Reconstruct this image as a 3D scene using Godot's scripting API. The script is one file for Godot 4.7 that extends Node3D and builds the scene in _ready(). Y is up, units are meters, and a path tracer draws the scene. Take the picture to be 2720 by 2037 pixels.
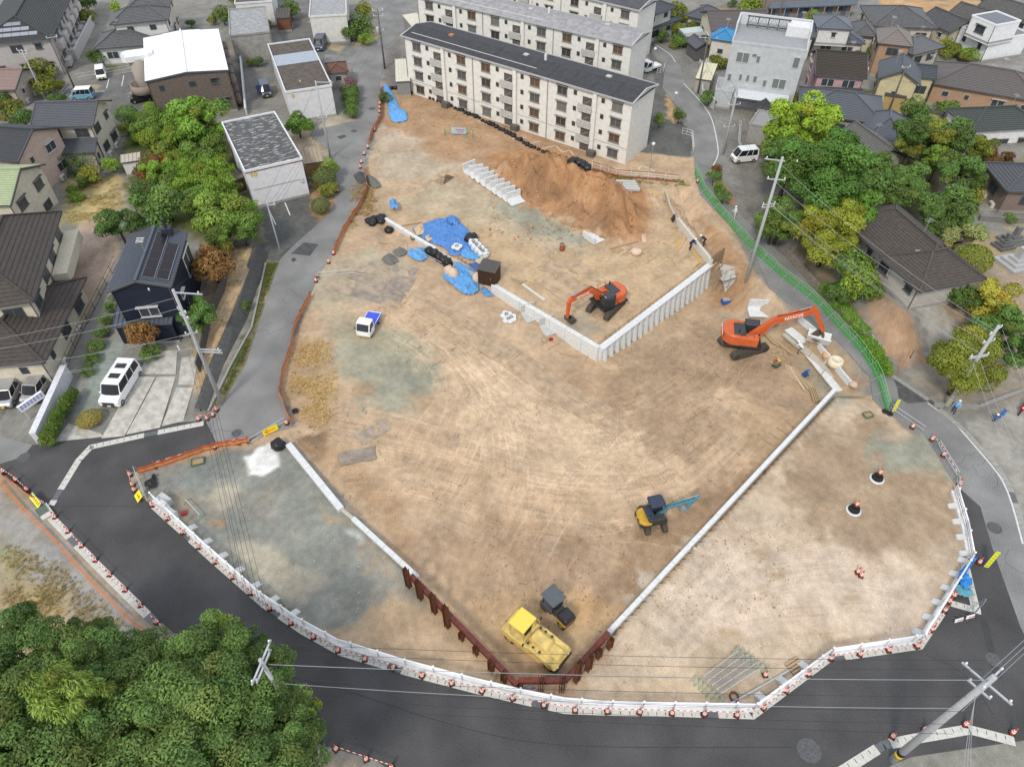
extends Node3D
# pixel positions are those of the photograph (2720 x 2037); a pixel gives a direction, the terrain or a known height gives the distance
const CAMH := 48.0
const FPX := 1885.0
const TILT := 0.79936
var rng := RandomNumberGenerator.new()
var fn := FastNoiseLite.new()
var mats := {}
var used := {}
var ubox: Mesh
var weather: ImageTexture
var mottle: ImageTexture
var BOWL: PackedVector2Array
var ROADEDGE: PackedVector2Array
var PLAT: PackedVector2Array
var LOT: PackedVector2Array
var MOUND: PackedVector2Array
var TRENCH: PackedVector2Array
var DIRT: PackedVector2Array
var CTRL := []

# ------------------------------------------------------------------ pixels and terrain
func dirp(u, v) -> Vector3:
	var x = (u - 1360.0) / FPX
	var y = -(v - 1018.5) / FPX
	return Vector3(x, y * cos(TILT) - sin(TILT), -y * sin(TILT) - cos(TILT))
func hp(u, v, y = 0.0) -> Vector3:      # the point of the level y seen at a pixel
	var d = dirp(u, v)
	return Vector3(0, CAMH, 0) + d * ((CAMH - y) / -d.y)
func gp(u, v) -> Vector3:               # the point of the terrain seen at a pixel
	var y := 3.0
	var p = hp(u, v, y)
	for i in 60:
		var g := hh(p.x, p.z)
		if y - g < 0.02: break
		y -= maxf((y - g) * 0.35, 0.01)
		p = hp(u, v, y)
	p.y = hh(p.x, p.z)
	return p
func p2(u, v) -> Vector2:
	var p = hp(u, v)
	return Vector2(p.x, p.z)
func poly(a) -> PackedVector2Array:     # flat list of pixels -> world xz on the level 0
	var r := PackedVector2Array()
	for i in range(0, a.size(), 2): r.append(p2(a[i], a[i + 1]))
	return r
func seg_dist(p: Vector2, l: PackedVector2Array, closed := false) -> float:
	var m := 1e9
	var n := l.size()
	for i in (n if closed else n - 1):
		m = minf(m, p.distance_squared_to(Geometry2D.get_closest_point_to_segment(p, l[i], l[(i + 1) % n])))
	return sqrt(m)
func inside(p: Vector2, l: PackedVector2Array) -> bool: return Geometry2D.is_point_in_polygon(p, l)
func hh(x: float, z: float) -> float:
	var p := Vector2(x, z)
	var y := 0.0
	if x < -24 and z < -40:
		if inside(p, LOT): return clampf((-z - 43) * .09, 0, 1.6) * clampf((z + 80) / 8, 0, 1)
		return 0.0
	if z > -95 and x > -32 and inside(p, BOWL):
		var w := 0.0
		var s := 0.0
		for c in CTRL:
			var q: float = 1.0 / pow(p.distance_squared_to(c[0]) + .5, 1.5)
			w += q
			s += q * c[1]
		y = -minf(s / w, seg_dist(p, ROADEDGE) * .95)
		y += fn.get_noise_2d(x * 9, z * 9) * .05 + fn.get_noise_2d(x * 40, z * 40) * .03
	elif x > -8 and x < 24 and z < -62 and z > -100 and inside(p, MOUND):
		var d := seg_dist(p, MOUND, true)
		y = 4.2 * smoothstep(0, 7, d) + (fn.get_noise_2d(x * 12, z * 12) * 1.6 + fn.get_noise_2d(x * 40, z * 40) * 1.3 + absf(fn.get_noise_2d(x * 90, z * 90)) * .5) * smoothstep(0, 3, d)
	elif x > 15 and x < 40 and z < -60 and inside(p, TRENCH):
		y = -minf(1.1, seg_dist(p, TRENCH, true) * .8) + fn.get_noise_2d(x * 30, z * 30) * .05
	elif x > 24 and inside(p, PLAT):
		y = minf(2.6, seg_dist(p, PLAT, true) * .85)
	return y

# ------------------------------------------------------------------ mesh builder
class MB:
	var st := SurfaceTool.new()
	var col := Color.WHITE
	var use := false
	func _init(smooth := false):
		st.begin(Mesh.PRIMITIVE_TRIANGLES)
		st.set_smooth_group(0 if smooth else -1)
	func sg(smooth): st.set_smooth_group(0 if smooth else -1)
	func v(p: Vector3, uv := Vector2.ZERO):
		if use: st.set_color(col)
		st.set_uv(uv)
		st.add_vertex(p)
	func tri(a, b, c): v(a); v(b); v(c)
	func quad(a, b, c, d): tri(a, b, c); tri(a, c, d)
	func quv(a, b, c, d, u0 = 0.0, v0 = 0.0, u1 = 1.0, v1 = 1.0):
		v(a, Vector2(u0, v1)); v(b, Vector2(u0, v0)); v(c, Vector2(u1, v0))
		v(a, Vector2(u0, v1)); v(c, Vector2(u1, v0)); v(d, Vector2(u1, v1))
	func box(c: Vector3, s: Vector3, b := Basis.IDENTITY):
		var h := s * .5
		var p := []
		for i in 8: p.append(c + b * Vector3(h.x if i & 1 else -h.x, h.y if i & 2 else -h.y, h.z if i & 4 else -h.z))
		quad(p[4], p[6], p[7], p[5]); quad(p[1], p[3], p[2], p[0]); quad(p[0], p[2], p[6], p[4])
		quad(p[5], p[7], p[3], p[1]); quad(p[2], p[3], p[7], p[6]); quad(p[0], p[4], p[5], p[1])
	func bar(a: Vector3, b: Vector3, w: float, h: float):      # a beam from a to b
		var d := b - a
		if d.length() < 1e-4: return
		var z := d.normalized()
		var x := Vector3.UP.cross(z)
		if x.length() < .01: x = Vector3.RIGHT
		x = x.normalized()
		box((a + b) * .5, Vector3(w, h, d.length()), Basis(x, z.cross(x), z))
	func ring(c: Vector3, x: Vector3, y: Vector3, r: float, n: int) -> PackedVector3Array:
		var o := PackedVector3Array()
		for i in n: o.append(c + x * cos(TAU * i / n) * r + y * sin(TAU * i / n) * r)
		return o
	func loft(rings: Array, cap0 := true, cap1 := true):
		for k in rings.size() - 1:
			var n: int = rings[k].size()
			for i in n: quad(rings[k][i], rings[k][(i + 1) % n], rings[k + 1][(i + 1) % n], rings[k + 1][i])
		if cap0: fan(rings[0], true)
		if cap1: fan(rings[-1], false)
	func fan(r, flip):
		for i in range(1, r.size() - 1):
			if flip: tri(r[0], r[i + 1], r[i])
			else: tri(r[0], r[i], r[i + 1])
	func tube(a: Vector3, b: Vector3, r0: float, r1 := -1.0, n := 8, caps := true):
		if r1 < 0: r1 = r0
		var z := (b - a).normalized()
		var x := z.cross(Vector3.UP if absf(z.y) < .9 else Vector3.RIGHT).normalized()
		var y := z.cross(x)
		loft([ring(a, x, y, r0, n), ring(b, x, y, r1, n)], caps, caps)
	func path(pts, r: float, n := 6):
		for i in pts.size() - 1: tube(pts[i], pts[i + 1], r, r, n, true)
	func lathe(prof, n := 16, c := Vector3.ZERO):     # prof: [radius, height] pairs
		var rs := []
		for q in prof: rs.append(ring(c + Vector3(0, q[1], 0), Vector3.RIGHT, Vector3.FORWARD, maxf(q[0], .001), n))
		loft(rs)
	func rb(c: Vector3, s: Vector3, bev := .05, b := Basis.IDENTITY, taper := Vector2.ONE):   # box with chamfered edges, top scaled by taper
		var rs := []
		for q in [[-.5, 1], [-.5, 0], [.5, 0], [.5, 1]]:
			var top: bool = q[0] > 0
			var ins: float = bev if q[1] else 0.0
			var yy: float = s.y * q[0] + (0.0 if q[1] else (-bev if top else bev))
			var hx: float = s.x * .5 * (taper.x if top else 1.0) - ins
			var hz: float = s.z * .5 * (taper.y if top else 1.0) - ins
			var k := bev * (.6 if q[1] else 1.0)
			var o := PackedVector3Array()
			for e in [[-hx, -hz + k], [-hx + k, -hz], [hx - k, -hz], [hx, -hz + k], [hx, hz - k], [hx - k, hz], [-hx + k, hz], [-hx, hz - k]]:
				o.append(c + b * Vector3(e[0], yy, e[1]))
			rs.append(o)
		loft(rs)
	func extr(pf: PackedVector2Array, w: float, bev := 0.0, xf := Transform3D.IDENTITY):     # profile in x,y, width along z
		var n := pf.size()
		var cw := Geometry2D.is_polygon_clockwise(pf)
		var ins := PackedVector2Array()
		for i in n:
			var d0 := (pf[i] - pf[(i + n - 1) % n]).normalized()
			var d1 := (pf[(i + 1) % n] - pf[i]).normalized()
			var nn := (d0.orthogonal() + d1.orthogonal())
			nn = nn.normalized() * (-1.0 if cw else 1.0)
			ins.append(pf[i] - nn * bev)
		var L := []
		for q in ([[-.5, 1], [-.5, 0], [.5, 0], [.5, 1]] if bev > 0 else [[-.5, 0], [.5, 0]]):
			var o := PackedVector3Array()
			for i in n:
				var s: Vector2 = ins[i] if q[1] else pf[i]
				o.append(xf * Vector3(s.x, s.y, w * q[0] + (0.0 if q[1] else (bev if q[0] < 0 else -bev))))
			L.append(o)
		loft(L, false, false)
		var tr := Geometry2D.triangulate_polygon(ins if bev > 0 else pf)
		for i in range(0, tr.size(), 3):
			tri(L[0][tr[i]], L[0][tr[i + 1]], L[0][tr[i + 2]])
			tri(L[-1][tr[i]], L[-1][tr[i + 2]], L[-1][tr[i + 1]])
	func slab(pf: PackedVector2Array, y0: float, y1: float):     # polygon in world x,z between two levels
		var n := pf.size()
		for i in n:
			var a := pf[i]
			var b := pf[(i + 1) % n]
			quad(Vector3(a.x, y0, a.y), Vector3(a.x, y1, a.y), Vector3(b.x, y1, b.y), Vector3(b.x, y0, b.y))
		var tr := Geometry2D.triangulate_polygon(pf)
		for i in range(0, tr.size(), 3):
			for k in 3: v(Vector3(pf[tr[i + k]].x, y1, pf[tr[i + k]].y), pf[tr[i + k]])
			for k in 3: v(Vector3(pf[tr[i + 2 - k]].x, y0, pf[tr[i + 2 - k]].y))
	func done() -> ArrayMesh:
		st.generate_normals()
		return st.commit()

# ------------------------------------------------------------------ nodes
func numbered(n: String) -> String:
	if not used.has(n):
		used[n] = 0
		return n
	used[n] += 1
	return "%s_%03d" % [n, used[n]]
func thing(n: String, label: String, cat: String, at := Vector3.ZERO, yaw := 0.0, group := "") -> Node3D:
	var o := Node3D.new()
	reg(o, n, label, cat, group)
	o.position = at
	o.rotation.y = yaw
	return o
func reg(o: Node3D, n: String, label: String, cat: String, group := ""):
	o.name = numbered(n)
	add_child(o)
	o.set_meta("label", label)
	o.set_meta("category", cat)
	if group: o.set_meta("group", group)
func part(par: Node3D, n: String, mesh, m: Material, at := Vector3.ZERO, b := Basis.IDENTITY) -> MeshInstance3D:
	var o := MeshInstance3D.new()
	o.mesh = mesh.done() if mesh is MB else mesh
	o.material_override = m
	o.name = n
	par.add_child(o, true)
	o.transform = Transform3D(b, at)
	return o
func bx(par: Node3D, n: String, c: Vector3, s: Vector3, m: Material, b := Basis.IDENTITY) -> MeshInstance3D:
	return part(par, n, ubox, m, c, b * Basis.from_scale(s))
func solo(n: String, mesh, m: Material, label: String, cat: String, at := Vector3.ZERO, yaw := 0.0, group := "") -> MeshInstance3D:
	var o := MeshInstance3D.new()
	o.mesh = mesh.done() if mesh is MB else mesh
	o.material_override = m
	reg(o, n, label, cat, group)
	o.position = at
	o.rotation.y = yaw
	return o
func setting(n: String, mesh, m: Material, kind := "structure", label := "", cat := "") -> MeshInstance3D:
	var o := MeshInstance3D.new()
	o.mesh = mesh.done() if mesh is MB else mesh
	o.material_override = m
	o.name = numbered(n)
	add_child(o)
	o.set_meta("kind", kind)
	if label:
		o.set_meta("label", label)
		o.set_meta("category", cat)
	return o
func dup(o: Node3D, at: Vector3, yaw: float, label := "", group := "") -> Node3D:
	var c: Node3D = o.duplicate()
	c.name = numbered(String(o.name).rstrip("0123456789").rstrip("_"))
	add_child(c)
	c.position = at
	c.rotation.y = yaw
	if label: c.set_meta("label", label)
	if group: c.set_meta("group", group)
	return c
func yawto(a: Vector3, b: Vector3) -> float: return atan2(-(b.z - a.z), b.x - a.x)     # turns local +x towards b

# ------------------------------------------------------------------ materials: colours are linear base colours
func mt(r: float, g: float, b: float, rough := .8, metal := 0.0, tex := 1, size := 3.0) -> StandardMaterial3D:
	var k := "%s %s %s %s %s %s %s" % [r, g, b, rough, metal, tex, size]
	if mats.has(k): return mats[k]
	var m := StandardMaterial3D.new()
	m.albedo_color = Color(r, g, b).linear_to_srgb()
	m.roughness = rough
	m.metallic = metal
	m.metallic_specular = .4
	if tex:
		m.albedo_texture = weather if tex == 1 else mottle
		m.uv1_triplanar = true
		m.uv1_world_triplanar = true
		m.uv1_scale = Vector3.ONE / size
	mats[k] = m
	return m
func vmat(rough := .8) -> StandardMaterial3D:
	var k := "v%s" % rough
	if mats.has(k): return mats[k]
	var m := StandardMaterial3D.new()
	m.vertex_color_use_as_albedo = true
	m.roughness = rough
	m.metallic_specular = .3
	mats[k] = m
	return m
func glass(r := .02, g := .025, b := .03) -> StandardMaterial3D:
	return mt(r, g, b, .08, 0.0, 0)
func grey_tex(freq: float, lo: float, hi: float, seed_: int, oct := 5, n := 512) -> ImageTexture:
	var f := FastNoiseLite.new()
	f.seed = seed_
	f.frequency = freq
	f.fractal_octaves = oct
	var im := f.get_seamless_image(n, n)
	var d := im.get_data()
	for i in d.size(): d[i] = clampi(int(lerpf(lo, hi, d[i] / 255.0) * 255), 0, 255)
	im = Image.create_from_data(n, n, false, Image.FORMAT_L8, d)
	im.convert(Image.FORMAT_RGB8)
	im.generate_mipmaps()
	return ImageTexture.create_from_image(im)

# ------------------------------------------------------------------ painted soils: what the ground is made of
# each patch: pixels, r, g, b, edge in metres, opacity
func soil(rect: Rect2, cell: float, base: Color, patches: Array, W: int, H: int, strokes: Array, grain: float) -> ImageTexture:
	var w := int(rect.size.x / cell)
	var h := int(rect.size.y / cell)
	var R := PackedFloat32Array()
	var G := PackedFloat32Array()
	var B := PackedFloat32Array()
	R.resize(w * h); G.resize(w * h); B.resize(w * h)
	R.fill(base.r); G.fill(base.g); B.fill(base.b)
	var f := FastNoiseLite.new()
	f.fractal_octaves = 4
	f.frequency = .09 * cell / .14
	f.seed = 5
	var n1 := f.get_image(w, h, false, false, false).get_data()
	f.seed = 9
	f.frequency = .035 * cell / .14
	var n2 := f.get_image(w, h, false, false, false).get_data()
	for pt in patches:
		var pl := poly(pt[0])
		var soft: float = pt[4]
		var op: float = pt[5]
		var bb := Rect2(pl[0], Vector2.ZERO)
		for q in pl: bb = bb.expand(q)
		bb = bb.grow(soft * 2.5)
		var x0 := maxi(0, int((bb.position.x - rect.position.x) / cell))
		var x1 := mini(w, int((bb.end.x - rect.position.x) / cell))
		var y0 := maxi(0, int((bb.position.y - rect.position.y) / cell))
		var y1 := mini(h, int((bb.end.y - rect.position.y) / cell))
		for j in range(y0, y1):
			for i in range(x0, x1):
				var k := j * w + i
				var a1 := n1[k] / 127.5 - 1.0
				var a2 := n2[k] / 127.5 - 1.0
				var p := Vector2(rect.position.x + i * cell + a1 * soft * 1.4, rect.position.y + j * cell + a2 * soft * 1.4)
				var ins := Geometry2D.is_point_in_polygon(p, pl)
				if not ins and not bb.has_point(p): continue
				var d := seg_dist(p, pl, true)
				if not ins:
					if d > soft: continue
					d = -d
				var a := smoothstep(-soft, soft, d + a1 * soft * .8) * op
				a = clampf(a * (1 + a2 * .35), 0, 1)
				R[k] += (pt[1] - R[k]) * a
				G[k] += (pt[2] - G[k]) * a
				B[k] += (pt[3] - B[k]) * a
	var by := PackedByteArray()
	by.resize(w * h * 3)
	for k in w * h:
		by[k * 3] = int(sqrt(clampf(R[k], 0, 1)) * 255)
		by[k * 3 + 1] = int(sqrt(clampf(G[k], 0, 1)) * 255)
		by[k * 3 + 2] = int(sqrt(clampf(B[k], 0, 1)) * 255)
	var im := Image.create_from_data(w, h, false, Image.FORMAT_RGB8, by)
	im.resize(W, H, Image.INTERPOLATE_BILINEAR)
	by = im.get_data()
	# wheel and crawler marks: strips of packed or loosened soil, with bars across them where tracks passed
	var mul := PackedFloat32Array()
	mul.resize(W * H)
	mul.fill(0)
	var sx := W / rect.size.x
	var sy := H / rect.size.y
	for s in strokes:
		var pl: PackedVector2Array = s[0]
		var wd: float = s[1]
		var amt: float = s[2]
		var bars: bool = s[3]
		var run := 0.0
		for e in pl.size() - 1:
			var a := pl[e]
			var b := pl[e + 1]
			var L := a.distance_to(b)
			var t := (b - a) / maxf(L, .001)
			var nn := t.orthogonal()
			var steps := int(L / .045) + 1
			var ws := int(wd / .045) + 1
			for i in steps:
				var q := a + t * (i * .045)
				var br := 1.0
				if bars: br = .55 + .45 * sign(sin((run + i * .045) * TAU / .36))
				for j in ws:
					var o := (j + .5) / ws - .5
					var p := q + nn * o * wd
					var px := int((p.x - rect.position.x) * sx)
					var py := int((p.y - rect.position.y) * sy)
					if px < 0 or py < 0 or px >= W or py >= H: continue
					mul[py * W + px] += amt * br * (1 - absf(o) * 1.3) * clampf(1.0 + 2.6 * fn.get_noise_2d(p.x * 8, p.y * 8), 0, 1.6)
			run += L
	f.frequency = .06
	f.fractal_octaves = 5
	f.seed = 31
	var g1 := f.get_image(W, H, false, false, false).get_data()
	f.frequency = .38
	f.fractal_octaves = 2
	f.seed = 47
	var g2 := f.get_image(W, H, false, false, false).get_data()
	f.frequency = .012
	f.fractal_octaves = 3
	f.seed = 77
	var g3 := f.get_image(W, H, false, false, false).get_data()
	for k in W * H:
		var m := 1.0 + grain * ((g1[k] - 128) * .0008 + (g2[k] - 128) * .001 + (g3[k] - 128) * .0010) + clampf(mul[k] * .62, -.09, .085)
		var q := k * 3
		by[q] = clampi(int(by[q] * m), 0, 255)
		by[q + 1] = clampi(int(by[q + 1] * m), 0, 255)
		by[q + 2] = clampi(int(by[q + 2] * m * (.985 + g1[k] * .0001)), 0, 255)
	# stored as square roots; bring to sRGB
	var lut := PackedByteArray()
	for i in 256:
		var l := pow(i / 255.0, 2)
		lut.append(int(Color(l, l, l).linear_to_srgb().r * 255))
	for k in by.size(): by[k] = lut[by[k]]
	im = Image.create_from_data(W, H, false, Image.FORMAT_RGB8, by)
	im.generate_mipmaps()
	return ImageTexture.create_from_image(im)

func spline(pts: PackedVector2Array, n := 8) -> PackedVector2Array:
	var o := PackedVector2Array()
	var m := pts.size()
	for i in m - 1:
		for k in n:
			o.append(pts[i].cubic_interpolate(pts[i + 1], pts[maxi(i - 1, 0)], pts[mini(i + 2, m - 1)], float(k) / n))
	o.append(pts[-1])
	return o
func track(st: Array, px: Array, gauge: float, wd: float, amt: float, bars := false):
	var c := spline(poly(px))
	for s in [-.5, .5]:
		var l := PackedVector2Array()
		for i in c.size():
			var d := (c[mini(i + 1, c.size() - 1)] - c[maxi(i - 1, 0)]).normalized().orthogonal()
			l.append(c[i] + d * gauge * s)
		st.append([l, wd, amt, bars])

func build_ground():
	var S := Rect2(-46, -116, 94, 103)
	var tan_ := Color(.43, .30, .185)
	var gv := [.27, .27, .215]          # crushed stone
	var P := []
	var T := [.47, .335, .21]
	var pa := func(px, c, soft, op): P.append([px, c[0], c[1], c[2], soft, op])
	# upper field and terrace
	pa.call([990, 220, 1300, 260, 1560, 400, 1500, 470, 1250, 440, 1000, 400], [.37, .235, .14], 1.5, .85)
	pa.call([985, 385, 1120, 405, 1240, 440, 1130, 490, 1000, 470], [.40, .345, .265], 1.2, .8)
	pa.call([1000, 330, 1120, 370, 1110, 400, 985, 380], [.44, .38, .30], 1., .7)
	pa.call([960, 480, 1040, 500, 1010, 590, 930, 610, 900, 680, 870, 690], [.33, .25, .17], .8, .7)
	pa.call([1130, 460, 1250, 480, 1400, 560, 1550, 640, 1560, 690, 1400, 640, 1250, 600, 1060, 540], [.40, .34, .24], 1.2, .75)
	pa.call([1300, 530, 1400, 550, 1470, 585, 1550, 630, 1555, 655, 1480, 640, 1390, 610, 1330, 570], gv, .7, .9)
	pa.call([1150, 560, 1280, 600, 1450, 680, 1560, 690, 1700, 640, 1740, 520, 1790, 560, 1830, 650, 1870, 700, 1600, 890, 1480, 820, 1330, 760], [.45, .33, .205], 1.5, .8)
	pa.call([1290, 420, 1370, 390, 1500, 400, 1700, 480, 1730, 560, 1710, 640, 1610, 640, 1500, 580, 1390, 545, 1330, 480], [.37, .205, .105], .8, 1.)
	pa.call([1370, 520, 1440, 540, 1560, 620, 1640, 650, 1620, 600, 1500, 540, 1420, 500], [.25, .145, .085], .8, .7)
	pa.call([1350, 400, 1460, 390, 1560, 430, 1480, 440, 1400, 430], [.43, .255, .13], .8, .7)
	pa.call([1770, 500, 1840, 490, 1850, 560, 1900, 640, 1960, 700, 1900, 690, 1840, 600], [.50, .36, .24], .6, .8)
	pa.call([1850, 560, 1940, 640, 2000, 720, 1990, 780, 1900, 760, 1900, 680], [.36, .22, .125], .6, .8)
	pa.call([1480, 830, 1560, 830, 1600, 870, 1560, 900, 1500, 880], [.33, .29, .22], .6, .8)
	# haul road and left side
	pa.call([720, 780, 880, 690, 1000, 660, 1100, 690, 1010, 800, 900, 810, 760, 830], [.37, .32, .235], 1., .8)
	pa.call([860, 820, 1000, 850, 1140, 900, 1170, 1010, 1110, 1080, 1010, 1100, 950, 1020, 880, 960], [.34, .305, .22], 1.2, .85)
	pa.call([890, 900, 1010, 920, 1150, 950, 1160, 1020, 1080, 1050, 1060, 1090, 960, 1080, 940, 1010, 880, 960], [.30, .29, .22], .8, .85)
	pa.call([1010, 960, 1090, 950, 1100, 1000, 1140, 1030, 1060, 1045, 1000, 1030], [.26, .255, .20], .5, .8)
	pa.call([930, 1020, 990, 1015, 1000, 1050, 940, 1050], [.36, .245, .155], .4, .6)
	pa.call([1080, 1040, 1180, 1020, 1130, 1080, 1080, 1080], [.37, .25, .16], .5, .6)
	pa.call([745, 960, 780, 900, 880, 900, 900, 1010, 890, 1100, 870, 1180, 800, 1130, 750, 1050], [.36, .255, .155], .8, .8)
	pa.call([775, 1000, 860, 960, 890, 1000, 890, 1060, 850, 1080, 790, 1040], [.41, .30, .165], .6, .7)
	pa.call([780, 1160, 860, 1150, 870, 1200, 830, 1220, 790, 1190], [.15, .10, .065], .5, .8)
	pa.call([800, 1190, 900, 1260, 1000, 1380, 1110, 1510, 1060, 1330, 960, 1220, 880, 1180], [.33, .21, .12], .8, .6)
	# middle field
	pa.call([1150, 900, 1350, 950, 1560, 1070, 1700, 1130, 1800, 1200, 1640, 1250, 1440, 1280, 1280, 1180, 1200, 1050], [.53, .40, .275], 2.5, .75)
	pa.call([1600, 960, 1760, 880, 1890, 800, 1990, 930, 1930, 1000, 1750, 1010, 1620, 1020], [.315, .225, .145], 1., .8)
	pa.call([1640, 1010, 1830, 990, 1950, 1100, 1850, 1200, 1740, 1180, 1650, 1080], [.31, .22, .145], 1.5, .7)
	pa.call([1120, 1420, 1300, 1360, 1560, 1400, 1720, 1520, 1650, 1640, 1480, 1560, 1320, 1560, 1180, 1560], [.335, .23, .15], 2., .8)
	pa.call([1690, 1380, 1850, 1290, 2060, 1180, 2000, 1250, 1800, 1460, 1650, 1610, 1640, 1560], [.27, .18, .11], 1., .8)
	pa.call([1180, 1560, 1300, 1560, 1480, 1560, 1600, 1660, 1480, 1790, 1380, 1790, 1250, 1690], [.44, .30, .175], 1.2, .8)
	pa.call([1440, 1560, 1520, 1550, 1500, 1640, 1600, 1640, 1640, 1600, 1560, 1560], [.47, .30, .15], .8, .7)
	pa.call([1690, 1500, 1740, 1495, 1730, 1540, 1700, 1550], [.42, .38, .32], .5, .7)
	pa.call([1645, 1570, 1690, 1560, 1665, 1590], [.42, .38, .32], .4, .7)
	pa.call([1990, 1010, 2120, 1060, 2180, 1050, 2060, 1180, 1990, 1180], [.38, .26, .155], 1., .6)
	pa.call([2090, 840, 2180, 870, 2310, 1010, 2240, 1040, 2180, 960, 2080, 900], [.35, .25, .155], .7, .8)
	pa.call([2130, 900, 2200, 960, 2290, 1040, 2240, 1040, 2140, 950], gv, .4, .6)
	pa.call([1900, 780, 2040, 770, 2080, 830, 1990, 840], [.40, .32, .235], .8, .6)
	# lower left lot: crushed stone
	pa.call([370, 1250, 560, 1200, 770, 1170, 900, 1310, 1110, 1540, 1140, 1600, 1080, 1660, 1000, 1600, 960, 1690, 800, 1660, 590, 1510, 420, 1370, 350, 1290], [.225, .228, .20], .4, 1.)
	pa.call([420, 1270, 640, 1210, 640, 1260, 460, 1310], [.20, .21, .195], .5, .8)
	pa.call([700, 1230, 860, 1320, 1080, 1560, 1060, 1640, 940, 1600, 800, 1420], [.235, .237, .21], .8, .7)
	pa.call([530, 1320, 590, 1280, 640, 1300, 600, 1340], [.43, .38, .29], .6, .7)
	pa.call([645, 1215, 690, 1185, 740, 1170, 735, 1240, 690, 1265, 665, 1255], [.72, .71, .68], .25, 1.)
	pa.call([620, 1430, 700, 1440, 760, 1500, 820, 1560, 800, 1610, 720, 1580, 640, 1500], [.42, .375, .29], .6, .8)
	pa.call([780, 1510, 870, 1530, 850, 1560, 790, 1560], [.42, .37, .285], .5, .6)
	pa.call([560, 1375, 600, 1380, 590, 1395, 560, 1390], [.40, .25, .13], .2, .8)
	pa.call([460, 1300, 520, 1330, 500, 1390, 450, 1370], [.30, .235, .175], .6, .7)
	pa.call([830, 1330, 880, 1370, 930, 1385, 880, 1390], [.36, .24, .15], .4, .7)
	pa.call([920, 1405, 945, 1410, 970, 1440, 940, 1430], [.6, .6, .58], .3, .6)
	pa.call([960, 1440, 1040, 1480, 1060, 1560, 1000, 1540], [.38, .29, .20], .8, .6)
	pa.call([890, 1690, 940, 1640, 985, 1580, 1080, 1560, 1200, 1680, 1360, 1830, 1480, 1890, 1200, 1840, 960, 1740], [.42, .31, .205], .7, .95)
	pa.call([960, 1620, 1080, 1580, 1120, 1650, 1000, 1690], [.40, .285, .18], .6, .7)
	# lower right lot: pale soil
	pa.call([1620, 1690, 2220, 1050, 2330, 1080, 2540, 1280, 2580, 1490, 2480, 1690, 2210, 1720, 2010, 1880, 1500, 1890], [.475, .375, .275], .5, 1.)
	pa.call([2120, 1160, 2300, 1090, 2520, 1260, 2560, 1420, 2400, 1480, 2250, 1470, 2060, 1300], [.315, .23, .155], 1.2, .9)
	pa.call([1740, 1560, 1900, 1420, 2100, 1440, 2300, 1480, 2480, 1520, 2400, 1680, 2100, 1640, 1900, 1700, 1760, 1720], [.55, .45, .355], 2., .8)
	pa.call([2290, 1170, 2440, 1155, 2500, 1200, 2540, 1280, 2470, 1245, 2350, 1250], gv, .8, .95)
	pa.call([2200, 1020, 2280, 1030, 2250, 1070, 2200, 1080], gv, .5, .8)
	pa.call([2020, 1520, 2080, 1515, 2070, 1540], [.36, .24, .13], .4, .7)
	for q in [[1940, 1680], [2030, 1460], [2190, 1695], [2030, 1575], [1950, 1690], [2180, 1350], [2330, 1360], [2250, 1590]]:
		pa.call([q[0] - 30, q[1], q[0], q[1] - 14, q[0] + 32, q[1] + 4, q[0], q[1] + 16], [.37, .265, .16], .5, .55)
	pa.call([1500, 1880, 1700, 1820, 1900, 1700, 2000, 1860, 1800, 1890], [.45, .345, .235], .8, .6)
	# marks
	var st := []
	track(st, [1130, 870, 1250, 1000, 1400, 1080, 1620, 1080, 1850, 990, 1990, 830], 2.6, .5, .09, true)
	track(st, [1150, 860, 1280, 1000, 1440, 1120, 1700, 1100, 1900, 1010, 2010, 900], 2.6, .5, -.09, true)
	track(st, [1190, 830, 1420, 980, 1560, 1050, 1700, 1030, 1830, 940], 2.4, .5, .07, true)
	track(st, [960, 820, 1180, 940, 1330, 1080, 1380, 1250, 1300, 1400], 1.5, .22, .08)
	track(st, [1000, 810, 1200, 930, 1290, 1060, 1300, 1200, 1230, 1330], 1.5, .22, .07)
	track(st, [1030, 900, 1180, 1010, 1120, 1130, 1080, 1200], 1.5, .2, .08)
	track(st, [1240, 1040, 1160, 1160, 1120, 1260], 1.6, .25, .07)
	track(st, [890, 1110, 1000, 1110, 1160, 1150, 1350, 1220, 1600, 1260, 1850, 1250], 2., .3, .07)
	track(st, [900, 1250, 1050, 1240, 1300, 1290, 1600, 1330, 1800, 1260, 1990, 1100], 2., .3, -.06)
	track(st, [1960, 980, 1900, 1150, 1760, 1290, 1560, 1340, 1300, 1300], 2.4, .45, .07, true)
	track(st, [2000, 1000, 1960, 1130, 1820, 1260, 1640, 1300], 2.4, .45, -.07, true)
	track(st, [1700, 1400, 1600, 1290, 1500, 1200], 1.6, .3, .09, true)
	track(st, [1500, 1250, 1560, 1330, 1640, 1420, 1740, 1440], 1.6, .3, -.07, true)
	track(st, [1400, 1680, 1360, 1500, 1380, 1350, 1460, 1250], 1.9, 1.2, .045)
	track(st, [1540, 1650, 1560, 1500, 1500, 1380, 1420, 1300], 1.9, .9, -.04)
	for i in 7:
		track(st, [1640 + i * 26, 1790 - i * 18, 1800 + i * 30, 1640 - i * 14, 1960 + i * 40, 1490 + i * 6, 2120 + i * 46, 1420 + i * 22], 2., .5, (.025 if i % 2 else -.02), false)
	track(st, [1860, 1760, 1980, 1680, 2200, 1660, 2420, 1640], 2., .5, .05, true)
	track(st, [1560, 1840, 1700, 1750, 1870, 1560, 2000, 1460, 2200, 1380], 2., .4, -.04, true)
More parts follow.
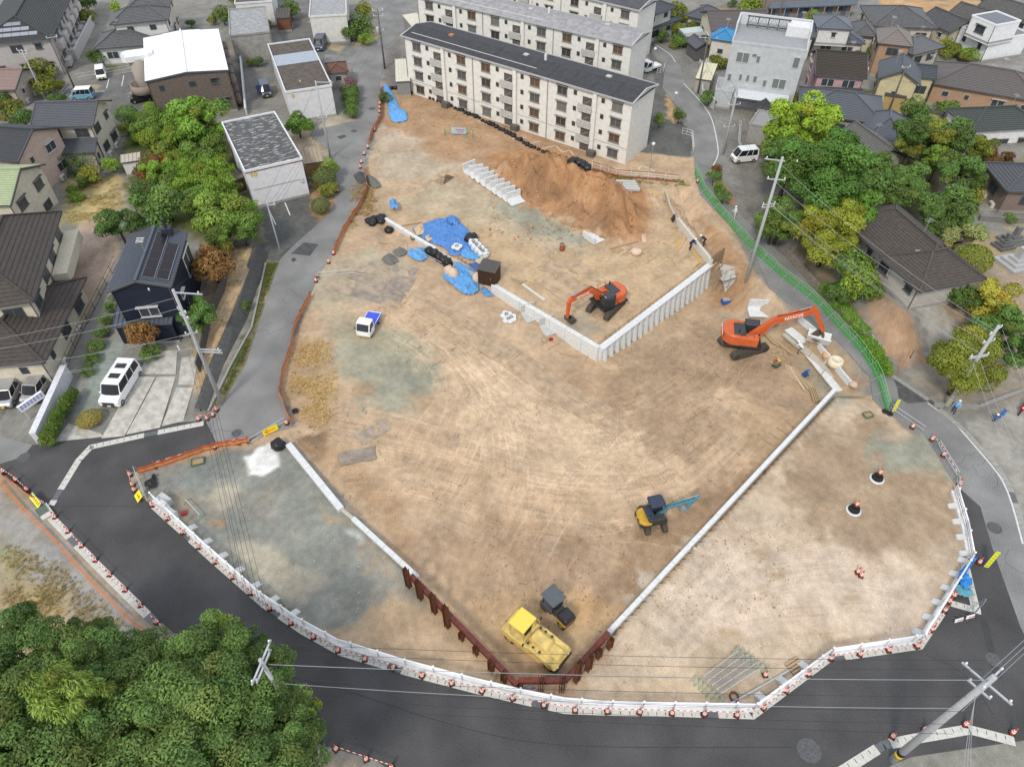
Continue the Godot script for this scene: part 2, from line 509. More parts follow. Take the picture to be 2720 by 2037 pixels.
	track(st, [1480, 640, 1560, 720, 1700, 690, 1780, 600, 1750, 500], 2.4, .5, .06, true)
	track(st, [1460, 700, 1600, 780, 1760, 700, 1830, 640], 2.4, .5, -.06, true)
	track(st, [1300, 600, 1420, 680, 1560, 760, 1700, 760], 1.6, .3, .05)
	track(st, [1060, 300, 1180, 320, 1330, 350, 1450, 380], 2.4, .5, -.06, true)
	track(st, [1030, 330, 1160, 360, 1280, 400], 2.4, .5, .06, true)
	for q in [[1000, 800, 1180, 930, 1330, 1060, 1480, 1130, 1650, 1110, 1850, 1000, 1990, 860], [1060, 780, 1230, 890, 1420, 1010, 1600, 1075, 1760, 1030, 1900, 900], [1150, 900, 1240, 1030, 1210, 1160, 1130, 1300], [1240, 960, 1330, 1120, 1330, 1300, 1250, 1440], [880, 1120, 1050, 1150, 1250, 1200, 1500, 1250, 1750, 1230, 1960, 1100], [920, 1250, 1120, 1250, 1400, 1330, 1650, 1330, 1850, 1230, 2020, 1060], [2000, 900, 1960, 1060, 1830, 1200, 1640, 1280, 1420, 1270], [1690, 1110, 1600, 1230, 1500, 1350, 1420, 1500, 1400, 1650], [1420, 620, 1560, 700, 1700, 700, 1790, 620, 1760, 500]]:
		for k in 9: track(st, q, rng.randf_range(.3, 5.5), rng.randf_range(.1, .3), rng.randf_range(-.05, .085), k % 4 == 0)
	for i in 26:
		var u := rng.randf_range(1150, 1900)
		var v := rng.randf_range(1000, 1480)
		var a := rng.randf_range(-.8, .8)
		track(st, [u, v, u + 90 * cos(a), v + 60 * sin(a), u + 200 * cos(a + .2), v + 130 * sin(a + .2)], 1.6, .2, rng.randf_range(-.07, .09), i % 2 == 0)
	var inner := P.duplicate()
	pa.call([1990, 830, 2120, 900, 2180, 990, 2100, 1050, 1990, 1010, 1900, 960], [.31, .215, .14], 1., .7)
	pa.call([1560, 930, 1700, 1000, 1640, 1060, 1500, 1010, 1420, 940], [.34, .235, .15], 1., .7)
	inner = P.duplicate()
	# surroundings
	P.clear()
	var O := Rect2(-106, -162, 212, 154)
	pa.call([0, 1240, 130, 1350, 440, 1680, 820, 1990, 900, 2037, 1060, 2060, 1060, 2400, -900, 2400, -600, 1200, -60, 1200], [.33, .27, .19], .5, 1.)
	pa.call([-40, 1270, 60, 1340, 200, 1480, 400, 1680, 300, 1700, 150, 1560, -60, 1400], [.29, .285, .28], 1., .9)
	pa.call([0, 1480, 120, 1560, 260, 1680, 200, 1750, 0, 1700], [.42, .31, .155], 1.2, .8)
	pa.call([0, 1400, 60, 1450, 70, 1560, -20, 1540], [.22, .24, .13], 1., .5)
	pa.call([180, 470, 320, 470, 330, 560, 300, 640, 180, 620], [.46, .35, .17], 1., .9)
	pa.call([180, 470, 230, 480, 220, 620, 180, 620], [.26, .27, .10], 1., .6)
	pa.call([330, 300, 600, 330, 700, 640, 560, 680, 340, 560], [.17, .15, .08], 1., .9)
	pa.call([560, 650, 690, 660, 640, 850, 540, 1070, 490, 1000, 560, 830], [.45, .32, .19], .5, .95)
	pa.call([690, 690, 744, 690, 722, 751, 652, 969, 590, 1075, 550, 1096, 614, 969, 668, 871], [.17, .14, .07], .4, .9)
	pa.call([690, 700, 735, 700, 700, 800, 640, 940, 600, 1040, 630, 930, 680, 830], [.10, .13, .04], .5, .7)
	pa.call([0, 880, 190, 660, 300, 560, 330, 700, 300, 760, 160, 1000, 0, 1010], [.40, .30, .235], .3, .9)
	pa.call([180, 1130, 270, 930, 340, 920, 300, 1000, 250, 1140], [.24, .27, .24], .2, 1.)
	pa.call([560, 690, 740, 690, 890, 560, 820, 440, 690, 540, 700, 640], [.11, .11, .105], .3, 1.)
	pa.call([820, 400, 890, 540, 850, 590, 820, 560], [.32, .20, .11], .4, .9)
	pa.call([760, 360, 830, 340, 880, 420, 840, 450, 790, 420], [.37, .30, .21], .5, .9)
	pa.call([870, 300, 950, 320, 880, 340, 830, 360], [.38, .33, .25], .3, .9)
	pa.call([160, 240, 420, 170, 440, 290, 300, 350, 170, 270], [.14, .14, .135], .3, 1.)
	pa.call([600, 290, 690, 290, 740, 180, 680, 150, 620, 190], [.17, .165, .155], .3, 1.)
	pa.call([600, 160, 760, 140, 700, 0, 860, 0, 950, 150, 900, 170, 720, 180], [.16, .16, .155], .3, .8)
	pa.call([940, 60, 1010, 80, 1000, 110, 940, 120], [.40, .33, .20], .5, .9)
	pa.call([1020, 130, 1060, 100, 1060, 260, 1015, 260], [.17, .16, .15], .3, .9)
	pa.call([1060, 160, 1100, 130, 1760, 330, 1840, 350, 1830, 450, 1640, 470, 1300, 350, 1060, 240], [.10, .10, .095], .3, 1.)
	pa.call([1700, 100, 1760, 180, 1830, 320, 1830, 440, 1690, 440, 1740, 230], [.12, .12, .115], .3, 1.)
	pa.call([1768, 240, 1812, 320, 1785, 330, 1768, 310], [.42, .28, .15], .3, .9)
	pa.call([1540, 450, 1830, 470, 1830, 500, 1560, 480], [.28, .25, .12], .5, .8)
	pa.call([1890, 440, 1960, 540, 1935, 545, 1900, 500], [.34, .21, .12], .4, .9)
	pa.call([1960, 420, 2060, 540, 2080, 690, 1990, 600], [.15, .14, .125], .5, .9)
	pa.call([1930, 370, 2080, 370, 2080, 560, 1960, 540], [.20, .19, .17], .5, .7)
	pa.call([2000, 640, 2100, 690, 2240, 830, 2360, 960, 2320, 960, 2200, 850, 2080, 730], [.27, .24, .20], .5, .9)
	pa.call([2090, 640, 2180, 720, 2280, 860, 2250, 850, 2160, 770], [.13, .095, .05], .5, .85)
	pa.call([2300, 820, 2420, 900, 2470, 960, 2400, 970, 2340, 940, 2280, 850], [.36, .235, .15], .5, .95)
	pa.call([2400, 850, 2560, 800, 2600, 940, 2480, 950], [.34, .325, .295], .5, .95)
	pa.call([2300, 620, 2700, 700, 2720, 1000, 2560, 900, 2380, 820], [.30, .23, .16], .8, .8)
	pa.call([2560, 700, 2720, 600, 2720, 740, 2600, 740], [.34, .27, .15], .8, .7)
	pa.call([2340, 390, 2480, 420, 2440, 640, 2360, 560], [.30, .23, .12], .8, .8)
	pa.call([2360, 420, 2420, 440, 2400, 500, 2350, 470], [.20, .22, .07], .6, .6)
	pa.call([2390, 990, 2480, 960, 2600, 930, 2720, 900, 2720, 1060, 2560, 1080, 2480, 1050], [.28, .245, .20], .4, .95)
	pa.call([2560, 1120, 2720, 1060, 2720, 1400, 2690, 1290], [.32, .305, .27], .4, .95)
	pa.call([2424, 2010, 2720, 1968, 2720, 2100, 2350, 2100], [.23, .225, .19], .5, 1.)
	pa.call([2330, 0, 2600, 0, 2560, 60, 2400, 70], [.46, .29, .15], .6, 1.)
	pa.call([2240, 0, 2330, 0, 2330, 60, 2260, 60], [.22, .22, .215], .4, .9)
	pa.call([2540, 110, 2720, 160, 2720, 220, 2620, 200, 2500, 160], [.24, .235, .225], .4, .9)
	pa.call([1900, 20, 2000, 20, 2000, 50, 1900, 60], [.38, .29, .18], .6, .8)
	pa.call([1780, 60, 1960, 40, 1960, 120, 1830, 200, 1800, 150], [.20, .20, .19], .5, .8)
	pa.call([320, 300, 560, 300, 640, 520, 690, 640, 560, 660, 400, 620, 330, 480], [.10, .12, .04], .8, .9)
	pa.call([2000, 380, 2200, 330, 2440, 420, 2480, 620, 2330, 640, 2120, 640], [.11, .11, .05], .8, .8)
	inner = [[[900, 1800, 1300, 1900, 1500, 1950, 2010, 1950, 2210, 1800, 2470, 1740, 2600, 1500, 2560, 1290, 2340, 1080, 2000, 720, 1850, 420, 1500, 380, 1050, 230, 985, 400, 870, 690, 730, 1000, 780, 1130, 560, 1180, 340, 1250, 400, 1370], .45, .325, .215, .3, 1.]] + inner
	var site := soil(S, .2, Color(.225, .215, .195), P + inner, 1880, 2048, st, 1.)
	print("site soil ", Time.get_ticks_msec())
	for i in 110:
		var u := rng.randf_range(0, 900) if i % 2 else rng.randf_range(1900, 2720)
		var v := rng.randf_range(-10, 420) if i % 2 else rng.randf_range(-10, 620)
		if i % 2 and v > 200 and u > 620: continue
		var s := rng.randf_range(14, 46) * (.5 + v / 700)
		var cc: Array = [[.12, .14, .05], [.27, .22, .14], [.33, .31, .28], [.10, .12, .05], [.36, .29, .18], [.2, .17, .11]][rng.randi() % 6]
		P.append([[u - s, v, u - s * .2, v - s * .5, u + s, v - s * .1, u + s * .3, v + s * .5], cc[0], cc[1], cc[2], .5, .85])
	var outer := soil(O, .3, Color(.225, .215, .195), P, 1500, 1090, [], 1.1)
	print("outer soil ", Time.get_ticks_msec())
	var ms := StandardMaterial3D.new()
	ms.albedo_texture = site
	ms.roughness = .95
	ms.metallic_specular = .2
	var mo := StandardMaterial3D.new()
	mo.albedo_texture = outer
	mo.roughness = .95
	mo.metallic_specular = .2
	# the sheet: a grid over all that shows, with a wide skirt to the horizon
	var cs := .5
	var nx := int(O.size.x / cs)
	var nz := int(O.size.y / cs)
	var hgt := PackedFloat32Array()
	hgt.resize((nx + 1) * (nz + 1))
	for j in nz + 1:
		for i in nx + 1: hgt[j * (nx + 1) + i] = hh(O.position.x + i * cs, O.position.y + j * cs)
	print("heights ", Time.get_ticks_msec())
	var am := ArrayMesh.new()
	for pass_ in 2:
		var V := PackedVector3Array()
		var N := PackedVector3Array()
		var U := PackedVector2Array()
		var I := PackedInt32Array()
		var rc: Rect2 = S if pass_ == 0 else O
		for j in nz + 1:
			for i in nx + 1:
				var k := j * (nx + 1) + i
				var x := O.position.x + i * cs
				var z := O.position.y + j * cs
				V.append(Vector3(x, hgt[k], z))
				U.append(Vector2((x - rc.position.x) / rc.size.x, (z - rc.position.y) / rc.size.y))
				var a := hgt[k - 1] if i > 0 else hgt[k]
				var b := hgt[k + 1] if i < nx else hgt[k]
				var c := hgt[k - nx - 1] if j > 0 else hgt[k]
				var d := hgt[k + nx + 1] if j < nz else hgt[k]
				N.append(Vector3(a - b, 2 * cs, c - d).normalized())
		for j in nz:
			for i in nx:
				var x := O.position.x + i * cs
				var z := O.position.y + j * cs
				var ins := x >= S.position.x and x < S.end.x and z >= S.position.y and z < S.end.y
				if ins != (pass_ == 0): continue
				var k := j * (nx + 1) + i
				I.append_array([k, k + 1, k + nx + 2, k, k + nx + 2, k + nx + 1])
		if pass_ == 1:
			var b := V.size()
			for q in [[-900, -900], [900, -900], [900, 300], [-900, 300], [O.position.x, O.position.y], [O.end.x, O.position.y], [O.end.x, O.end.y], [O.position.x, O.end.y]]:
				V.append(Vector3(q[0], 0, q[1]))
				N.append(Vector3.UP)
				U.append(Vector2(.45, .02))
			for q in [[0, 1, 5, 4], [1, 2, 6, 5], [2, 3, 7, 6], [3, 0, 4, 7]]:
				I.append_array([b + q[0], b + q[1], b + q[2], b + q[0], b + q[2], b + q[3]])
		var arr := []
		arr.resize(Mesh.ARRAY_MAX)
		arr[Mesh.ARRAY_VERTEX] = V
		arr[Mesh.ARRAY_NORMAL] = N
		arr[Mesh.ARRAY_TEX_UV] = U
		arr[Mesh.ARRAY_INDEX] = I
		am.add_surface_from_arrays(Mesh.PRIMITIVE_TRIANGLES, arr)
		am.surface_set_material(pass_, ms if pass_ == 0 else mo)
	# ridges of soil pushed up beside the wheels, in the soil's own colours
	var V := PackedVector3Array()
	var N := PackedVector3Array()
	var U := PackedVector2Array()
	var I := PackedInt32Array()
	for q in st:
		var l: PackedVector2Array = q[0]
		if rng.randf() < .3: continue
		for sd in [-.5, .5]:
			var last := -1
			var run := 0.0
			for i in l.size() - 1:
				var n := maxi(1, int(l[i].distance_to(l[i + 1]) / .4))
				var d := (l[i + 1] - l[i]).normalized()
				var s := d.orthogonal()
				for k in n:
					var c: Vector2 = l[i].lerp(l[i + 1], float(k) / n) + s * q[1] * sd * 1.3
					var h := maxf(0, fn.get_noise_2d(c.x * 25, c.y * 25) + .12) * .34
					if h < .01 or not inside(c, DIRT):
						last = -1
						continue
					var b := V.size()
					for e in [-.17, 0, .17]:
						var x: Vector2 = c + s * e
						V.append(Vector3(x.x, hh(x.x, x.y) + (minf(h, .11) if e == 0 else -.02), x.y))
						N.append(Vector3(s.x * signf(e) * .6, 1, s.y * signf(e) * .6).normalized())
						U.append(Vector2((x.x - S.position.x) / S.size.x, (x.y - S.position.y) / S.size.y))
					if last >= 0: I.append_array([last, last + 1, b + 1, last, b + 1, b, last + 1, last + 2, b + 2, last + 1, b + 2, b + 1])
					last = b
	var ra := []
	ra.resize(Mesh.ARRAY_MAX)
	ra[Mesh.ARRAY_VERTEX] = V
	ra[Mesh.ARRAY_NORMAL] = N
	ra[Mesh.ARRAY_TEX_UV] = U
	ra[Mesh.ARRAY_INDEX] = I
	var rm := ArrayMesh.new()
	rm.add_surface_from_arrays(Mesh.PRIMITIVE_TRIANGLES, ra)
	ms.cull_mode = BaseMaterial3D.CULL_DISABLED
	setting("wheel_ruts", rm, ms, "stuff", "ridges of loose soil along the wheel tracks of the site", "ruts")
	print("ruts ", I.size() / 3)
	var o := MeshInstance3D.new()
	o.mesh = am
	o.name = numbered("ground")
	add_child(o)
	o.set_meta("kind", "structure")

var roads := []
func sheet(n: String, px: Array, y: float, m: Material):      # a paved sheet 4 cm thick lying on the level ground
	var b := MB.new()
	b.slab(poly(px), y - .04, y)
	if n == "road": roads.append(poly(px))
	return setting(n, b, m)
func strip(n: String, px: Array, wd: float, y: float, m: Material):     # a painted line along pixels
	var c := spline(poly(px), 5)
	var b := MB.new()
	for i in c.size() - 1:
		var d0 := (c[i + 1] - c[maxi(i - 1, 0)]).normalized().orthogonal() * wd * .5
		var d1 := (c[mini(i + 2, c.size() - 1)] - c[i]).normalized().orthogonal() * wd * .5
		var q := [c[i] - d0, c[i] + d0, c[i + 1] + d1, c[i + 1] - d1]
		b.quad(Vector3(q[0].x, y, q[0].y), Vector3(q[1].x, y, q[1].y), Vector3(q[2].x, y, q[2].y), Vector3(q[3].x, y, q[3].y))
	return setting(n, b, m)

func tarmac(r: float, g: float, b: float, cracks: int) -> StandardMaterial3D:      # grain, worn patches and, on old roads, cracks
	var n := 1024
	var f := FastNoiseLite.new()
	f.seed = 21 + cracks
	f.frequency = .006
	f.fractal_octaves = 4
	var a := f.get_seamless_image(n, n).get_data()
	f.frequency = .3
	var c := f.get_seamless_image(n, n).get_data()
	for i in a.size(): a[i] = clampi(int(196 + (a[i] - 128) * .17 + (c[i] - 128) * .3), 0, 255)
	for k in cracks:
		var q := Vector2(rng.randf(), rng.randf()) * n
		var d := rng.randf() * TAU
		for e in rng.randi_range(60, 260):
			d += rng.randf_range(-.45, .45)
			q += Vector2(cos(d), sin(d)) * 1.2
			var i := posmod(int(q.y), n) * n + posmod(int(q.x), n)
			a[i] = int(a[i] * .6)
	var im := Image.create_from_data(n, n, false, Image.FORMAT_L8, a)
	im.convert(Image.FORMAT_RGB8)
	im.generate_mipmaps()
	var m := StandardMaterial3D.new()
	m.albedo_color = Color(r * 1.75, g * 1.75, b * 1.75).linear_to_srgb()
	m.albedo_texture = ImageTexture.create_from_image(im)
	m.uv1_triplanar = true
	m.uv1_world_triplanar = true
	m.uv1_scale = Vector3.ONE / 30.0
	m.roughness = .88
	m.metallic_specular = .3
	return m
func build_roads():
	var newm := tarmac(.074, .073, .074, 0)
	var oldm := tarmac(.215, .213, .207, 34)
	sheet("road", [85, 1182, 136, 1178, 285, 1152, 465, 1123, 544, 1118, 573, 1180, 480, 1210, 370, 1250, 342, 1256, 345, 1300, 398, 1338, 560, 1482, 700, 1604, 903, 1732, 1083, 1786, 1264, 1833, 1500, 1887, 1700, 1893, 1998, 1902, 2200, 1750, 2446, 1716, 2462, 1694, 2522, 1604, 2520, 1560, 2582, 1498, 2545, 1316, 2552, 1299, 2605, 1346, 2638, 1459, 2711, 1664, 2800, 1850, 2800, 1955, 2424, 2010, 2370, 2032, 2250, 2130, 1150, 2130, 1000, 2020, 841, 1975, 600, 1800, 430, 1655, 125, 1350, 60, 1300, 0, 1250, -60, 1225, 0, 1232, 60, 1214], .03, newm)
	sheet("road", [-80, 1140, 85, 1182, 60, 1214, 0, 1232, -80, 1240], .03, oldm)
	sheet("road", [544, 1118, 573, 1180, 661, 1169, 770, 1135, 765, 1110, 744, 1050, 753, 969, 772, 915, 785, 861, 826, 782, 842, 735, 883, 678, 911, 615, 956, 545, 975, 504, 967, 443, 978, 380, 1011, 316, 1008, 221, 1024, 127, 1122, 32, 1140, -60, 980, -60, 1011, 95, 935, 150, 863, 145, 860, 165, 935, 170, 942, 221, 951, 240, 961, 316, 880, 335, 821, 351, 830, 370, 869, 392, 882, 421, 904, 519, 880, 556, 858, 583, 775, 656, 744, 690, 722, 751, 652, 969, 589, 1075], .03, oldm)
	sheet("road", [1690, 90, 1730, 117, 1767, 174, 1760, 234, 1802, 286, 1812, 326, 1839, 353, 1844, 408, 1846, 470, 1862, 520, 1940, 600, 2010, 690, 2045, 766, 2094, 804, 2146, 840, 2238, 918, 2312, 1003, 2320, 1062, 2352, 1095, 2452, 1150, 2489, 1206, 2512, 1243, 2535, 1283, 2552, 1299, 2605, 1346, 2638, 1459, 2711, 1664, 2800, 1850, 2800, 1500, 2718, 1430, 2694, 1345, 2674, 1290, 2645, 1238, 2562, 1143, 2465, 1065, 2366, 994, 2298, 913, 2230, 842, 2149, 750, 2060, 660, 1938, 545, 1913, 529, 1894, 482, 1887, 450, 1919, 408, 1906, 348, 1891, 298, 1859, 261, 1817, 214, 1809, 179, 1784, 139, 1730, 95], .03, tarmac(.215, .213, .208, 34))
	var w := mt(.62, .62, .60, .8)
	strip("road_line", [2320, 962, 2366, 998], .15, .036, w)
	strip("road_line", [2465, 1071, 2529, 1117, 2562, 1153, 2645, 1250, 2674, 1299, 2694, 1356, 2718, 1445], .15, .036, w)
	strip("road_line", [1817, 222, 1859, 268, 1888, 310, 1902, 360, 1908, 408, 1895, 440], .15, .036, w)
	strip("road_line", [1740, 118, 1780, 145, 1794, 165], .15, .036, w)
	for q in [[130, 1346, 250, 1345, 380, 1346], [640, 1770, 900, 1830, 1200, 1925, 1500, 1980, 2100, 1985], [2460, 1740, 2560, 1790, 2640, 1900], [545, 1120, 560, 1150, 573, 1178]]: strip("paving_joint", q, .05, .034, mt(.045, .045, .046, .9))
	strip("paving_joint", [2612, 1640, 2632, 1720, 2650, 1800], .5, .034, mt(.055, .055, .057, .9))
	sheet("dusty_verge", [1846, 470, 1862, 520, 1940, 602, 2010, 692, 2045, 768, 2094, 806, 2146, 842, 2238, 920, 2312, 1005, 2320, 1063, 2350, 1094, 2338, 1050, 2322, 1002, 2268, 922, 2230, 886, 2170, 817, 2100, 764, 2030, 708, 1975, 657, 1915, 588, 1862, 512], .036, mt(.34, .285, .205, .95, 0, 2, 4))
	# dark repair patches
	var pm := mt(.085, .085, .088, .9, 0, 2, 4)
	sheet("asphalt_patch", [773, 674, 806, 645, 846, 649, 823, 680], .036, pm)
	sheet("asphalt_patch", [893, 364, 912, 358, 922, 362, 905, 370], .036, pm)
	sheet("asphalt_patch", [938, 465, 955, 455, 970, 460, 972, 490, 955, 492, 945, 480], .036, pm)
	sheet("asphalt_patch", [2374, 1007, 2470, 1066, 2440, 1070, 2412, 1072, 2388, 1058, 2384, 1030], .036, mt(.10, .10, .10, .9, 0, 2, 4))
	sheet("asphalt_patch", [772, 690, 780, 684, 788, 690, 778, 697], .036, pm)

# ------------------------------------------------------------------ the building site
func lerp_px(a, b, t): return [lerpf(a[0], b[0], t), lerpf(a[1], b[1], t)]
func walk(pts: Array, step: float, y := 0.0) -> Array:      # points every step metres along a line of world points: [pos, yaw]
	var o := []
	var run := 0.0
	for i in pts.size() - 1:
		var a: Vector3 = pts[i]
		var b: Vector3 = pts[i + 1]
		var L := a.distance_to(b)
		while run <= L:
			var p := a.lerp(b, run / L)
			o.append([p, yawto(a, b)])
			run += step
		run -= L
	return o
func hpl(px: Array, y := 0.0) -> Array:
	var r := []
	for i in range(0, px.size(), 2): r.append(hp(px[i], px[i + 1], y))
	return r
func gpl(px: Array) -> Array:
	var r := []
	for i in range(0, px.size(), 2): r.append(gp(px[i], px[i + 1]))
	return r

# a run of precast retaining blocks: tops along the pixel line at height top; each block a part
func block_wall(n: String, label: String, px: Array, top: float, thick: float, h0: float, h1: float, m: Material, ribs := 0, blen := 2.0):
	var pts := hpl(px, top)
	var o := thing(n, label, "wall", Vector3(pts[0].x, 0, pts[0].z))
	var tot := 0.0
	for i in pts.size() - 1: tot += pts[i].distance_to(pts[i + 1])
	var run := 0.0
	var black := mt(.02, .02, .02, .7)
	for i in pts.size() - 1:
		var a: Vector3 = pts[i] - o.position
		var b: Vector3 = pts[i + 1] - o.position
		var L := a.distance_to(b)
		var n_ := maxi(1, roundi(L / blen))
		var bl := L / n_
		var d := (b - a) / L
		var bas := Basis(Vector3.UP, atan2(-d.z, d.x))
		for k in n_:
			var c := a + d * (k + .5) * bl
			var h := lerpf(h0, h1, (run + (k + .5) * bl) / tot)
			var j := rng.randf_range(-.012, .012)
			var mb := MB.new()
			mb.rb(Vector3(0, -h * .5 + j, 0), Vector3(bl - .02, h, thick), .025)
			var blk := part(o, "block", mb, m, c, bas)
			if ribs:
				for e in ribs:
					var rm := MB.new()
					var x := (e + .5) / ribs * bl - bl * .5
					rm.extr(PackedVector2Array([Vector2(0, -.1), Vector2(.12, -.1), Vector2(.42, -h), Vector2(0, -h)]), .36, .03, Transform3D(Basis(Vector3(0, 0, 1), Vector3.UP, Vector3(-1, 0, 0)), Vector3(x, 0, thick * .5)))
					part(blk, "buttress", rm, m)
				var cap := MB.new()
				cap.rb(Vector3(0, -.09, thick * .5 + .1), Vector3(bl - .02, .16, .22), .02)
				part(blk, "coping", cap, m)
				bx(o, "joint_strip", c + bas * Vector3(-bl * .25, -h * .52, thick * .5 + .03), Vector3(.09, h * .72, .03), black, bas)
		run += L
	return o
func tilt(v: Vector3, r: float) -> Basis: return Basis(v.normalized(), r)
func plate4(q: Array, m: Material, label: String, lift := .03, th := .03):
	var c := Vector3.ZERO
	var p := []
	for i in 4:
		p.append(gp(q[i * 2], q[i * 2 + 1]) + Vector3(0, lift, 0))
		c += p[i] * .25
	var mb := MB.new()
	var lo := []
	for i in 4:
		p[i] -= c
		p[i] *= .992
		lo.append(p[i] - Vector3(0, th, 0))
	mb.quad(p[0], p[1], p[2], p[3])
	mb.quad(lo[3], lo[2], lo[1], lo[0])
	for i in 4: mb.quad(lo[i], lo[(i + 1) % 4], p[(i + 1) % 4], p[i])
	return solo("steel_plate", mb, m, label, "steel plate", c, 0, label)
func plate_chain(px: Array, rows: int, wd: float, ln: float, mm: Array, label: String):
	var pts := []
	var c := spline(poly(px), 6)
	for q in c: pts.append(Vector3(q.x, 0, q.y))
	for r in rows:
		var off := (r - (rows - 1) * .5) * wd
		var run := walk(pts, ln)
		var k := 0
		for w in run:
			var d := Vector3(cos(w[1]), 0, -sin(w[1]))
			var s := Vector3(sin(w[1]), 0, cos(w[1]))
			var o: Vector3 = w[0] + s * (off + rng.randf_range(-.06, .06)) + d * (ln * .5 * (r % 2) + rng.randf_range(-.05, .05))
			var mb := MB.new()
			var cs := []
			for e in [[0, -.5], [1, -.5], [1, .5], [0, .5]]:
				var p: Vector3 = o + d * (e[0] * ln * .985) + s * (e[1] * wd * .98)
				p.y = hh(p.x, p.z)
				cs.append(p)
			var mid: Vector3 = (cs[0] + cs[1] + cs[2] + cs[3]) * .25
			for i in 4: cs[i] = cs[i] - mid + Vector3(0, .06, 0)
			mb.quad(cs[0], cs[1], cs[2], cs[3])
			for i in 4: mb.quad(cs[i] - Vector3(0, .05, 0), cs[(i + 1) % 4] - Vector3(0, .05, 0), cs[(i + 1) % 4], cs[i])
			solo("steel_plate", mb, mm[(k * 3 + r) % mm.size()], label, "steel plate", mid, 0, label)
			k += 1
func crumple(px: Array, m: Material, n: String, label: String, amp: float, cell := .3, lift := .06, sd := 0, cat := "tarpaulin"):   # a sheet lying over what is below it
	cell *= .5
	var pl := spline(poly(px + [px[0], px[1]]), 4)
	pl.remove_at(pl.size() - 1)
	var bb := Rect2(pl[0], Vector2.ZERO)
	for q in pl: bb = bb.expand(q)
	var c := bb.get_center()
	var mb := MB.new(true)
	var nx := int(bb.size.x / cell) + 2
	var nz := int(bb.size.y / cell) + 2
	var g := []
	for j in nz:
		for i in nx:
			var p := bb.position + Vector2(i, j) * cell
			var e := clampf(seg_dist(p, pl, true) / .6, 0, 1) if inside(p, pl) else 0.0
			var y := hh(p.x, p.y) + lift + e * amp * (.5 + .9 * fn.get_noise_3d(p.x * 22, p.y * 22, sd * 50)) + (absf(fn.get_noise_3d(p.x * 75 + p.y * 30, p.y * 60 - p.x * 25, sd * 30)) * .8 + absf(fn.get_noise_3d(p.x * 40, p.y * 130, sd * 17)) * .6) * maxf(amp, .3) * .75
			g.append(Vector3(p.x - c.x, y, p.y - c.y))
	for j in nz - 1:
		for i in nx - 1:
			var mid: Vector3 = (g[j * nx + i] + g[(j + 1) * nx + i + 1]) * .5
			if not inside(Vector2(mid.x, mid.z) + c, pl): continue
			mb.quad(g[j * nx + i], g[j * nx + i + 1], g[(j + 1) * nx + i + 1], g[(j + 1) * nx + i])
	return solo(n, mb, m, label, cat, Vector3(c.x, 0, c.y))
var sack_mesh := []
func sack(at: Vector3, r: float, m: Material, label: String, group: String, n := "sandbag", cat := "sandbag", squash := .75):
	if sack_mesh.is_empty():
		for k in 3:
			var mb := MB.new(true)
			var rs := []
			for j in 9:
				var th := PI * j / 8.0
				var o := PackedVector3Array()
				for i in 12:
					var a := TAU * i / 12.0
					var d := Vector3(sin(th) * cos(a), cos(th), sin(th) * sin(a))
					var q := 1 + .22 * fn.get_noise_3d(d.x * 60 + k * 99, d.y * 60, d.z * 60) + .12 * absf(sin(a * 4 + k)) * sin(th)
					d *= q
					d.y = maxf(d.y, -.72)
					o.append(d)
				rs.append(o)
			rs.reverse()
			mb.loft(rs)
			sack_mesh.append(mb.done())
	var i := rng.randi() % 3
	var o := solo(n, sack_mesh[i], m, label, cat, at + Vector3(0, r * squash * .7, 0), rng.randf() * TAU, group)
	o.scale = Vector3(r, r * squash, r * rng.randf_range(.85, 1.1))
	return o
func plank(a: Vector3, b: Vector3, w: float, h: float, m: Material, label: String, n := "timber", group := "loose timbers"):
	var mb := MB.new()
	mb.bar(Vector3.ZERO, b - a, w, h)
	return solo(n, mb, m, label, "timber", a + Vector3(0, h * .5 + .02, 0), 0, group)
func px_plank(q: Array, w: float, h: float, m: Material, label: String, group := "loose timbers", lift := 0.0):
	return plank(gp(q[0], q[1]) + Vector3(0, lift, 0), gp(q[2], q[3]) + Vector3(0, lift, 0), w, h, m, label, "timber", group)
func l_block(at: Vector3, yaw: float, w: float, h: float, d: float, m: Material, label: String, group: String, tiltx := 0.0):      # precast L block: upright slab on a foot
	var o := thing("precast_block", label, "concrete block", at, yaw, group)
	var mb := MB.new()
	mb.rb(Vector3(0, h * .5, -d * .5), Vector3(w, h, .16), .02)
	part(o, "upright", mb, m)
	mb = MB.new()
	mb.rb(Vector3(0, .07, .02), Vector3(w, .14, d), .02)
	part(o, "foot", mb, m)
	mb = MB.new()
	mb = MB.new()
	mb.extr(PackedVector2Array([Vector2(0, .12), Vector2(.3, .12), Vector2(0, .42)]), w * .98, .01, Transform3D(Basis(Vector3(0, 0, 1), Vector3.UP, Vector3(-1, 0, 0)), Vector3(0, 0, -d * .5 + .07)))
	part(o, "haunch", mb, m)
	mb = MB.new()
	mb.lathe([[.12, 0], [.12, .12], [.06, .12], [.06, .02]], 10, Vector3(0, h - .1, -d * .5 + .14))
	part(o, "lifting_socket", mb, m)
	if tiltx: o.rotate_object_local(Vector3.RIGHT, tiltx)
	return o
func spacer(at: Vector3, yaw: float, m: Material, label: String, group: String):      # white four-lobed concrete sleeve
	var o := thing("concrete_sleeve", label, "concrete sleeve", at, yaw, group)
	var mb := MB.new()
	for i in 4:
		var a := TAU * i / 4
		mb.lathe([[.3, 0], [.32, .04], [.32, .2], [.28, .24]], 12, Vector3(cos(a) * .34, 0, sin(a) * .34))
	part(o, "lobe", mb, m)
	mb = MB.new()
	mb.lathe([[.2, .2], [.2, .3], [.11, .3], [.11, .1]], 12)
	part(o, "socket", mb, mt(.2, .2, .2))
	return o

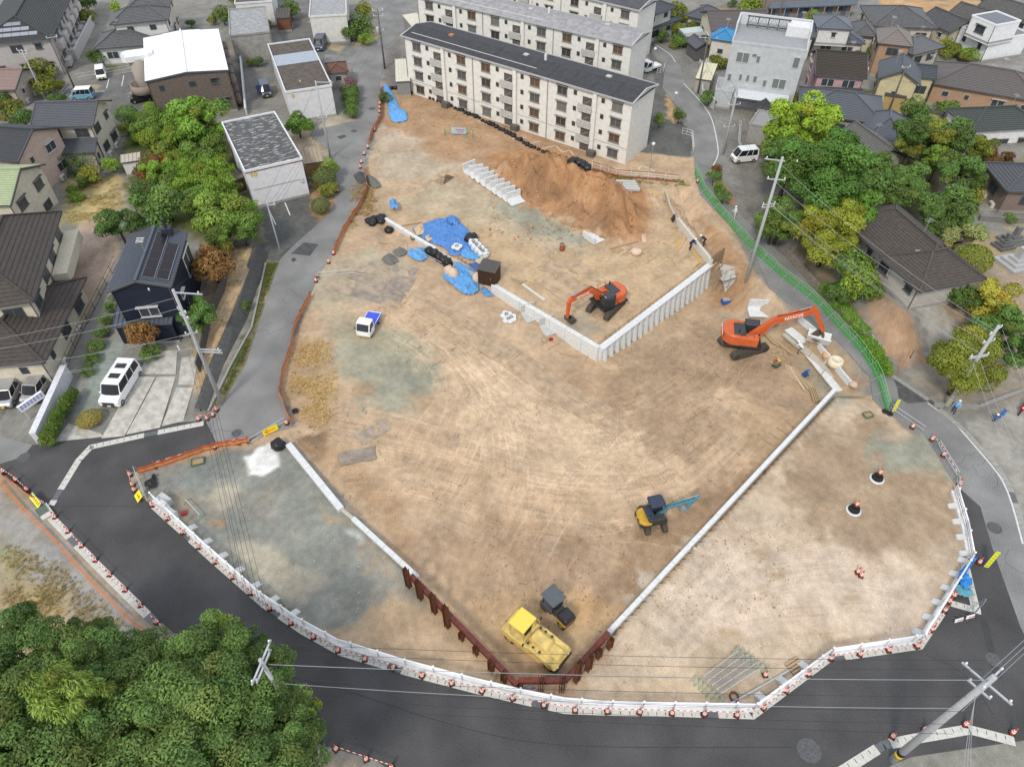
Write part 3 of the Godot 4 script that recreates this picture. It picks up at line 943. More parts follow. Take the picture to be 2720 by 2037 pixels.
func build_site():
	var conc := mt(.66, .67, .67, .8, 0, 1, 2.5)
	var concd := mt(.50, .50, .49, .85, 0, 1, 2.)
	var wood := mt(.44, .32, .19, .85, 0, 1, 1.)
	var woodd := mt(.27, .19, .12, .85, 0, 1, 1.)
	var ply := mt(.55, .34, .10, .7, 0, 1, 2.)
	var blue := mt(.085, .235, .56, .5, 0, 2, 3.)
	var blue2 := mt(.12, .34, .66, .5, 0, 2, 3.)
	var rust := mt(.16, .058, .028, .75, .2, 2, 1.5)
	var wale := mt(.165, .045, .035, .65, .1, 2, 2.)
	var blackp := mt(.018, .018, .02, .4, 0, 1, 1.)
	var sheetm := [mt(.44, .325, .215, .85, 0, 2, 6), mt(.47, .345, .225, .85, 0, 2, 6), mt(.41, .305, .205, .85, 0, 2, 5)]
	var sheetg := [mt(.36, .295, .23, .8, 0, 2, 5), mt(.30, .25, .205, .8, 0, 2, 5), mt(.40, .31, .225, .8, 0, 2, 6)]
	# --- retaining walls
	block_wall("retaining_wall", "white precast wall holding the upper terrace beside the blue tarpaulins", [1021, 578, 1156, 659], .3, .45, .9, 1.2, conc)
	block_wall("retaining_wall", "low timber capped wall stretch behind black sandbags and small blue tarpaulin", [1156, 660, 1308, 754], .1, .3, .9, 1.1, mt(.52, .47, .38, .85, 0, 1, 2))
	block_wall("retaining_wall", "white precast wall from the brown shed to the terrace corner", [1308, 753, 1592, 921], .3, .5, 1.2, 2.1, conc)
	block_wall("retaining_wall", "tall ribbed white retaining wall with dark joints under the orange excavator", [1594, 922, 1888, 698], .2, .5, 2.0, 3.4, conc, 2)
	block_wall("retaining_wall", "wide white wall between grey gravel lot and brown soil", [764, 1177, 905, 1350], .35, .55, .6, .8, conc, 0, 3.)
	block_wall("retaining_wall", "thin wooden topped gap piece in the white gravel lot wall", [905, 1350, 938, 1377], .1, .3, .6, .6, mt(.5, .45, .37), 0, 1.3)
	block_wall("retaining_wall", "narrow pale concrete wall running down to the rusty steel piles", [936, 1374, 1110, 1533], .28, .4, .9, .9, conc)
	block_wall("retaining_wall", "long thin white wall between the brown field and the pale lot", [2222, 1030, 1612, 1684], .22, .36, 1.6, 1.1, conc)
	block_wall("retaining_wall", "low plank edged wall at the head of the excavated trench", [1769, 503, 1781, 545, 1800, 583], .7, .22, 1.2, 1.4, mt(.5, .44, .34))
	block_wall("retaining_wall", "pale formwork wall by two workers along the trench", [1803, 578, 1850, 637, 1893, 690], .95, .28, 1.3, 1.6, mt(.60, .58, .53, .8, 0, 1, 2))
	# --- rusty piles with waling beams
	var piles := [[1086, 1558, 2.56], [1117, 1590, 2.59], [1155, 1627, 2.73], [1189, 1665, 3.1], [1227, 1699, 1.07], [1265, 1737, 1.19], [1305, 1782, 1.7], [1339, 1811, 1.5], [1379, 1827, .9], [1435, 1836, 3.1], [1491, 1836, 3.1], [1531, 1809, 3.1], [1562, 1779, 2.3], [1589, 1746, 1.3], [1618, 1721, 1.5]]
	for i in piles.size():
		var q = piles[i]
		var b := gp(q[0], q[1])
		var yw := -.72 if i < 9 else (0.0 if i < 11 else .75)
		var o := thing("steel_pile", "rusty H section steel pile standing beside the waling beam", "pile", b, yw, "rusty piles round the rollers")
		var h: float = q[2] + .2
		var mb := MB.new()
		mb.box(Vector3(0, h * .5 - .2, 0), Vector3(.02, h, .3))
		part(o, "web", mb, rust)
		for s in [-1, 1]: bx(o, "flange", Vector3(s * .16, h * .5 - .2, 0), Vector3(.022, h, .36), rust)
	var beam := func(px, y, label):
		var a := hp(px[0], px[1], y)
		var c := hp(px[2], px[3], y)
		var o := thing("waling_beam", label, "beam", a)
		var mb := MB.new()
		mb.bar(Vector3.ZERO, c - a, .03, .34)
		part(o, "web", mb, wale)
		for s in [-.5, .5]:
			mb = MB.new()
			mb.bar(Vector3(0, s * .34, 0), c - a + Vector3(0, s * .34, 0), .36, .025)
			part(o, "flange", mb, wale)
	beam.call([1092, 1530, 1374, 1820], .8, "long red brown waling beam linking the left row of piles")
	beam.call([1378, 1808, 1502, 1808], .8, "short red brown waling beam across the bottom piles")
	beam.call([1500, 1808, 1617, 1681], .8, "red brown waling beam sloping up behind the right piles")
	for q in [[1096, 1556, 1226, 1688], [1226, 1690, 1350, 1815], [1530, 1800, 1612, 1712]]:
		px_plank(q, .07, .3, wood, "long lagging board on edge at the foot of the steel piles", "lagging boards at the piles")
	var sg := thing("site_sign", "small blue board with red and white print between the bottom piles", "sign", gp(1406, 1829), 0)
	bx(sg, "board", Vector3(0, .25, .05), Vector3(.75, .34, .02), mt(.03, .22, .50, .5, 0, 0))
	bx(sg, "lettering", Vector3(0, .2, .064), Vector3(.6, .1, .006), mt(.5, .03, .08, .5, 0, 0))
	bx(sg, "emblem", Vector3(0, .33, .064), Vector3(.22, .07, .006), mt(.7, .55, .05, .5, 0, 0))
	for s in [-1, 1]: bx(sg, "leg", Vector3(s * .3, .1, .02), Vector3(.03, .22, .03), rust)
	# --- steel plates on the haul road
	var dl := "dark worn steel road plate by the site entrance"
	for q in [[989, 687, 1049, 702, 1036, 719, 976, 703], [1049, 702, 1111, 714, 1098, 735, 1040, 719], [913, 700, 981, 710, 968, 725, 892, 728], [982, 710, 1039, 720, 1032, 742, 968, 726], [1040, 720, 1108, 736, 1096, 758, 1034, 743], [893, 730, 966, 727, 1033, 744, 1018, 761, 955, 745], [1035, 744, 1095, 759, 1082, 779, 1018, 762], [879, 738, 941, 765, 927, 785, 862, 766], [942, 745, 1018, 763, 1008, 784, 943, 765], [1019, 763, 1083, 780, 1069, 800, 1009, 785], [941, 766, 1008, 785, 998, 803, 927, 786], [1008, 786, 1068, 800, 1055, 819, 998, 804]]:
		plate4(q.slice(0, 8), sheetg[rng.randi() % 3], dl)
	plate_chain([1085, 770, 1180, 826, 1290, 890, 1400, 955, 1500, 1018, 1590, 1068], 2, 1.5, 3.0, sheetm, "dusty steel road plate in the double row across the haul road")
	plate_chain([1425, 710, 1500, 760, 1570, 800], 2, 1.9, 3.0, sheetm, "dusty tan steel plate lying on the terrace near the orange excavator")
	plate_chain([1480, 695, 1560, 725], 1, 1.7, 3.0, sheetm, "dusty tan steel plate lying on the terrace near the orange excavator")
	for q in [[1106, 470, 1143, 481, 1123, 513, 1080, 496], [1078, 500, 1125, 516, 1112, 528, 1069, 511], [1188, 445, 1224, 460, 1176, 494, 1139, 478], [1186, 463, 1208, 470, 1170, 496, 1150, 480]]:
		plate4(q, sheetm[1], "pale dusty plate lying on the upper haul road", .03)
	plate4([941, 1157, 1012, 1116, 1040, 1138, 966, 1183], sheetg[0], "single tan steel plate lying on the brown field")
	for k in 3: plate4([901 - k * 2, 1206, 992 + k * 2, 1186, 995 + k * 2, 1221, 903, 1239], sheetg[1], "grey brown steel plate in the flat stack on the brown field", .04 + k * .05)
	# --- row of white precast blocks by the dirt mound
	for i in 9:
		var a := gp(1240 + i * 14.6, 462 + i * 9.9)
		var b := gp(1268 + i * 14.6, 451 + i * 9.9)
		l_block((a + b) * .5, yawto(a, b), 2., 1.25, 1.25, conc, "white precast L block in the row of nine by the dirt mound", "row of nine precast blocks")
	var gl := "pale grey L block standing outside the terrace wall"
	l_block(gp(1410, 842), .45, 1.6, 1.3, 1.5, concd, gl, "blocks outside the terrace wall")
	l_block(gp(1460, 877), .45, 1.6, 1.3, 1.5, concd, gl, "blocks outside the terrace wall")
	l_block(gp(2013, 835) + Vector3(0, .2, 0), -.05, 2.1, 1.3, 1.4, conc, "white L block standing behind the boom of the large excavator", "")
	l_block(gp(2122, 890), yawto(gp(2110, 875), gp(2150, 905)), 2.4, 1.4, 1.6, conc, "white L block set at the head of the new footing", "")
	l_block(gp(2172, 905) + Vector3(0, .5, 0), 2.7, 2.2, 1.4, 1.3, conc, "white L block hanging tilted under the excavator bucket", "", -.5)
	for i in 3:
		l_block(gp(2166 + i * 27, 955 + i * 33), yawto(gp(2155, 930), gp(2235, 1035)), 1.95, 1.3, 1.3, conc, "white L block set in line on the new footing", "blocks set on the new footing")
	l_block(gp(1580, 632), 2.2, 2.1, .9, 1.9, conc, "pale concrete channel blocks lying on the terrace by offcuts", "")
	# footing slab
	var ft := MB.new()
	ft.bar(gp(2092, 884) - gp(2190, 990) + Vector3(0, .1, 0), Vector3(2.8, .1, 3.2), 1.6, .24)
	solo("footing_slab", ft, mt(.5, .47, .40), "pale concrete footing strip under the new L blocks", "footing", gp(2190, 990))
	# stacked concrete beams by the pipe fence
	for i in 4:
		var c := gp(1662 + i * 3.5, 487 + i * 6.5)
		var mb := MB.new()
		mb.rb(Vector3(0, .22, 0), Vector3(2.6, .4, .45), .04)
		solo("concrete_kerb_beam", mb, concd, "grey concrete beam lying in the set of four near the pipe fence", "concrete beam", c, -.06, "four concrete beams")
	# --- tarpaulins and heaps
	crumple([1095, 607, 1130, 595, 1170, 582, 1215, 590, 1250, 620, 1262, 650, 1240, 672, 1200, 682, 1180, 660, 1130, 640, 1100, 615], blue, "tarpaulin", "large crumpled blue tarpaulin over goods on the terrace", .28, .24, .1, 1)
	crumple([1185, 583, 1205, 580, 1220, 592, 1215, 604, 1195, 600], blue, "tarpaulin", "rumpled blue tarpaulin end heaped above the large tarpaulin", .7, .22, .25, 2)
	crumple([1222, 665, 1245, 662, 1278, 680, 1282, 690, 1250, 692, 1225, 680], blue2, "tarpaulin", "light blue tarpaulin beside the white concrete sleeves", .3, .22, .08, 3)
	crumple([1190, 705, 1215, 700, 1262, 728, 1268, 765, 1235, 772, 1205, 750, 1175, 722], blue2, "tarpaulin", "light blue tarpaulin with timbers on it outside the low wall", .4, .22, .15, 4)
	crumple([1282, 745, 1305, 765, 1310, 772, 1290, 773, 1278, 760], blue2, "tarpaulin", "small blue tarpaulin scrap by the beige bulk bag", .3, .2, .08, 5)
	crumple([1083, 665, 1100, 655, 1128, 655, 1135, 675, 1115, 688, 1085, 678], blue2, "tarpaulin", "heap of bright blue sheeting outside the terrace wall", .4, .2, .12, 6)
	crumple([1245, 708, 1265, 703, 1280, 715, 1270, 728], mt(.05, .12, .33, .5), "tarpaulin", "dull navy sheeting bundle beside the brown shed", .5, .22, .2, 7)
	crumple([1035, 548, 1052, 546, 1060, 565, 1040, 566], blue2, "tarpaulin", "blue sheet wrapped over a small stand on the bank", 1.1, .2, .5, 8)
	crumple([1015, 228, 1030, 228, 1058, 280, 1055, 300, 1035, 300, 1028, 265], blue2, "tarpaulin", "long pale blue sheet running down the bank by the road", .15, .35, .06, 9)
	crumple([1030, 298, 1072, 292, 1080, 320, 1045, 325], mt(.12, .36, .72, .4), "tarpaulin", "blue sheet spread at the foot of the pale sheet", .15, .35, .06, 10)
	crumple([400, 1275, 412, 1263, 418, 1290, 410, 1300, 390, 1300, 385, 1285], blackp, "plastic_sheet", "black plastic sheeting heaped at the lot corner", .5, .2, .1, 11)
	for q in [[1100, 612, 1120, 600, 1128, 620, 1110, 632], [1130, 632, 1142, 630, 1148, 642, 1134, 644], [1262, 695, 1290, 690, 1290, 708, 1268, 706]]:
		crumple(q, mt(.55, .43, .28), "cloth_bundle", "beige cloth bundle at the edge of the blue tarpaulin", .5, .18, .2, rng.randi() % 9, "cloth").set_meta("group", "beige cloth bundles")
	for q in [[1013, 687, 1035, 672, 1058, 690, 1035, 703], [1042, 668, 1062, 652, 1082, 668, 1060, 680], [965, 468, 990, 470, 1012, 495, 990, 500]]:
		crumple(q, mt(.17, .168, .155, .95, 0, 2, 1), "gravel_heap", "small dark heap of broken asphalt and gravel on the haul road", .5, .3, .02, q[0], "gravel heap").set_meta("group", "dark gravel heaps")
	# black sacks
	var sb := "black sack in the pile by the terrace wall end"
	for q in [[980, 590], [992, 585], [1006, 583], [990, 596], [1012, 590], [1015, 580]]: sack(gp(q[0], q[1]), .48, blackp, sb, "black sacks at the terrace wall end")
	sack(gp(1033, 615), .55, blackp, "single round black sack below the white terrace wall", "")
	for q in [[1142, 674], [1155, 680], [1168, 690], [1180, 698], [1190, 704]]: sack(gp(q[0], q[1]), .56, blackp, "big black bulk sack along the low wall", "black bulk sacks on the low wall", "bulk_bag", "bulk bag", 1.0)
	sack(gp(740, 1188), .6, blackp, "black sack at the head of the wide white wall", "", "sandbag", "sandbag", .9)
	sack(gp(1252, 640), .8, blackp, "black sack beside the stacked white sleeves", "")
	for q in [[1268, 748], [1193, 728], [1205, 735]]: sack(gp(q[0], q[1]), .6, mt(.62, .48, .37), "beige bulk bag standing on the blue tarpaulin", "beige bulk bags", "bulk_bag", "bulk bag", 1.1)
	sack(gp(1690, 673), .6, mt(.66, .50, .38), "pink beige cloth bag lying on the terrace", "", "cloth_bag", "bag", .6)
	var run := walk(hpl([1040, 235, 1120, 250, 1180, 275, 1260, 310, 1330, 345, 1420, 395, 1500, 428], 0), .75)
	for w in run: sack(w[0] + Vector3(0, 0, rng.randf_range(-.2, .2)), rng.randf_range(.26, .42), blackp, "black sandbag in the long row below the flats", "sandbag row below the flats")
	for q in [[1520, 430], [1530, 438], [1540, 444], [1528, 446], [1550, 452], [1560, 458], [1518, 440]]: sack(gp(q[0], q[1]), .55, blackp, "black sack heaped at the corner of the flats' parking lot", "sacks heaped at the parking corner")
	# sleeves
	for i in 4:
		for k in 3:
			spacer(gp(1258 + i * 8.5 + (k % 2) * 3, 654 + i * 9) + Vector3(0, k * .25, 0), k * .4, conc, "white four lobed concrete sleeve in the stack beside the tarpaulin", "stacked concrete sleeves")
	spacer(gp(1214, 664) + Vector3(0, .35, 0), .3, conc, "single white four lobed sleeve lying on the blue tarpaulin", "")
	for q in [[1345, 838], [1358, 846], [1350, 850]]: spacer(gp(q[0], q[1]), q[0], conc, "white four lobed concrete sleeve on the soil outside the wall", "loose concrete sleeves")
	# --- brown shed
	var sh := thing("tool_shed", "brown corrugated tool shed with dark roof on the terrace", "shed", gp(1300, 745), -.35)
	var brown := mt(.055, .028, .016, .6, .1)
	bx(sh, "body", Vector3(0, .95, 0), Vector3(2.0, 1.9, 1.7), brown)
	for i in 10: bx(sh, "rib", Vector3(-.9 + i * .2, .95, .86), Vector3(.06, 1.86, .03), brown)
	for i in 6: bx(sh, "roof_sheet", Vector3(-.9 + i * .36, 2.0 + .01 * (i % 2), 0), Vector3(.34, .06, 2.0), mt(.10, .09, .085, .6, .2), Basis(Vector3.RIGHT, .06))
	bx(sh, "door_handle", Vector3(.5, .95, .89), Vector3(.05, .2, .04), mt(.5, .5, .5, .4, .8))
	# --- timber, boards, small gear
	px_plank([1068, 601, 1118, 592], .2, .2, wood, "square timber beside the large tarpaulin", "")
	px_plank([962, 632, 1030, 648], .14, .1, wood, "long pale timber lying by the black sack", "")
	px_plank([1388, 757, 1448, 800], .28, .16, mt(.6, .58, .5), "long pale beam lying on the terrace by the wall", "")
	px_plank([1621, 662, 1693, 642], .22, .22, wood, "heavy brown timber by the concrete channel blocks", "")
	for i in 7: px_plank([1622 + i * 7, 668 + i * 2, 1640 + i * 6 + rng.randf_range(-9, 9), 662 + rng.randf_range(-8, 14)], .1, .06, wood, "short offcut in the heap beside the channel blocks", "timber offcuts on the terrace")
	for i in 6: px_plank([1860 + i * 5, 700 + i * 4, 1838 + i * 7, 716 + i * 2], .08, .06, wood, "thin batten by the scaffold at the trench wall end", "battens at the scaffold")
	plate4([1797, 639, 1806, 639, 1809, 660, 1797, 656], ply, "yellow plywood panel lying on the terrace", .06, .05).set_meta("category", "plywood")
	plate4([1833, 660, 1840, 660, 1866, 695, 1860, 700], ply, "long yellow form board at the foot of the trench wall", .06, .05).set_meta("category", "plywood")
	plate4([1704, 623, 1715, 622, 1719, 644, 1706, 644], mt(.6, .42, .30), "pink plywood panel lying on the terrace", .06, .05).set_meta("category", "plywood")
	plate4([1776, 676, 1786, 674, 1814, 718, 1808, 720], mt(.45, .36, .24), "narrow grey scaffold plank lying on the terrace", .06, .05).set_meta("category", "plank")
	plate4([1724, 506, 1740, 502, 1753, 517, 1742, 521], mt(.55, .38, .14), "yellow board lying near the trench head", .08, .05).set_meta("category", "plywood")
	for i in 12: px_plank([2014 + i * 4 + rng.randf_range(-3, 3), 872 + i * 3, 2048 + i * 5, 908 + i * 3 + rng.randf_range(-4, 4)], .2, .08, wood if i % 3 else woodd, "plank in the pile beside the large excavator track", "planks by the excavator", .06 * (i % 3))
	for i in 14: px_plank([2040 + rng.randf() * 50, 925 + rng.randf() * 20, 2040 + rng.randf() * 60, 935 + rng.randf() * 22], .1, .07, wood, "short stake in the scatter behind the compactor", "stakes behind the compactor")
	for i in 8: px_plank([2086 + i * 4, 970 + i * 1.5, 2140 + i * 3 - (i % 3) * 5, 1040 - i], .14, .08, wood if i % 2 else mt(.58, .47, .32), "long pale plank in the bundle by the new footing", "planks by the footing", .05 * (i % 3))
	plate4([2078, 985, 2100, 975, 2164, 1026, 2144, 1036], mt(.42, .31, .2), "wide plywood sheet under the long planks", .04, .04).set_meta("category", "plywood")
	for i in 4: px_plank([2150 + i * 5, 1033 + i * .6, 2163 + i * 5, 1072 - i], .11, .25, wood, "board on edge in the bundle ending at the footing", "boards at the footing end")
	for q in [[2090, 1118, 2108, 1136], [2064, 1135, 2093, 1156], [2043, 1149, 2071, 1168], [2025, 1164, 2055, 1185]]: px_plank(q, .12, .08, mt(.36, .28, .2), "short stick in the ladder of four along the thin wall", "four sticks along the thin wall")
	for q in [[1438, 914, 1456, 904], [1457, 928, 1486, 912], [1488, 938, 1534, 948], [1543, 978, 1561, 946], [1500, 897, 1540, 914], [1455, 880, 1490, 905]]: px_plank(q, .09, .07, wood, "loose batten lying outside the terrace corner", "battens outside the terrace corner")
	for i in 5: px_plank([1358 + i * 8, 737 + i * 3, 1380 + i * 5, 757 - i * 3], .1, .08, wood, "batten in the criss cross pile behind the brown shed", "battens behind the shed")
	for i in 4: px_plank([1206 + i * 10, 700 + i * 7, 1221 + i * 9, 696 + i * 9], .16, .1, woodd, "short timber weighing down the light blue tarpaulin", "timbers on the tarpaulin", .75)
	for q in [[2098, 938, 2110, 902], [2141, 959, 2154, 925], [2173, 1008, 2187, 972], [2143, 927, 2200, 920]]:
		var p0 := gp(q[0], q[1])
		var mb := MB.new()
		mb.tube(Vector3.ZERO, Vector3(.3, 1.4, 0), .035, .035, 6)
		solo("survey_stake", mb, wood, "leaning wooden guide stake at the footing", "stake", p0, 0, "guide stakes at the footing")
	# barrel, drum, crates
	var br := thing("oil_drum", "rusty orange drum with grey top on the terrace", "drum", gp(1493, 664), 0)
	var lm := MB.new(true)
	lm.lathe([[.3, 0], [.31, .05], [.3, .28], [.32, .3], [.3, .32], [.3, .56], [.32, .58], [.3, .6], [.31, .85]], 18)
	part(br, "shell", lm, mt(.30, .10, .05, .7))
	lm = MB.new()
	lm.lathe([[.3, .84], [.3, .88], [.24, .88], [.24, .8]], 18)
	part(br, "rim", lm, mt(.35, .36, .36, .5, .3))
	var cr := thing("tool_crate", "blue crate with tools on the soil beside the excavator", "crate", gp(1927, 805), .2)
	bx(cr, "body", Vector3(0, .28, 0), Vector3(.9, .5, .65), mt(.03, .12, .45, .5))
	bx(cr, "contents", Vector3(0, .56, 0), Vector3(.8, .1, .55), mt(.4, .35, .28))
	for q in [[1100, 633, .8], [2306, 1104, .8], [525, 1228, 1.]]:
		var t := thing("planter_tray", ["green grated tray by the white terrace wall", "square grey tray with soil on the pale lot", "green tray of soil on the gravel lot"][0 if q[0] == 1100 else (1 if q[0] == 2306 else 2)], "tray", gp(q[0], q[1]), .3)
		for s in [-1, 1]:
			bx(t, "side", Vector3(s * .5 * q[2], .12, 0), Vector3(.05, .2, .7 * q[2]), mt(.10, .17, .09))
			bx(t, "end", Vector3(0, .12, s * .35 * q[2]), Vector3(1.0 * q[2], .2, .05), mt(.10, .17, .09))
		bx(t, "soil", Vector3(0, .08, 0), Vector3(.95 * q[2], .1, .65 * q[2]), mt(.36, .26, .15))
	var wr := [[2218, 960, .62]]
	for q in wr:
		var bb := MB.new(true)
		bb.lathe([[.2, 0], [.72, .02], [.78, .3], [.68, .66], [.5, .72], [.42, .66], [.4, .55]], 18)
		solo("bulk_bag", bb, mt(.72, .64, .47, .8), "open cream bulk bag standing behind the new footing", "bulk bag", gp(q[0], q[1] + 8))
	sack(gp(2196, 948), .45, mt(.62, .38, .18), "small orange beige sack beside the open cream bag", "")
	sack(gp(2266, 1025), .4, mt(.55, .42, .33), "small pink sack near the end of the new footing", "")
	var bk := MB.new(true)
	bk.lathe([[.2, 0], [.24, .4], [.2, .4], [.17, .1]], 14)
	solo("bucket", bk, mt(.02, .32, .62, .4, 0, 0), "small bright blue bucket near the L blocks", "bucket", gp(2059, 863))
	# manhole rings with cones stand on the pale lot
	for q in [[2330, 1272], [2268, 1356]]:
		var o := thing("manhole_ring", "black tyre stack over a pale manhole ring on the pale lot", "manhole ring", gp(q[0], q[1]), 0, "two manhole rings")
		var r := MB.new(true)
		r.lathe([[.3, 0], [.6, 0], [.6, .08], [.3, .08]], 24)
		part(o, "concrete_ring", r, conc)
		for k in 2:
			r = MB.new(true)
			r.lathe([[.25, .1], [.4 - k * .03, .09], [.46 - k * .05, .15], [.46 - k * .05, .22], [.4 - k * .03, .27], [.28, .27], [.25, .2]], 24, Vector3(0, k * .17, 0))
			part(o, "tyre", r, mt(.02, .02, .022, .8))
	for q in [[784, 1092], [2364, 1100], [2352, 1094]]:
		var r := MB.new(true)
		r.lathe([[.14, .02], [.25, 0], [.29, .06], [.29, .12], [.25, .17], [.15, .17], [.14, .1]], 20)
		solo("old_tyre", r, mt(.025, .024, .023, .85), "black tyre lying in dry grass by the road" if q[0] < 900 else "black tyre lying at the end of the green fence", "tyre", gp(q[0], q[1]), 0, "" if q[0] < 900 else "tyres at the green fence")
	# welcome board on the upper field
	var wb := thing("site_banner", "pale blue printed banner on green stands in the upper field", "banner", gp(1219, 360), -.1)
	bx(wb, "board", Vector3(0, .75, 0), Vector3(2.1, .9, .03), mt(.30, .55, .66, .6, 0, 0))
	for i in 6: bx(wb, "lettering", Vector3(-.35 + i * .22, .88, .02), Vector3(.16, .2, .012), mt(.6, .06, .10, .6, 0, 0))
	for i in 4: bx(wb, "lettering", Vector3(-.1 + i * .22, .58, .02), Vector3(.16, .18, .012), mt(.6, .06, .10, .6, 0, 0))
	bx(wb, "emblem", Vector3(-.75, .8, .02), Vector3(.3, .32, .012), mt(.75, .45, .1, .6, 0, 0))
	for s in [-1, 1]:
		var g2 := MB.new()
		g2.tube(Vector3(s * 2.0, 0, -.25), Vector3(s * 2.0, .95, 0), .03)
		g2.tube(Vector3(s * 2.0, 0, .25), Vector3(s * 2.0, .95, 0), .03)
		g2.tube(Vector3(s * 2.0, .85, 0), Vector3(s * 1.0, .85, 0), .02)
		part(wb, "stand", g2, mt(.05, .36, .08, .5, 0, 0))
	# scaffold at the trench wall end
	var sc := thing("scaffold", "small steel pipe scaffold with plank deck at the trench corner", "scaffold", gp(1925, 768), .45)
	var pm := mt(.42, .43, .44, .4, .6)
	for i in 3:
		for j in 2:
			var m2 := MB.new()
			m2.tube(Vector3(-.9 + i * .9, 0, -.4 + j * .8), Vector3(-.9 + i * .9, 2.4, -.4 + j * .8), .03)
			part(sc, "post", m2, pm)
	for j in 2:
		for k in 3:
			var m2 := MB.new()
			m2.tube(Vector3(-.95, .7 + k * .8, -.4 + j * .8), Vector3(.95, .7 + k * .8, -.4 + j * .8), .025)
			part(sc, "rail", m2, pm)
	bx(sc, "deck", Vector3(0, 1.7, 0), Vector3(1.9, .05, .75), mt(.52, .5, .46))
	for i in 16:
		var p := hp(1888 + i * 2.2, 700 - i * 1.6, .3)
		plank(Vector3(p.x, -2.2, p.z), Vector3(p.x, 1.0 + rng.randf() * .3, p.z), .12, .1, woodd, "upright timber in the trench end formwork", "formwork_timber", "formwork timbers")
	for k in 5:
		plank(hp(1890, 700 + k * 14, .3) , hp(1920, 676 + k * 14, .3), .08, .1, woodd, "cross timber tying the trench end formwork", "formwork_timber", "cross timbers of the formwork")
	plate4([1900, 742, 1945, 728, 1955, 748, 1925, 782], mt(.45, .42, .37), "pale board leaning at the scaffold foot", .3, .05).set_meta("category", "board")
	# scaffold pipes lying in the pale lot
	for i in 13:
		var mb := MB.new()
		var p0 := gp(1866 + i * 3.6, 1805 + i * 3.9) + Vector3(0, .54 + .05 * (i % 2), 0)
		var p1 := gp(1956 + i * 5.2, 1737 + i * 3.7) + Vector3(0, .54 + .05 * (i % 3), 0)
		mb.tube(Vector3.ZERO, p1 - p0, .03, .03, 6)
		solo("scaffold_pipe", mb, mt(.36, .37, .37, .4, .5) if i % 3 else mt(.62, .63, .63, .4, .5), "steel pipe laid across the green trestles", "pipe", p0, 0, "pipes on the green trestles")
	for e in [[1845, 1808, 1912, 1866], [1955, 1730, 2035, 1785]]:
		for k in 7:
			var q := gp(lerpf(e[0], e[2], k / 6.0), lerpf(e[1], e[3], k / 6.0))
			var o := thing("folding_trestle", "pale green folding trestle under the laid pipes", "trestle", q, .8 + rng.randf_range(-.2, .2), "green trestles under the pipes")
			var g2 := MB.new()
			for s in [-1, 1]:
				g2.tube(Vector3(-.3, 0, s * .2), Vector3(-.22, .5, 0), .022)
				g2.tube(Vector3(.3, 0, s * .2), Vector3(.22, .5, 0), .022)
			part(o, "leg", g2, mt(.25, .42, .32, .5))
			g2 = MB.new()
			g2.tube(Vector3(-.22, .5, 0), Vector3(.22, .5, 0), .022)
			part(o, "top_bar", g2, mt(.25, .42, .32, .5))
	var lp := MB.new()
	lp.tube(Vector3.ZERO, gp(2096, 1782) - gp(1940, 1870), .07, .07, 10)
	solo("long_pipe", lp, mt(.5, .52, .54, .4, .4), "long thick grey pipe lying beside the pipe trestles", "pipe", gp(1940, 1870) + Vector3(0, .12, 0))
	var pal := thing("pallet", "wooden pallet lying by the white guard fence", "pallet", gp(2115, 1772), .5)
	for i in 5: bx(pal, "slat", Vector3(0, .12, -.45 + i * .22), Vector3(1.1, .03, .14), wood)
	for i in 3: bx(pal, "bearer", Vector3(-.5 + i * .5, .05, 0), Vector3(.08, .1, 1.05), woodd)
	var coil := MB.new(true)
	for k in 3:
		for i in 16: coil.tube(Vector3(cos(TAU * i / 16) * .28, .04 + k * .06, sin(TAU * i / 16) * .28), Vector3(cos(TAU * (i + 1) / 16) * .28, .04 + k * .06, sin(TAU * (i + 1) / 16) * .28), .035, .035, 6)
	solo("hose_coil", coil, mt(.12, .02, .03, .6), "dark red coiled hose beside the pipe trestles", "hose", gp(1950, 1852))
	# trestle gate on the gravel lot, big concrete culvert pieces at its corner
	var tg := thing("pipe_barricade", "pale green pipe barricade lying on the gravel lot", "barricade", gp(515, 1355), -.75)
	for s in [-1, 1]:
		var g2 := MB.new()
		g2.tube(Vector3(s * 1.1, 0, -.35), Vector3(s * 1.1, .5, 0), .035)
		g2.tube(Vector3(s * 1.1, 0, .35), Vector3(s * 1.1, .5, 0), .035)
		part(tg, "stand", g2, mt(.25, .42, .34, .5))
	var g3 := MB.new()
	g3.tube(Vector3(-1.1, .45, 0), Vector3(1.1, .45, 0), .04)
	part(tg, "rail", g3, mt(.42, .5, .48, .5))
	var c1 := thing("culvert_wing", "tall curved white concrete wing block at the lot corner", "concrete block", gp(440, 1355), -.6)
	var cm := MB.new()
	cm.extr(PackedVector2Array([Vector2(-1.2, 0), Vector2(1.4, 0), Vector2(1.5, .9), Vector2(1.1, .55), Vector2(.7, .5), Vector2(.2, 1.2), Vector2(-.5, .9), Vector2(-1.2, .6)]), .5, .03)
	part(c1, "wing", cm, conc)
	cm = MB.new()
	cm.rb(Vector3(-.6, .35, -.5), Vector3(1.2, .7, .6), .03)
	part(c1, "base", cm, concd)
	var rbx := MB.new()
	rbx.rb(Vector3(0, .12, 0), Vector3(.42, .24, .34), .03)
	solo("fuel_can", rbx, mt(.38, .03, .03, .5), "small red can on the gravel lot beside the barricade", "can", gp(489, 1365), .4)
	# spoil: clods and stones strewn over the soil
	var cl := MB.new()
	var rs := []
	for j in 4:
		var o := PackedVector3Array()
		for i in 5: o.append(Vector3(cos(TAU * i / 5 + j) * [.02, 1., .9, .02][j], [-.5, -.2, .35, .7][j], sin(TAU * i / 5 + j) * [.02, .8, 1., .02][j]))
		rs.append(o)
	cl.loft(rs, false, false)
	var mm := MultiMesh.new()
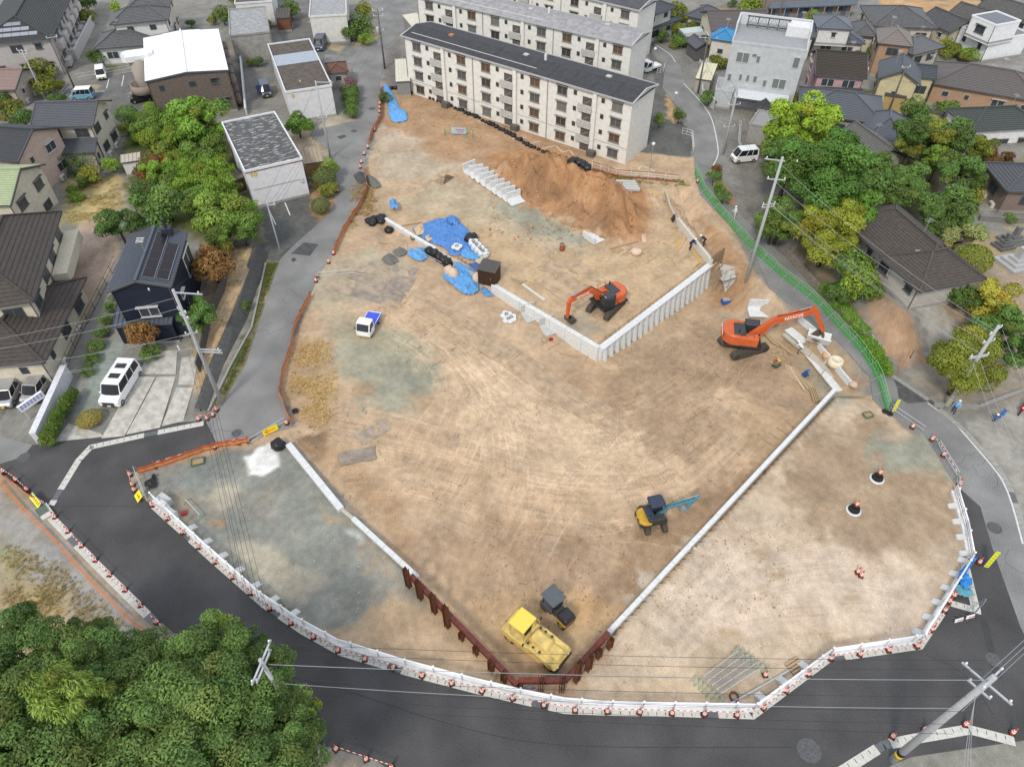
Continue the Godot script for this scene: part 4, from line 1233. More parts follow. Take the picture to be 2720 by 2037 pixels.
	mm.transform_format = MultiMesh.TRANSFORM_3D
	mm.use_colors = true
	mm.mesh = cl.done()
	var list := []
	var zones := [[[1300, 440, 1680, 640], 2600, .13, Color(.34, .20, .11)], [[1600, 760, 1980, 960], 1200, .08, Color(.30, .21, .13)], [[1250, 1380, 2100, 1640], 2200, .07, Color(.30, .20, .12)], [[900, 800, 1700, 1500], 1500, .05, Color(.38, .28, .18)], [[1700, 1150, 2560, 1850], 420, .045, Color(.42, .33, .24)], [[760, 900, 900, 1200], 700, .08, Color(.30, .21, .12)], [[1000, 240, 1300, 420], 500, .09, Color(.3, .2, .12)], [[420, 1250, 1050, 1640], 1200, .045, Color(.36, .36, .33)], [[2080, 860, 2320, 1060], 500, .08, Color(.3, .21, .13)]]
	for zo in zones:
		for i in zo[1]:
			var u := rng.randf_range(zo[0][0], zo[0][2])
			var v := rng.randf_range(zo[0][1], zo[0][3])
			if fn.get_noise_2d(u * .9, v * .9) < -.05 and rng.randf() < .8: continue
			var q := p2(u, v)
			if not inside(q, DIRT): continue
			var s: float = zo[2] * (.25 + pow(rng.randf(), 4) * 1.2)
			list.append([Transform3D(Basis.from_euler(Vector3(rng.randf() * 6, rng.randf() * 6, 0)) * Basis.from_scale(Vector3(s, s * .7, s)), Vector3(q.x, hh(q.x, q.y) + s * .2, q.y)), zo[3] * rng.randf_range(1.0, 1.5)])
	mm.instance_count = list.size()
	for i in list.size():
		mm.set_instance_transform(i, list[i][0])
		mm.set_instance_color(i, list[i][1])
	var mi := MultiMeshInstance3D.new()
	mi.multimesh = mm
	mi.material_override = vmat(.95)
	mi.name = "soil_clods"
	add_child(mi)
	mi.set_meta("kind", "stuff")
	mi.set_meta("label", "loose clods and stones strewn over the bare soil")
	mi.set_meta("category", "clods")

# ------------------------------------------------------------------ gutters, guard fence, cones, nets
var cone0: Node3D
var bar_mesh: Mesh
func make_cone() -> Node3D:
	var o := thing("traffic_cone", "", "traffic cone")
	var orange := mt(.72, .085, .018, .5, 0, 0)
	var mb := MB.new()
	mb.rb(Vector3(0, .03, 0), Vector3(.38, .06, .38), .02)
	part(o, "base", mb, mt(.02, .02, .02, .8, 0, 0))
	mb = MB.new(true)
	mb.lathe([[.16, .05], [.045, .7], [.03, .71]], 14)
	part(o, "body", mb, orange)
	for q in [[.24, .36], [.43, .54]]:
		mb = MB.new(true)
		var r0: float = .16 - .115 * (q[0] - .05) / .65 + .006
		var r1: float = .16 - .115 * (q[1] - .05) / .65 + .006
		mb.lathe([[r0, q[0]], [r1, q[1]]], 14)
		part(o, "white_band", mb, mt(.78, .78, .76, .5, 0, 0))
	mb = MB.new(true)
	mb.lathe([[.05, .7], [.05, .78], [.035, .84], [.01, .86]], 10)
	part(o, "lamp", mb, mt(.45, .12, .02, .4, 0, 0))
	return o
func cone(at: Vector3, label: String, group: String):
	if cone0 == null:
		cone0 = make_cone()
		cone0.position = at
		cone0.set_meta("label", label)
		if group: cone0.set_meta("group", group)
		return cone0
	var c := dup(cone0, at, rng.randf() * TAU, label)
	if group: c.set_meta("group", group)
	elif c.has_meta("group"): c.remove_meta("group")
	return c
func cones(px: Array, label: String, bars := false, blabel := ""):
	var prev = null
	for i in range(0, px.size(), 2):
		var p := gp(px[i], px[i + 1])
		p.y += .035 if absf(p.y) < .02 else 0.0
		cone(p, label, label if px.size() > 2 else "")
		if bars and prev != null: cone_bar(prev, p, blabel)
		prev = p
func cone_bar(a: Vector3, b: Vector3, label: String):
	var mb := MB.new()
	mb.use = true
	var A := Vector3(0, .62, 0)
	var B := b - a + A
	var n := 10
	for i in n:
		mb.col = Color(.62, .03, .03) if i % 2 else Color(.8, .8, .8)
		mb.tube(A.lerp(B, float(i) / n), A.lerp(B, float(i + 1) / n), .022, .022, 6, true)
	solo("cone_bar", mb, vmat(.5), label, "cone bar", a, 0, label)

var stone_mesh: Mesh
func gutter(px: Array, wd: float, m: Material, side := 1.0, y := .05, grates := []):   # a row of gutter blocks; the pixels follow its road edge
	if stone_mesh == null:
		var mb := MB.new()
		var g := .02
		mb.slab(PackedVector2Array([Vector2(-.49, -.5), Vector2(-.49, .5), Vector2(.49, .5), Vector2(.49, .34), Vector2(.42, .34), Vector2(.42, -.05), Vector2(.49, -.05), Vector2(.49, -.5)]), -.08, 0)
		stone_mesh = mb.done()
	var pts := hpl(px, y)
	var root := Node3D.new()
	root.name = numbered("gutter")
	add_child(root)
	root.set_meta("kind", "structure")
	root.position = pts[0]
	var gm := mt(.16, .17, .18, .5, .5)
	var k := 0
	for i in pts.size() - 1:
		var a: Vector3 = pts[i]
		var b: Vector3 = pts[i + 1]
		var L := a.distance_to(b)
		var n := maxi(1, roundi(L / .55))
		var d := (b - a) / L
		var s := Vector3(-d.z, 0, d.x) * side
		var bas := Basis(d, Vector3.UP, -Vector3(-d.z, 0, d.x) * side) * Basis.from_scale(Vector3(L / n, 1, wd))
		if bas.determinant() < 0: bas = Basis(-d, Vector3.UP, -Vector3(-d.z, 0, d.x) * side) * Basis.from_scale(Vector3(L / n, 1, wd))
		for e in n:
			var c := a + d * (e + .5) * (L / n) + s * wd * .5 - root.position
			k += 1
			if k % 19 in [8, 9]:
				var gr := bx(root, "grate", c - Vector3(0, .03, 0), Vector3(L / n * .99, .06, wd * .86), gm, Basis(d, Vector3.UP, d.cross(Vector3.UP)))
				continue
			part(root, "gutter_stone", stone_mesh, m, c, bas)
	return root

func guard_fence(px: Array, label: String, posts := true):      # white pipe guard fence on a low coping
	var white := mt(.80, .81, .82, .45, 0, 0)
	var pts := hpl(px, .12)
	var o := thing("guard_fence", label, "guard fence", Vector3(pts[0].x, 0, pts[0].z))
	for i in pts.size(): pts[i] -= o.position
	for i in pts.size() - 1:
		var mb := MB.new()
		mb.bar(pts[i], pts[i + 1], .34, .26)
		part(o, "coping", mb, mt(.70, .70, .69, .8, 0, 1, 3))
		for h in [.42, .66, .9]:
			mb = MB.new(true)
			mb.tube(pts[i] + Vector3(0, h, 0), pts[i + 1] + Vector3(0, h, 0), .042 if h < .8 else .06, -1, 8)
			part(o, "rail", mb, white)
	for w in walk(pts, 2.):
		var mb := MB.new(true)
		mb.lathe([[.065, 0], [.065, .98], [.09, 1.0], [.09, 1.06], [.05, 1.1]], 10)
		part(o, "post", mb, white, w[0])
	return o
func wall_bumps(px: Array, side: float, step: float, label: String):    # backs of the precast blocks carrying the guard fence
	var m := mt(.60, .61, .60, .85, 0, 1, 2)
	for w in walk(hpl(px, 0), step):
		var mb := MB.new()
		mb.extr(PackedVector2Array([Vector2(0, 0), Vector2(.75, 0), Vector2(.7, .1), Vector2(.3, .32), Vector2(0, .34)]), .5, .03)
		solo("block_buttress", mb, m, label, "concrete block", w[0], w[1] + side * PI * .5, label)

func net_fence(px: Array, label: String, h := .85):
	var or_ := mt(.55, .13, .055, .8, 0, 0)
	var kh := mt(.52, .40, .14, .8, 0, 0)
	var pts := gpl(px)
	var c := pts
	var o := thing("net_fence", label, "net fence", pts[0])
	var fine := []
	for i in c.size() - 1:
		for k in 5: fine.append(c[i].lerp(c[i + 1], k / 5.0) + Vector3(rng.randf_range(-.06, .06), 0, rng.randf_range(-.06, .06)))
	fine.append(c[-1])
	for b in [[.02, .34, or_, "lower_net"], [.34, .54, kh, "warning_stripe"], [.54, 1., or_, "upper_net"]]:
		var mb := MB.new()
		for i in fine.size() - 1:
			var p: Vector3 = fine[i] - o.position
			var q: Vector3 = fine[i + 1] - o.position
			var j0 := h * (1 + .1 * sin(i * 2.1))
			var j1 := h * (1 + .1 * sin((i + 1) * 2.1))
			var lean := Vector3(.12, 0, .06)
			mb.quad(p + Vector3(0, b[0] * j0, 0) + lean * b[0], p + Vector3(0, b[1] * j0, 0) + lean * b[1], q + Vector3(0, b[1] * j1, 0) + lean * b[1], q + Vector3(0, b[0] * j1, 0) + lean * b[0])
		part(o, b[3], mb, b[2])
	for i in range(0, fine.size(), 5):
		var mb := MB.new()
		mb.tube(Vector3.ZERO, Vector3(0, h + .08, 0), .018, .018, 6)
		part(o, "post", mb, mt(.5, .5, .5, .4, .5), fine[i] - o.position)
	return o

func green_fence():
	var base := [1846, 458, 1868, 512, 1925, 583, 1985, 650, 2040, 704, 2105, 757, 2149, 789, 2176, 812, 2238, 884, 2274, 918, 2300, 955, 2328, 1002, 2342, 1050, 2355, 1096]
	var g := mt(.10, .46, .10, .5, 0, 0)
	var gl := mt(.17, .50, .17, .5, 0, 0)
	var st := mt(.45, .47, .48, .35, .6, 0)
	var pts := hpl(base, .03)
	var run := walk(pts, 1.85)
	var post := MB.new()
	post.tube(Vector3(0, 0, 0), Vector3(0, 1.25, 0), .03, .03, 6)
	post.tube(Vector3(0, 1.0, 0), Vector3(0, 0, .7), .022, .022, 6)
	var pm := post.done()
	for i in run.size() - 1:
		var a: Vector3 = run[i][0]
		var b: Vector3 = run[i + 1][0]
		var L := a.distance_to(b)
		var o := thing("green_barrier", "bright green pipe barrier panel in the long fence along the right hand lane", "barrier", a, yawto(a, b), "green barrier fence")
		o.rotate_object_local(Vector3.RIGHT, rng.randf_range(-.12, .06))
		part(o, "post", pm, st)
		bx(o, "kick_board", Vector3(L * .5, .22, 0), Vector3(L * .96, .36, .03), mt(.10, .38, .11, .6, 0, 2, 1))
		for h in [.44, .8, 1.18]:
			var mb := MB.new()
			mb.tube(Vector3(.02, h, 0), Vector3(L - .02, h, 0), .024, .024, 6)
			part(o, "rail", mb, g if h < 1 else gl)
		for k in 3:
			for s in [0, 1]:
				var mb := MB.new()
				mb.tube(Vector3(L * k / 3 + .02, .44 + .74 * s, 0), Vector3(L * (k + 1) / 3 - .02, 1.18 - .74 * s, 0), .016, .016, 5)
				part(o, "brace", mb, g)

func sign_board(at: Vector3, yaw: float, w: float, h: float, face: Color, label: String, marks := [], lean := .25, frame := Color(.02, .1, .45)):
	var o := thing("road_sign", label, "sign", at, yaw)
	var b := Basis(Vector3.RIGHT, -lean)
	bx(o, "frame", Vector3(0, h * .5 + .15, -.02), Vector3(w + .08, h + .08, .02), mt(frame.r, frame.g, frame.b, .5, 0, 0), b)
	var f := bx(o, "face", Vector3(0, h * .5 + .15, .002), Vector3(w, h, .02), mt(face.r, face.g, face.b, .5, 0, 0), b)
	for q in marks: bx(o, "marking", Vector3(0, h * .5 + .15, 0) + b * Vector3(q[0] * w, q[1] * h, .016), Vector3(q[2] * w, q[3] * h, .006), mt(q[4].r, q[4].g, q[4].b, .5, 0, 0), b * Basis(Vector3(0, 0, 1), q[5] if q.size() > 5 else 0.0))
	for s in [-1, 1]:
		var mb := MB.new()
		mb.tube(Vector3(s * w * .4, 0, -.45), Vector3(s * w * .4, h + .1, -.12), .018, .018, 5)
		mb.tube(Vector3(s * w * .4, 0, .12), Vector3(s * w * .4, .2, .05), .018, .018, 5)
		part(o, "leg", mb, mt(.4, .4, .42, .4, .5))
	return o

func build_fences():
	var conc := mt(.56, .545, .50, .85, 0, 1, 2.)
	var peri := [398, 1348, 476, 1418, 554, 1490, 625, 1552, 693, 1612, 795, 1682, 900, 1741, 990, 1768, 1081, 1795, 1262, 1842, 1390, 1872, 1500, 1896, 1600, 1900, 1700, 1902, 2004, 1911, 2207, 1759, 2452, 1724, 2468, 1700, 2530, 1608]
	gutter(peri, .55, conc, -1)
	gutter([540, 1118, 400, 1146, 236, 1182, 200, 1220, 125, 1342], .55, conc, -1.)
	gutter([130, 1354, 272, 1500, 425, 1650], .6, conc, 1)
	gutter([2190, 2060, 2340, 1966, 2440, 1946, 2570, 1924, 2695, 1956], .6, conc, 1)
	gutter([2576, 1500, 2590, 1560, 2606, 1622], .6, conc, 1)
	gutter([2518, 1592, 2606, 1616], .5, conc, 1)
	gutter([2368, 1000, 2465, 1065, 2560, 1146, 2645, 1240, 2676, 1292, 2697, 1350, 2722, 1440], .45, mt(.33, .325, .30, .9), -1)
	var fl := "white pipe guard fence on the coping above the kerb"
	guard_fence([408, 1328, 554, 1462, 625, 1524, 693, 1586, 795, 1655, 900, 1713, 1081, 1768, 1262, 1816, 1390, 1847, 1500, 1868, 1600, 1877, 1700, 1880, 2000, 1884], "long white pipe guard fence curving along the bottom road")
	guard_fence([2004, 1884, 2200, 1740], "white pipe guard fence beside the pipe trestles")
	guard_fence([2205, 1738, 2440, 1702], "short white pipe guard fence above the paired cones")
	guard_fence([2445, 1700, 2575, 1490], "white pipe guard fence rising to the blue sheeting")
	guard_fence([2576, 1486, 2560, 1400, 2532, 1305], "white pipe guard fence on the tall notched blocks")
	wall_bumps([500, 1413, 625, 1526, 693, 1588, 795, 1657], 1, 2., "pale notched block back inside the left guard fence")
	wall_bumps([2030, 1866, 2196, 1744], 1, 2., "pale notched block back behind the pipe trestles fence")
	wall_bumps([2452, 1692, 2572, 1498], 1, 1.6, "pale stepped block back inside the rising guard fence")
	wall_bumps([2577, 1476, 2561, 1400, 2534, 1312], 1, 1.5, "white block back under the notched fence")
	# cones on the kerb
	var run := walk(hpl(peri, .06), 2.09)
	var prev = null
	var cl := "orange cone with white bands on the kerb before the white guard fence"
	for w in run:
		var s := Vector3(-sin(w[1]), 0, -cos(w[1])) * -1.0
		var p: Vector3 = w[0] + Vector3(sin(w[1] + PI), 0, cos(w[1] + PI)) * .2
		cone(p, cl, "cones on the kerb of the guard fence")
		if prev != null and prev.distance_to(p) < 2.4: cone_bar(prev, p, "red and white bar linking cones on the guard fence kerb")
		prev = p
	cones([146, 1375, 180, 1413, 217, 1451, 253, 1489, 291, 1528, 332, 1568, 373, 1609, 416, 1655], "orange cone on the straight kerb across the bottom road", true, "red and white bar linking cones on the straight kerb")
	cones([346, 1264, 353, 1291, 358, 1305], "orange cone beside the scaffold frame at the gravel lot corner", true, "red and white bar at the gravel lot corner")
	cones([413, 1242, 571, 1191, 634, 1179, 660, 1174], "orange cone behind the orange net of the gravel lot", true, "red and white bar along the orange net")
	cones([528, 1117, 551, 1115, 566, 1106, 576, 1091], "orange cone in the cluster at the foot of the grey pole", true, "red and white bar at the grey pole")
	cones([11, 1256, 44, 1278, 73, 1304], "orange cone along the low net by the yellow road sign", true, "red and white bar by the yellow road sign")
	cones([95, 1332, 115, 1340], "orange cone between the yellow road sign and the kerb end", false)
	cones([893, 1991, 973, 2018, 1040, 2040], "orange cone on the road edge under the trees", true, "red and white bar on the road edge under the trees")
	cone_bar(gp(425, 1658), gp(452, 1703), "red and white bar slanting off the kerb end")
	cones([2475, 1170, 2505, 1212, 2548, 1288, 2541, 1328, 2556, 1381, 2568, 1434, 2578, 1490], "orange cone along the guard fence of the right hand road", true, "red and white bar along the right hand road")
	cones([2423, 1137], "orange cone at the road corner near the yellow upright sign")
	cones([2600, 1497], "orange cone standing alone beside the yellow road sign")
	cones([2524, 1580, 2533, 1585, 2519, 1600], "orange cone in the trio by the blue sheeting", false)
	cones([2278, 1522, 2287, 1531], "orange cone of the pair standing on the pale lot", false)
	for q in [[2332, 1268], [2270, 1352]]: cone(gp(q[0], q[1]) + Vector3(0, .44, 0), "orange cone standing on a black tyre stack", "cones on tyre stacks")
	cones([2370, 1958, 2455, 1940, 2563, 1926, 2688, 1948], "orange cone on the lower kerb near the leaning pole", false)
	cones([2032, 1795], "orange cone beside the green trestles")
	cones([1011, 266, 1009, 278, 1008, 290, 1008, 300], "orange cone in the tight row at the road bend", false)
	cones([995, 348, 977, 394, 967, 412], "orange cone along the upper road net", false)
	cones([960, 434, 957, 447], "orange cone by the dark asphalt patch", false)
	cones([897, 510], "orange cone in the side ditch under the round bush")
	cones([886, 676, 873, 699], "orange cone at the site entrance gap", false)
	cones([843, 736, 839, 749], "orange cone beside the sliding pipe gate", false)
	cones([762, 1127], "orange cone beside the yellow arrow sign")
	cones([1853, 485], "orange cone inside the head of the green fence")
	# nets
	net_fence([1010, 232, 1011, 262, 1012, 312, 1000, 335, 985, 360, 979, 385], "orange net fence along the upper road bend")
	net_fence([966, 446, 972, 480, 975, 505, 956, 548, 932, 585, 911, 618, 896, 650, 886, 676], "orange net fence between road and upper terrace")
	net_fence([826, 785, 805, 825, 785, 865, 770, 935, 746, 1012, 742, 1050, 764, 1108, 775, 1130], "orange net fence along the dry grass bank")
	net_fence([370, 1258, 430, 1240, 500, 1215, 573, 1190, 620, 1183, 663, 1176], "orange net fence with khaki stripe at the gravel lot")
	net_fence([0, 1262, 50, 1298, 92, 1332], "low orange net fence by the yellow road sign", .5)
	for k in 2:
		var mb := MB.new()
		var pts := gpl([0, 1280 + k * 8, 60, 1350 + k * 6, 150, 1440 + k * 6, 240, 1540 + k * 6, 330, 1630 + k * 6, 425, 1715 + k * 6])
		var off: Vector3 = pts[0]
		for i in pts.size(): pts[i] -= off - Vector3(0, .3, 0)
		mb.path(pts, .03)
		for i in pts.size(): mb.tube(pts[i] - Vector3(0, .3, 0), pts[i], .03)
		solo("net_rope", mb, mt(.60, .17, .05, .7, 0, 0), "orange boundary rope along the weedy gravel verge", "rope", off, 0, "orange boundary ropes")
	green_fence()
	# pipe gate at the site entrance
	var st := mt(.55, .57, .58, .35, .5, 0)
	var pipe_run := func(px: Array, hs: Array, label: String):
		var pts := gpl(px)
		var o := thing("pipe_rail", label, "pipe rail", pts[0])
		for i in pts.size() - 1:
			for h in hs:
				var mb := MB.new()
				mb.tube(pts[i] - pts[0] + Vector3(0, h, 0), pts[i + 1] - pts[0] + Vector3(0, h, 0), .028, .028, 6)
				part(o, "rail", mb, st)
		for p in pts:
			var mb := MB.new()
			mb.tube(Vector3(-.2, 0, 0), Vector3(0, 1.0, 0), .022, .022, 6)
			mb.tube(Vector3(.2, 0, 0), Vector3(0, 1.0, 0), .022, .022, 6)
			part(o, "stand", mb, mt(.25, .42, .34, .5))
		return o
	pipe_run.call([845, 742, 936, 733, 968, 738], [.45, .95], "long pipe gate swung across the dark steel plates")
	pipe_run.call([664, 1182, 760, 1124], [.35, .8], "double pipe rail carrying the yellow arrow sign")
	pipe_run.call([2362, 1092, 2450, 1152], [.5, .95], "double pipe rail from the green fence down the road edge")
	pipe_run.call([2486, 1186, 2538, 1272], [.5, .95], "double pipe rail beside the sage gravel patch")
	pipe_run.call([2540, 1276, 2540, 1312], [.4, .8], "short pale barricade at the head of the guard fence")
	pipe_run.call([1085, 665, 1175, 712], [.4, .75], "low pipe barricade before the black bulk sacks")
	pipe_run.call([366, 1262, 395, 1340], [.5, 1.2], "tall steel pipe frame at the gravel lot corner")
	var rw := thing("pipe_fence", "red and white pipe fence below the flats' parking lot", "fence", gp(1571, 462))
	var fp := gpl([1571, 462, 1640, 470, 1720, 476, 1800, 484])
	for i in fp.size() - 1:
		for h in [[.15, .09], [.5, .03], [.85, .03], [1.05, .035]]:
			var mb := MB.new()
			mb.tube(fp[i] - fp[0] + Vector3(0, h[0], 0), fp[i + 1] - fp[0] + Vector3(0, h[0], 0), h[1], h[1], 6)
			part(rw, "rail", mb, mt(.28, .05, .05, .6) if h[0] in [.15, 1.05] else mt(.7, .7, .68, .6))
	for w in walk(fp, 2.2):
		var mb := MB.new()
		mb.tube(Vector3.ZERO, Vector3(0, 1.15, 0), .04, .04, 6)
		part(rw, "post", mb, mt(.7, .7, .68, .6), w[0] - fp[0])
	# signs
	var K := Color(.01, .01, .01)
	var Y := Color(.78, .74, .02)
	var txt := []
	for i in 6: txt.append([-.42 + i * .16, .08 * (i % 2), .1, .5, K if i == 0 else Color(.25, .25, .02)])
	sign_board(gp(98, 1336), -.72, 1.6, .5, Y, "yellow road sign with dark characters beside the kerb end", txt, .9)
	sign_board(gp(371, 1326), -.9, .8, .6, Y, "yellow sign with red arrow at the gravel lot corner", [[0, 0, .6, .16, Color(.6, .04, .02), 0.0], [.26, .12, .12, .5, Color(.6, .04, .02), .7]], .9, Color(.7, .6, .02))
	sign_board(gp(720, 1150), .62, 1.3, .5, Color(.8, .62, .02), "yellow board with red left arrow on the double pipe rail", [[.05, 0, .6, .14, Color(.55, .05, .02)], [-.28, .14, .3, .12, Color(.55, .05, .02), .8], [-.28, -.14, .3, .12, Color(.55, .05, .02), -.8]], .3, Color(.8, .62, .02))
	var tall := []
	for i in 6: tall.append([0, -.4 + i * .16, .6, .06, Color(.4, .42, .02)])
	sign_board(gp(2372, 1095), .1, .34, 1.5, Y, "tall yellow sign beside the end of the green fence", tall, .05)
	sign_board(gp(2618, 1507), -.35, .32, 2.0, Y, "tall yellow road sign standing in the right hand road", tall, .06)
	sign_board(gp(2585, 1632), .8, .34, 1.9, Y, "narrow yellow road sign seen edge on by the grated slab", tall, .05)
	for q in [[2545, 1652], [2575, 1643]]:
		sign_board(gp(q[0], q[1]), .25, .62, .26, Color(.78, .78, .77), "low white barrier board with red markings by the grated slab", [[0, 0, .5, .3, Color(.6, .05, .04)], [.35, 0, .12, .5, Color(.6, .05, .04)]], .3, Color(.7, .7, .7)).set_meta("group", "low barrier boards")
	# blue sheeting at the fence end
	crumple([2578, 1495, 2590, 1490, 2560, 1530, 2575, 1560, 2555, 1575, 2540, 1560, 2538, 1530, 2560, 1510], mt(.03, .22, .60, .5), "tarpaulin", "blue netting thrown over the guard fence end", .9, .18, .5, 21)
	crumple([2545, 1555, 2578, 1575, 2570, 1590, 2535, 1585, 2530, 1570], mt(.10, .32, .42, .6), "tarpaulin", "teal netting over stacked gear at the fence end", .6, .18, .3, 22)
	# drain box at the end of the left kerb
	var db := thing("drain_box", "concrete drain box with green lid frame at the kerb end", "drain box", gp(120, 1362), -.75)
	bx(db, "box", Vector3(0, .1, 0), Vector3(1.5, .3, .9), conc)
	bx(db, "lid", Vector3(-.2, .28, .1), Vector3(.9, .05, .7), mt(.12, .13, .11, .6))
	for s in [-1, 1]: bx(db, "frame", Vector3(-.2, .31, .1 + s * .36), Vector3(.95, .05, .05), mt(.05, .25, .09, .5))
	# manhole covers
	for q in [[62, 1216, .55], [2150, 1994, .75], [2640, 1752, .5], [2643, 1402, .55], [628, 1150, .45], [988, 288, .5], [940, 348, .45]]:
		var mb := MB.new()
		mb.lathe([[q[2], 0], [q[2], .012], [q[2] * .86, .012], [q[2] * .84, .006], [.05, .008]], 24)
		var o := setting("manhole_cover", mb, mt(.13, .13, .135, .6, .4, 2, 1.))
		o.position = hp(q[0], q[1], .032)

# ------------------------------------------------------------------ machines, vehicles, people
func beam_shape(pts: Array, th: Array, w: float, z := 0.0) -> MB:      # box girder along a bent centre line in x,y
	var up := PackedVector2Array()
	var dn := PackedVector2Array()
	for i in pts.size():
		var d: Vector2 = (pts[mini(i + 1, pts.size() - 1)] - pts[maxi(i - 1, 0)]).normalized()
		var n: Vector2 = Vector2(-d.y, d.x) * th[i] * .5
		up.append(pts[i] + n)
		dn.insert(0, pts[i] - n)
	up.append_array(dn)
	var mb := MB.new()
	mb.extr(up, w, .03, Transform3D(Basis.IDENTITY, Vector3(0, 0, z)))
	return mb
func word(par: Node3D, n: String, s: String, h: float, m: Material, xf: Transform3D):
	var t := TextMesh.new()
	t.text = s
	t.font = font
	t.font_size = 64
	t.pixel_size = h / 46.0
	t.depth = .02
	t.curve_step = 4
	var o := MeshInstance3D.new()
	o.mesh = t
	o.material_override = m
	o.name = n
	par.add_child(o, true)
	o.transform = xf
	return o
var font := SystemFont.new()
func crawler(o: Node3D, yaw: float, L: float, gauge: float, w: float, h: float):
	var rub := mt(.085, .072, .06, .85, 0, 2, 1.)
	var stl := mt(.06, .055, .05, .7, .3, 2, 1.)
	var b := Basis(Vector3.UP, yaw)
	for s in [-1, 1]:
		var pf := PackedVector2Array()
		var r := h * .5
		for i in 9:
			var a := -PI * .5 + PI * i / 8
			pf.append(Vector2(L * .5 - r + cos(a) * r, r + sin(a) * r))
		for i in 9:
			var a := PI * .5 + PI * i / 8
			pf.append(Vector2(-L * .5 + r + cos(a) * r, r + sin(a) * r))
		var mb := MB.new()
		mb.extr(pf, w, .02, Transform3D(b, b * Vector3(0, 0, s * gauge * .5)))
		var tr := part(o, "track", mb, rub)
		var per := 2 * (L - 2 * r) + TAU * r
		var n := int(per / .2)
		for i in n:
			var t := per * i / n
			var p := Vector2.ZERO
			var nn := Vector2.UP
			var st := L - 2 * r
			if t < st: p = Vector2(-st * .5 + t, 2 * r); nn = Vector2(0, 1)
			elif t < st + PI * r:
				var a := PI * .5 - (t - st) / r
				nn = Vector2(cos(a), sin(a)); p = Vector2(st * .5, r) + nn * r
			elif t < 2 * st + PI * r: p = Vector2(st * .5 - (t - st - PI * r), 0); nn = Vector2(0, -1)
			else:
				var a := -PI * .5 - (t - 2 * st - PI * r) / r
				nn = Vector2(cos(a), sin(a)); p = Vector2(-st * .5, r) + nn * r
			if nn.y < -.9: continue
			var bb := b * Basis(Vector3(nn.y, -nn.x, 0), Vector3(nn.x, nn.y, 0), Vector3(0, 0, 1))
			part(tr, "shoe", ubox, rub, b * Vector3(p.x, p.y, s * gauge * .5), bb * Basis.from_scale(Vector3(.11, .05, w * 1.02)))
		for e in [-1, 1]:
			mb = MB.new()
			mb.tube(b * Vector3(e * (L * .5 - r), r, s * (gauge * .5 + w * .5)), b * Vector3(e * (L * .5 - r), r, s * (gauge * .5 + w * .5 + .04)), r * .62, r * .55, 14)
			part(tr, "wheel", mb, stl)
	bx(o, "undercarriage", Vector3(0, h * .75, 0), Vector3(L * .42, h * .5, gauge), stl, b)
	var mb := MB.new()
	mb.lathe([[L * .17, h * .9], [L * .17, h * 1.15]], 18)
	part(o, "slew_ring", mb, stl)

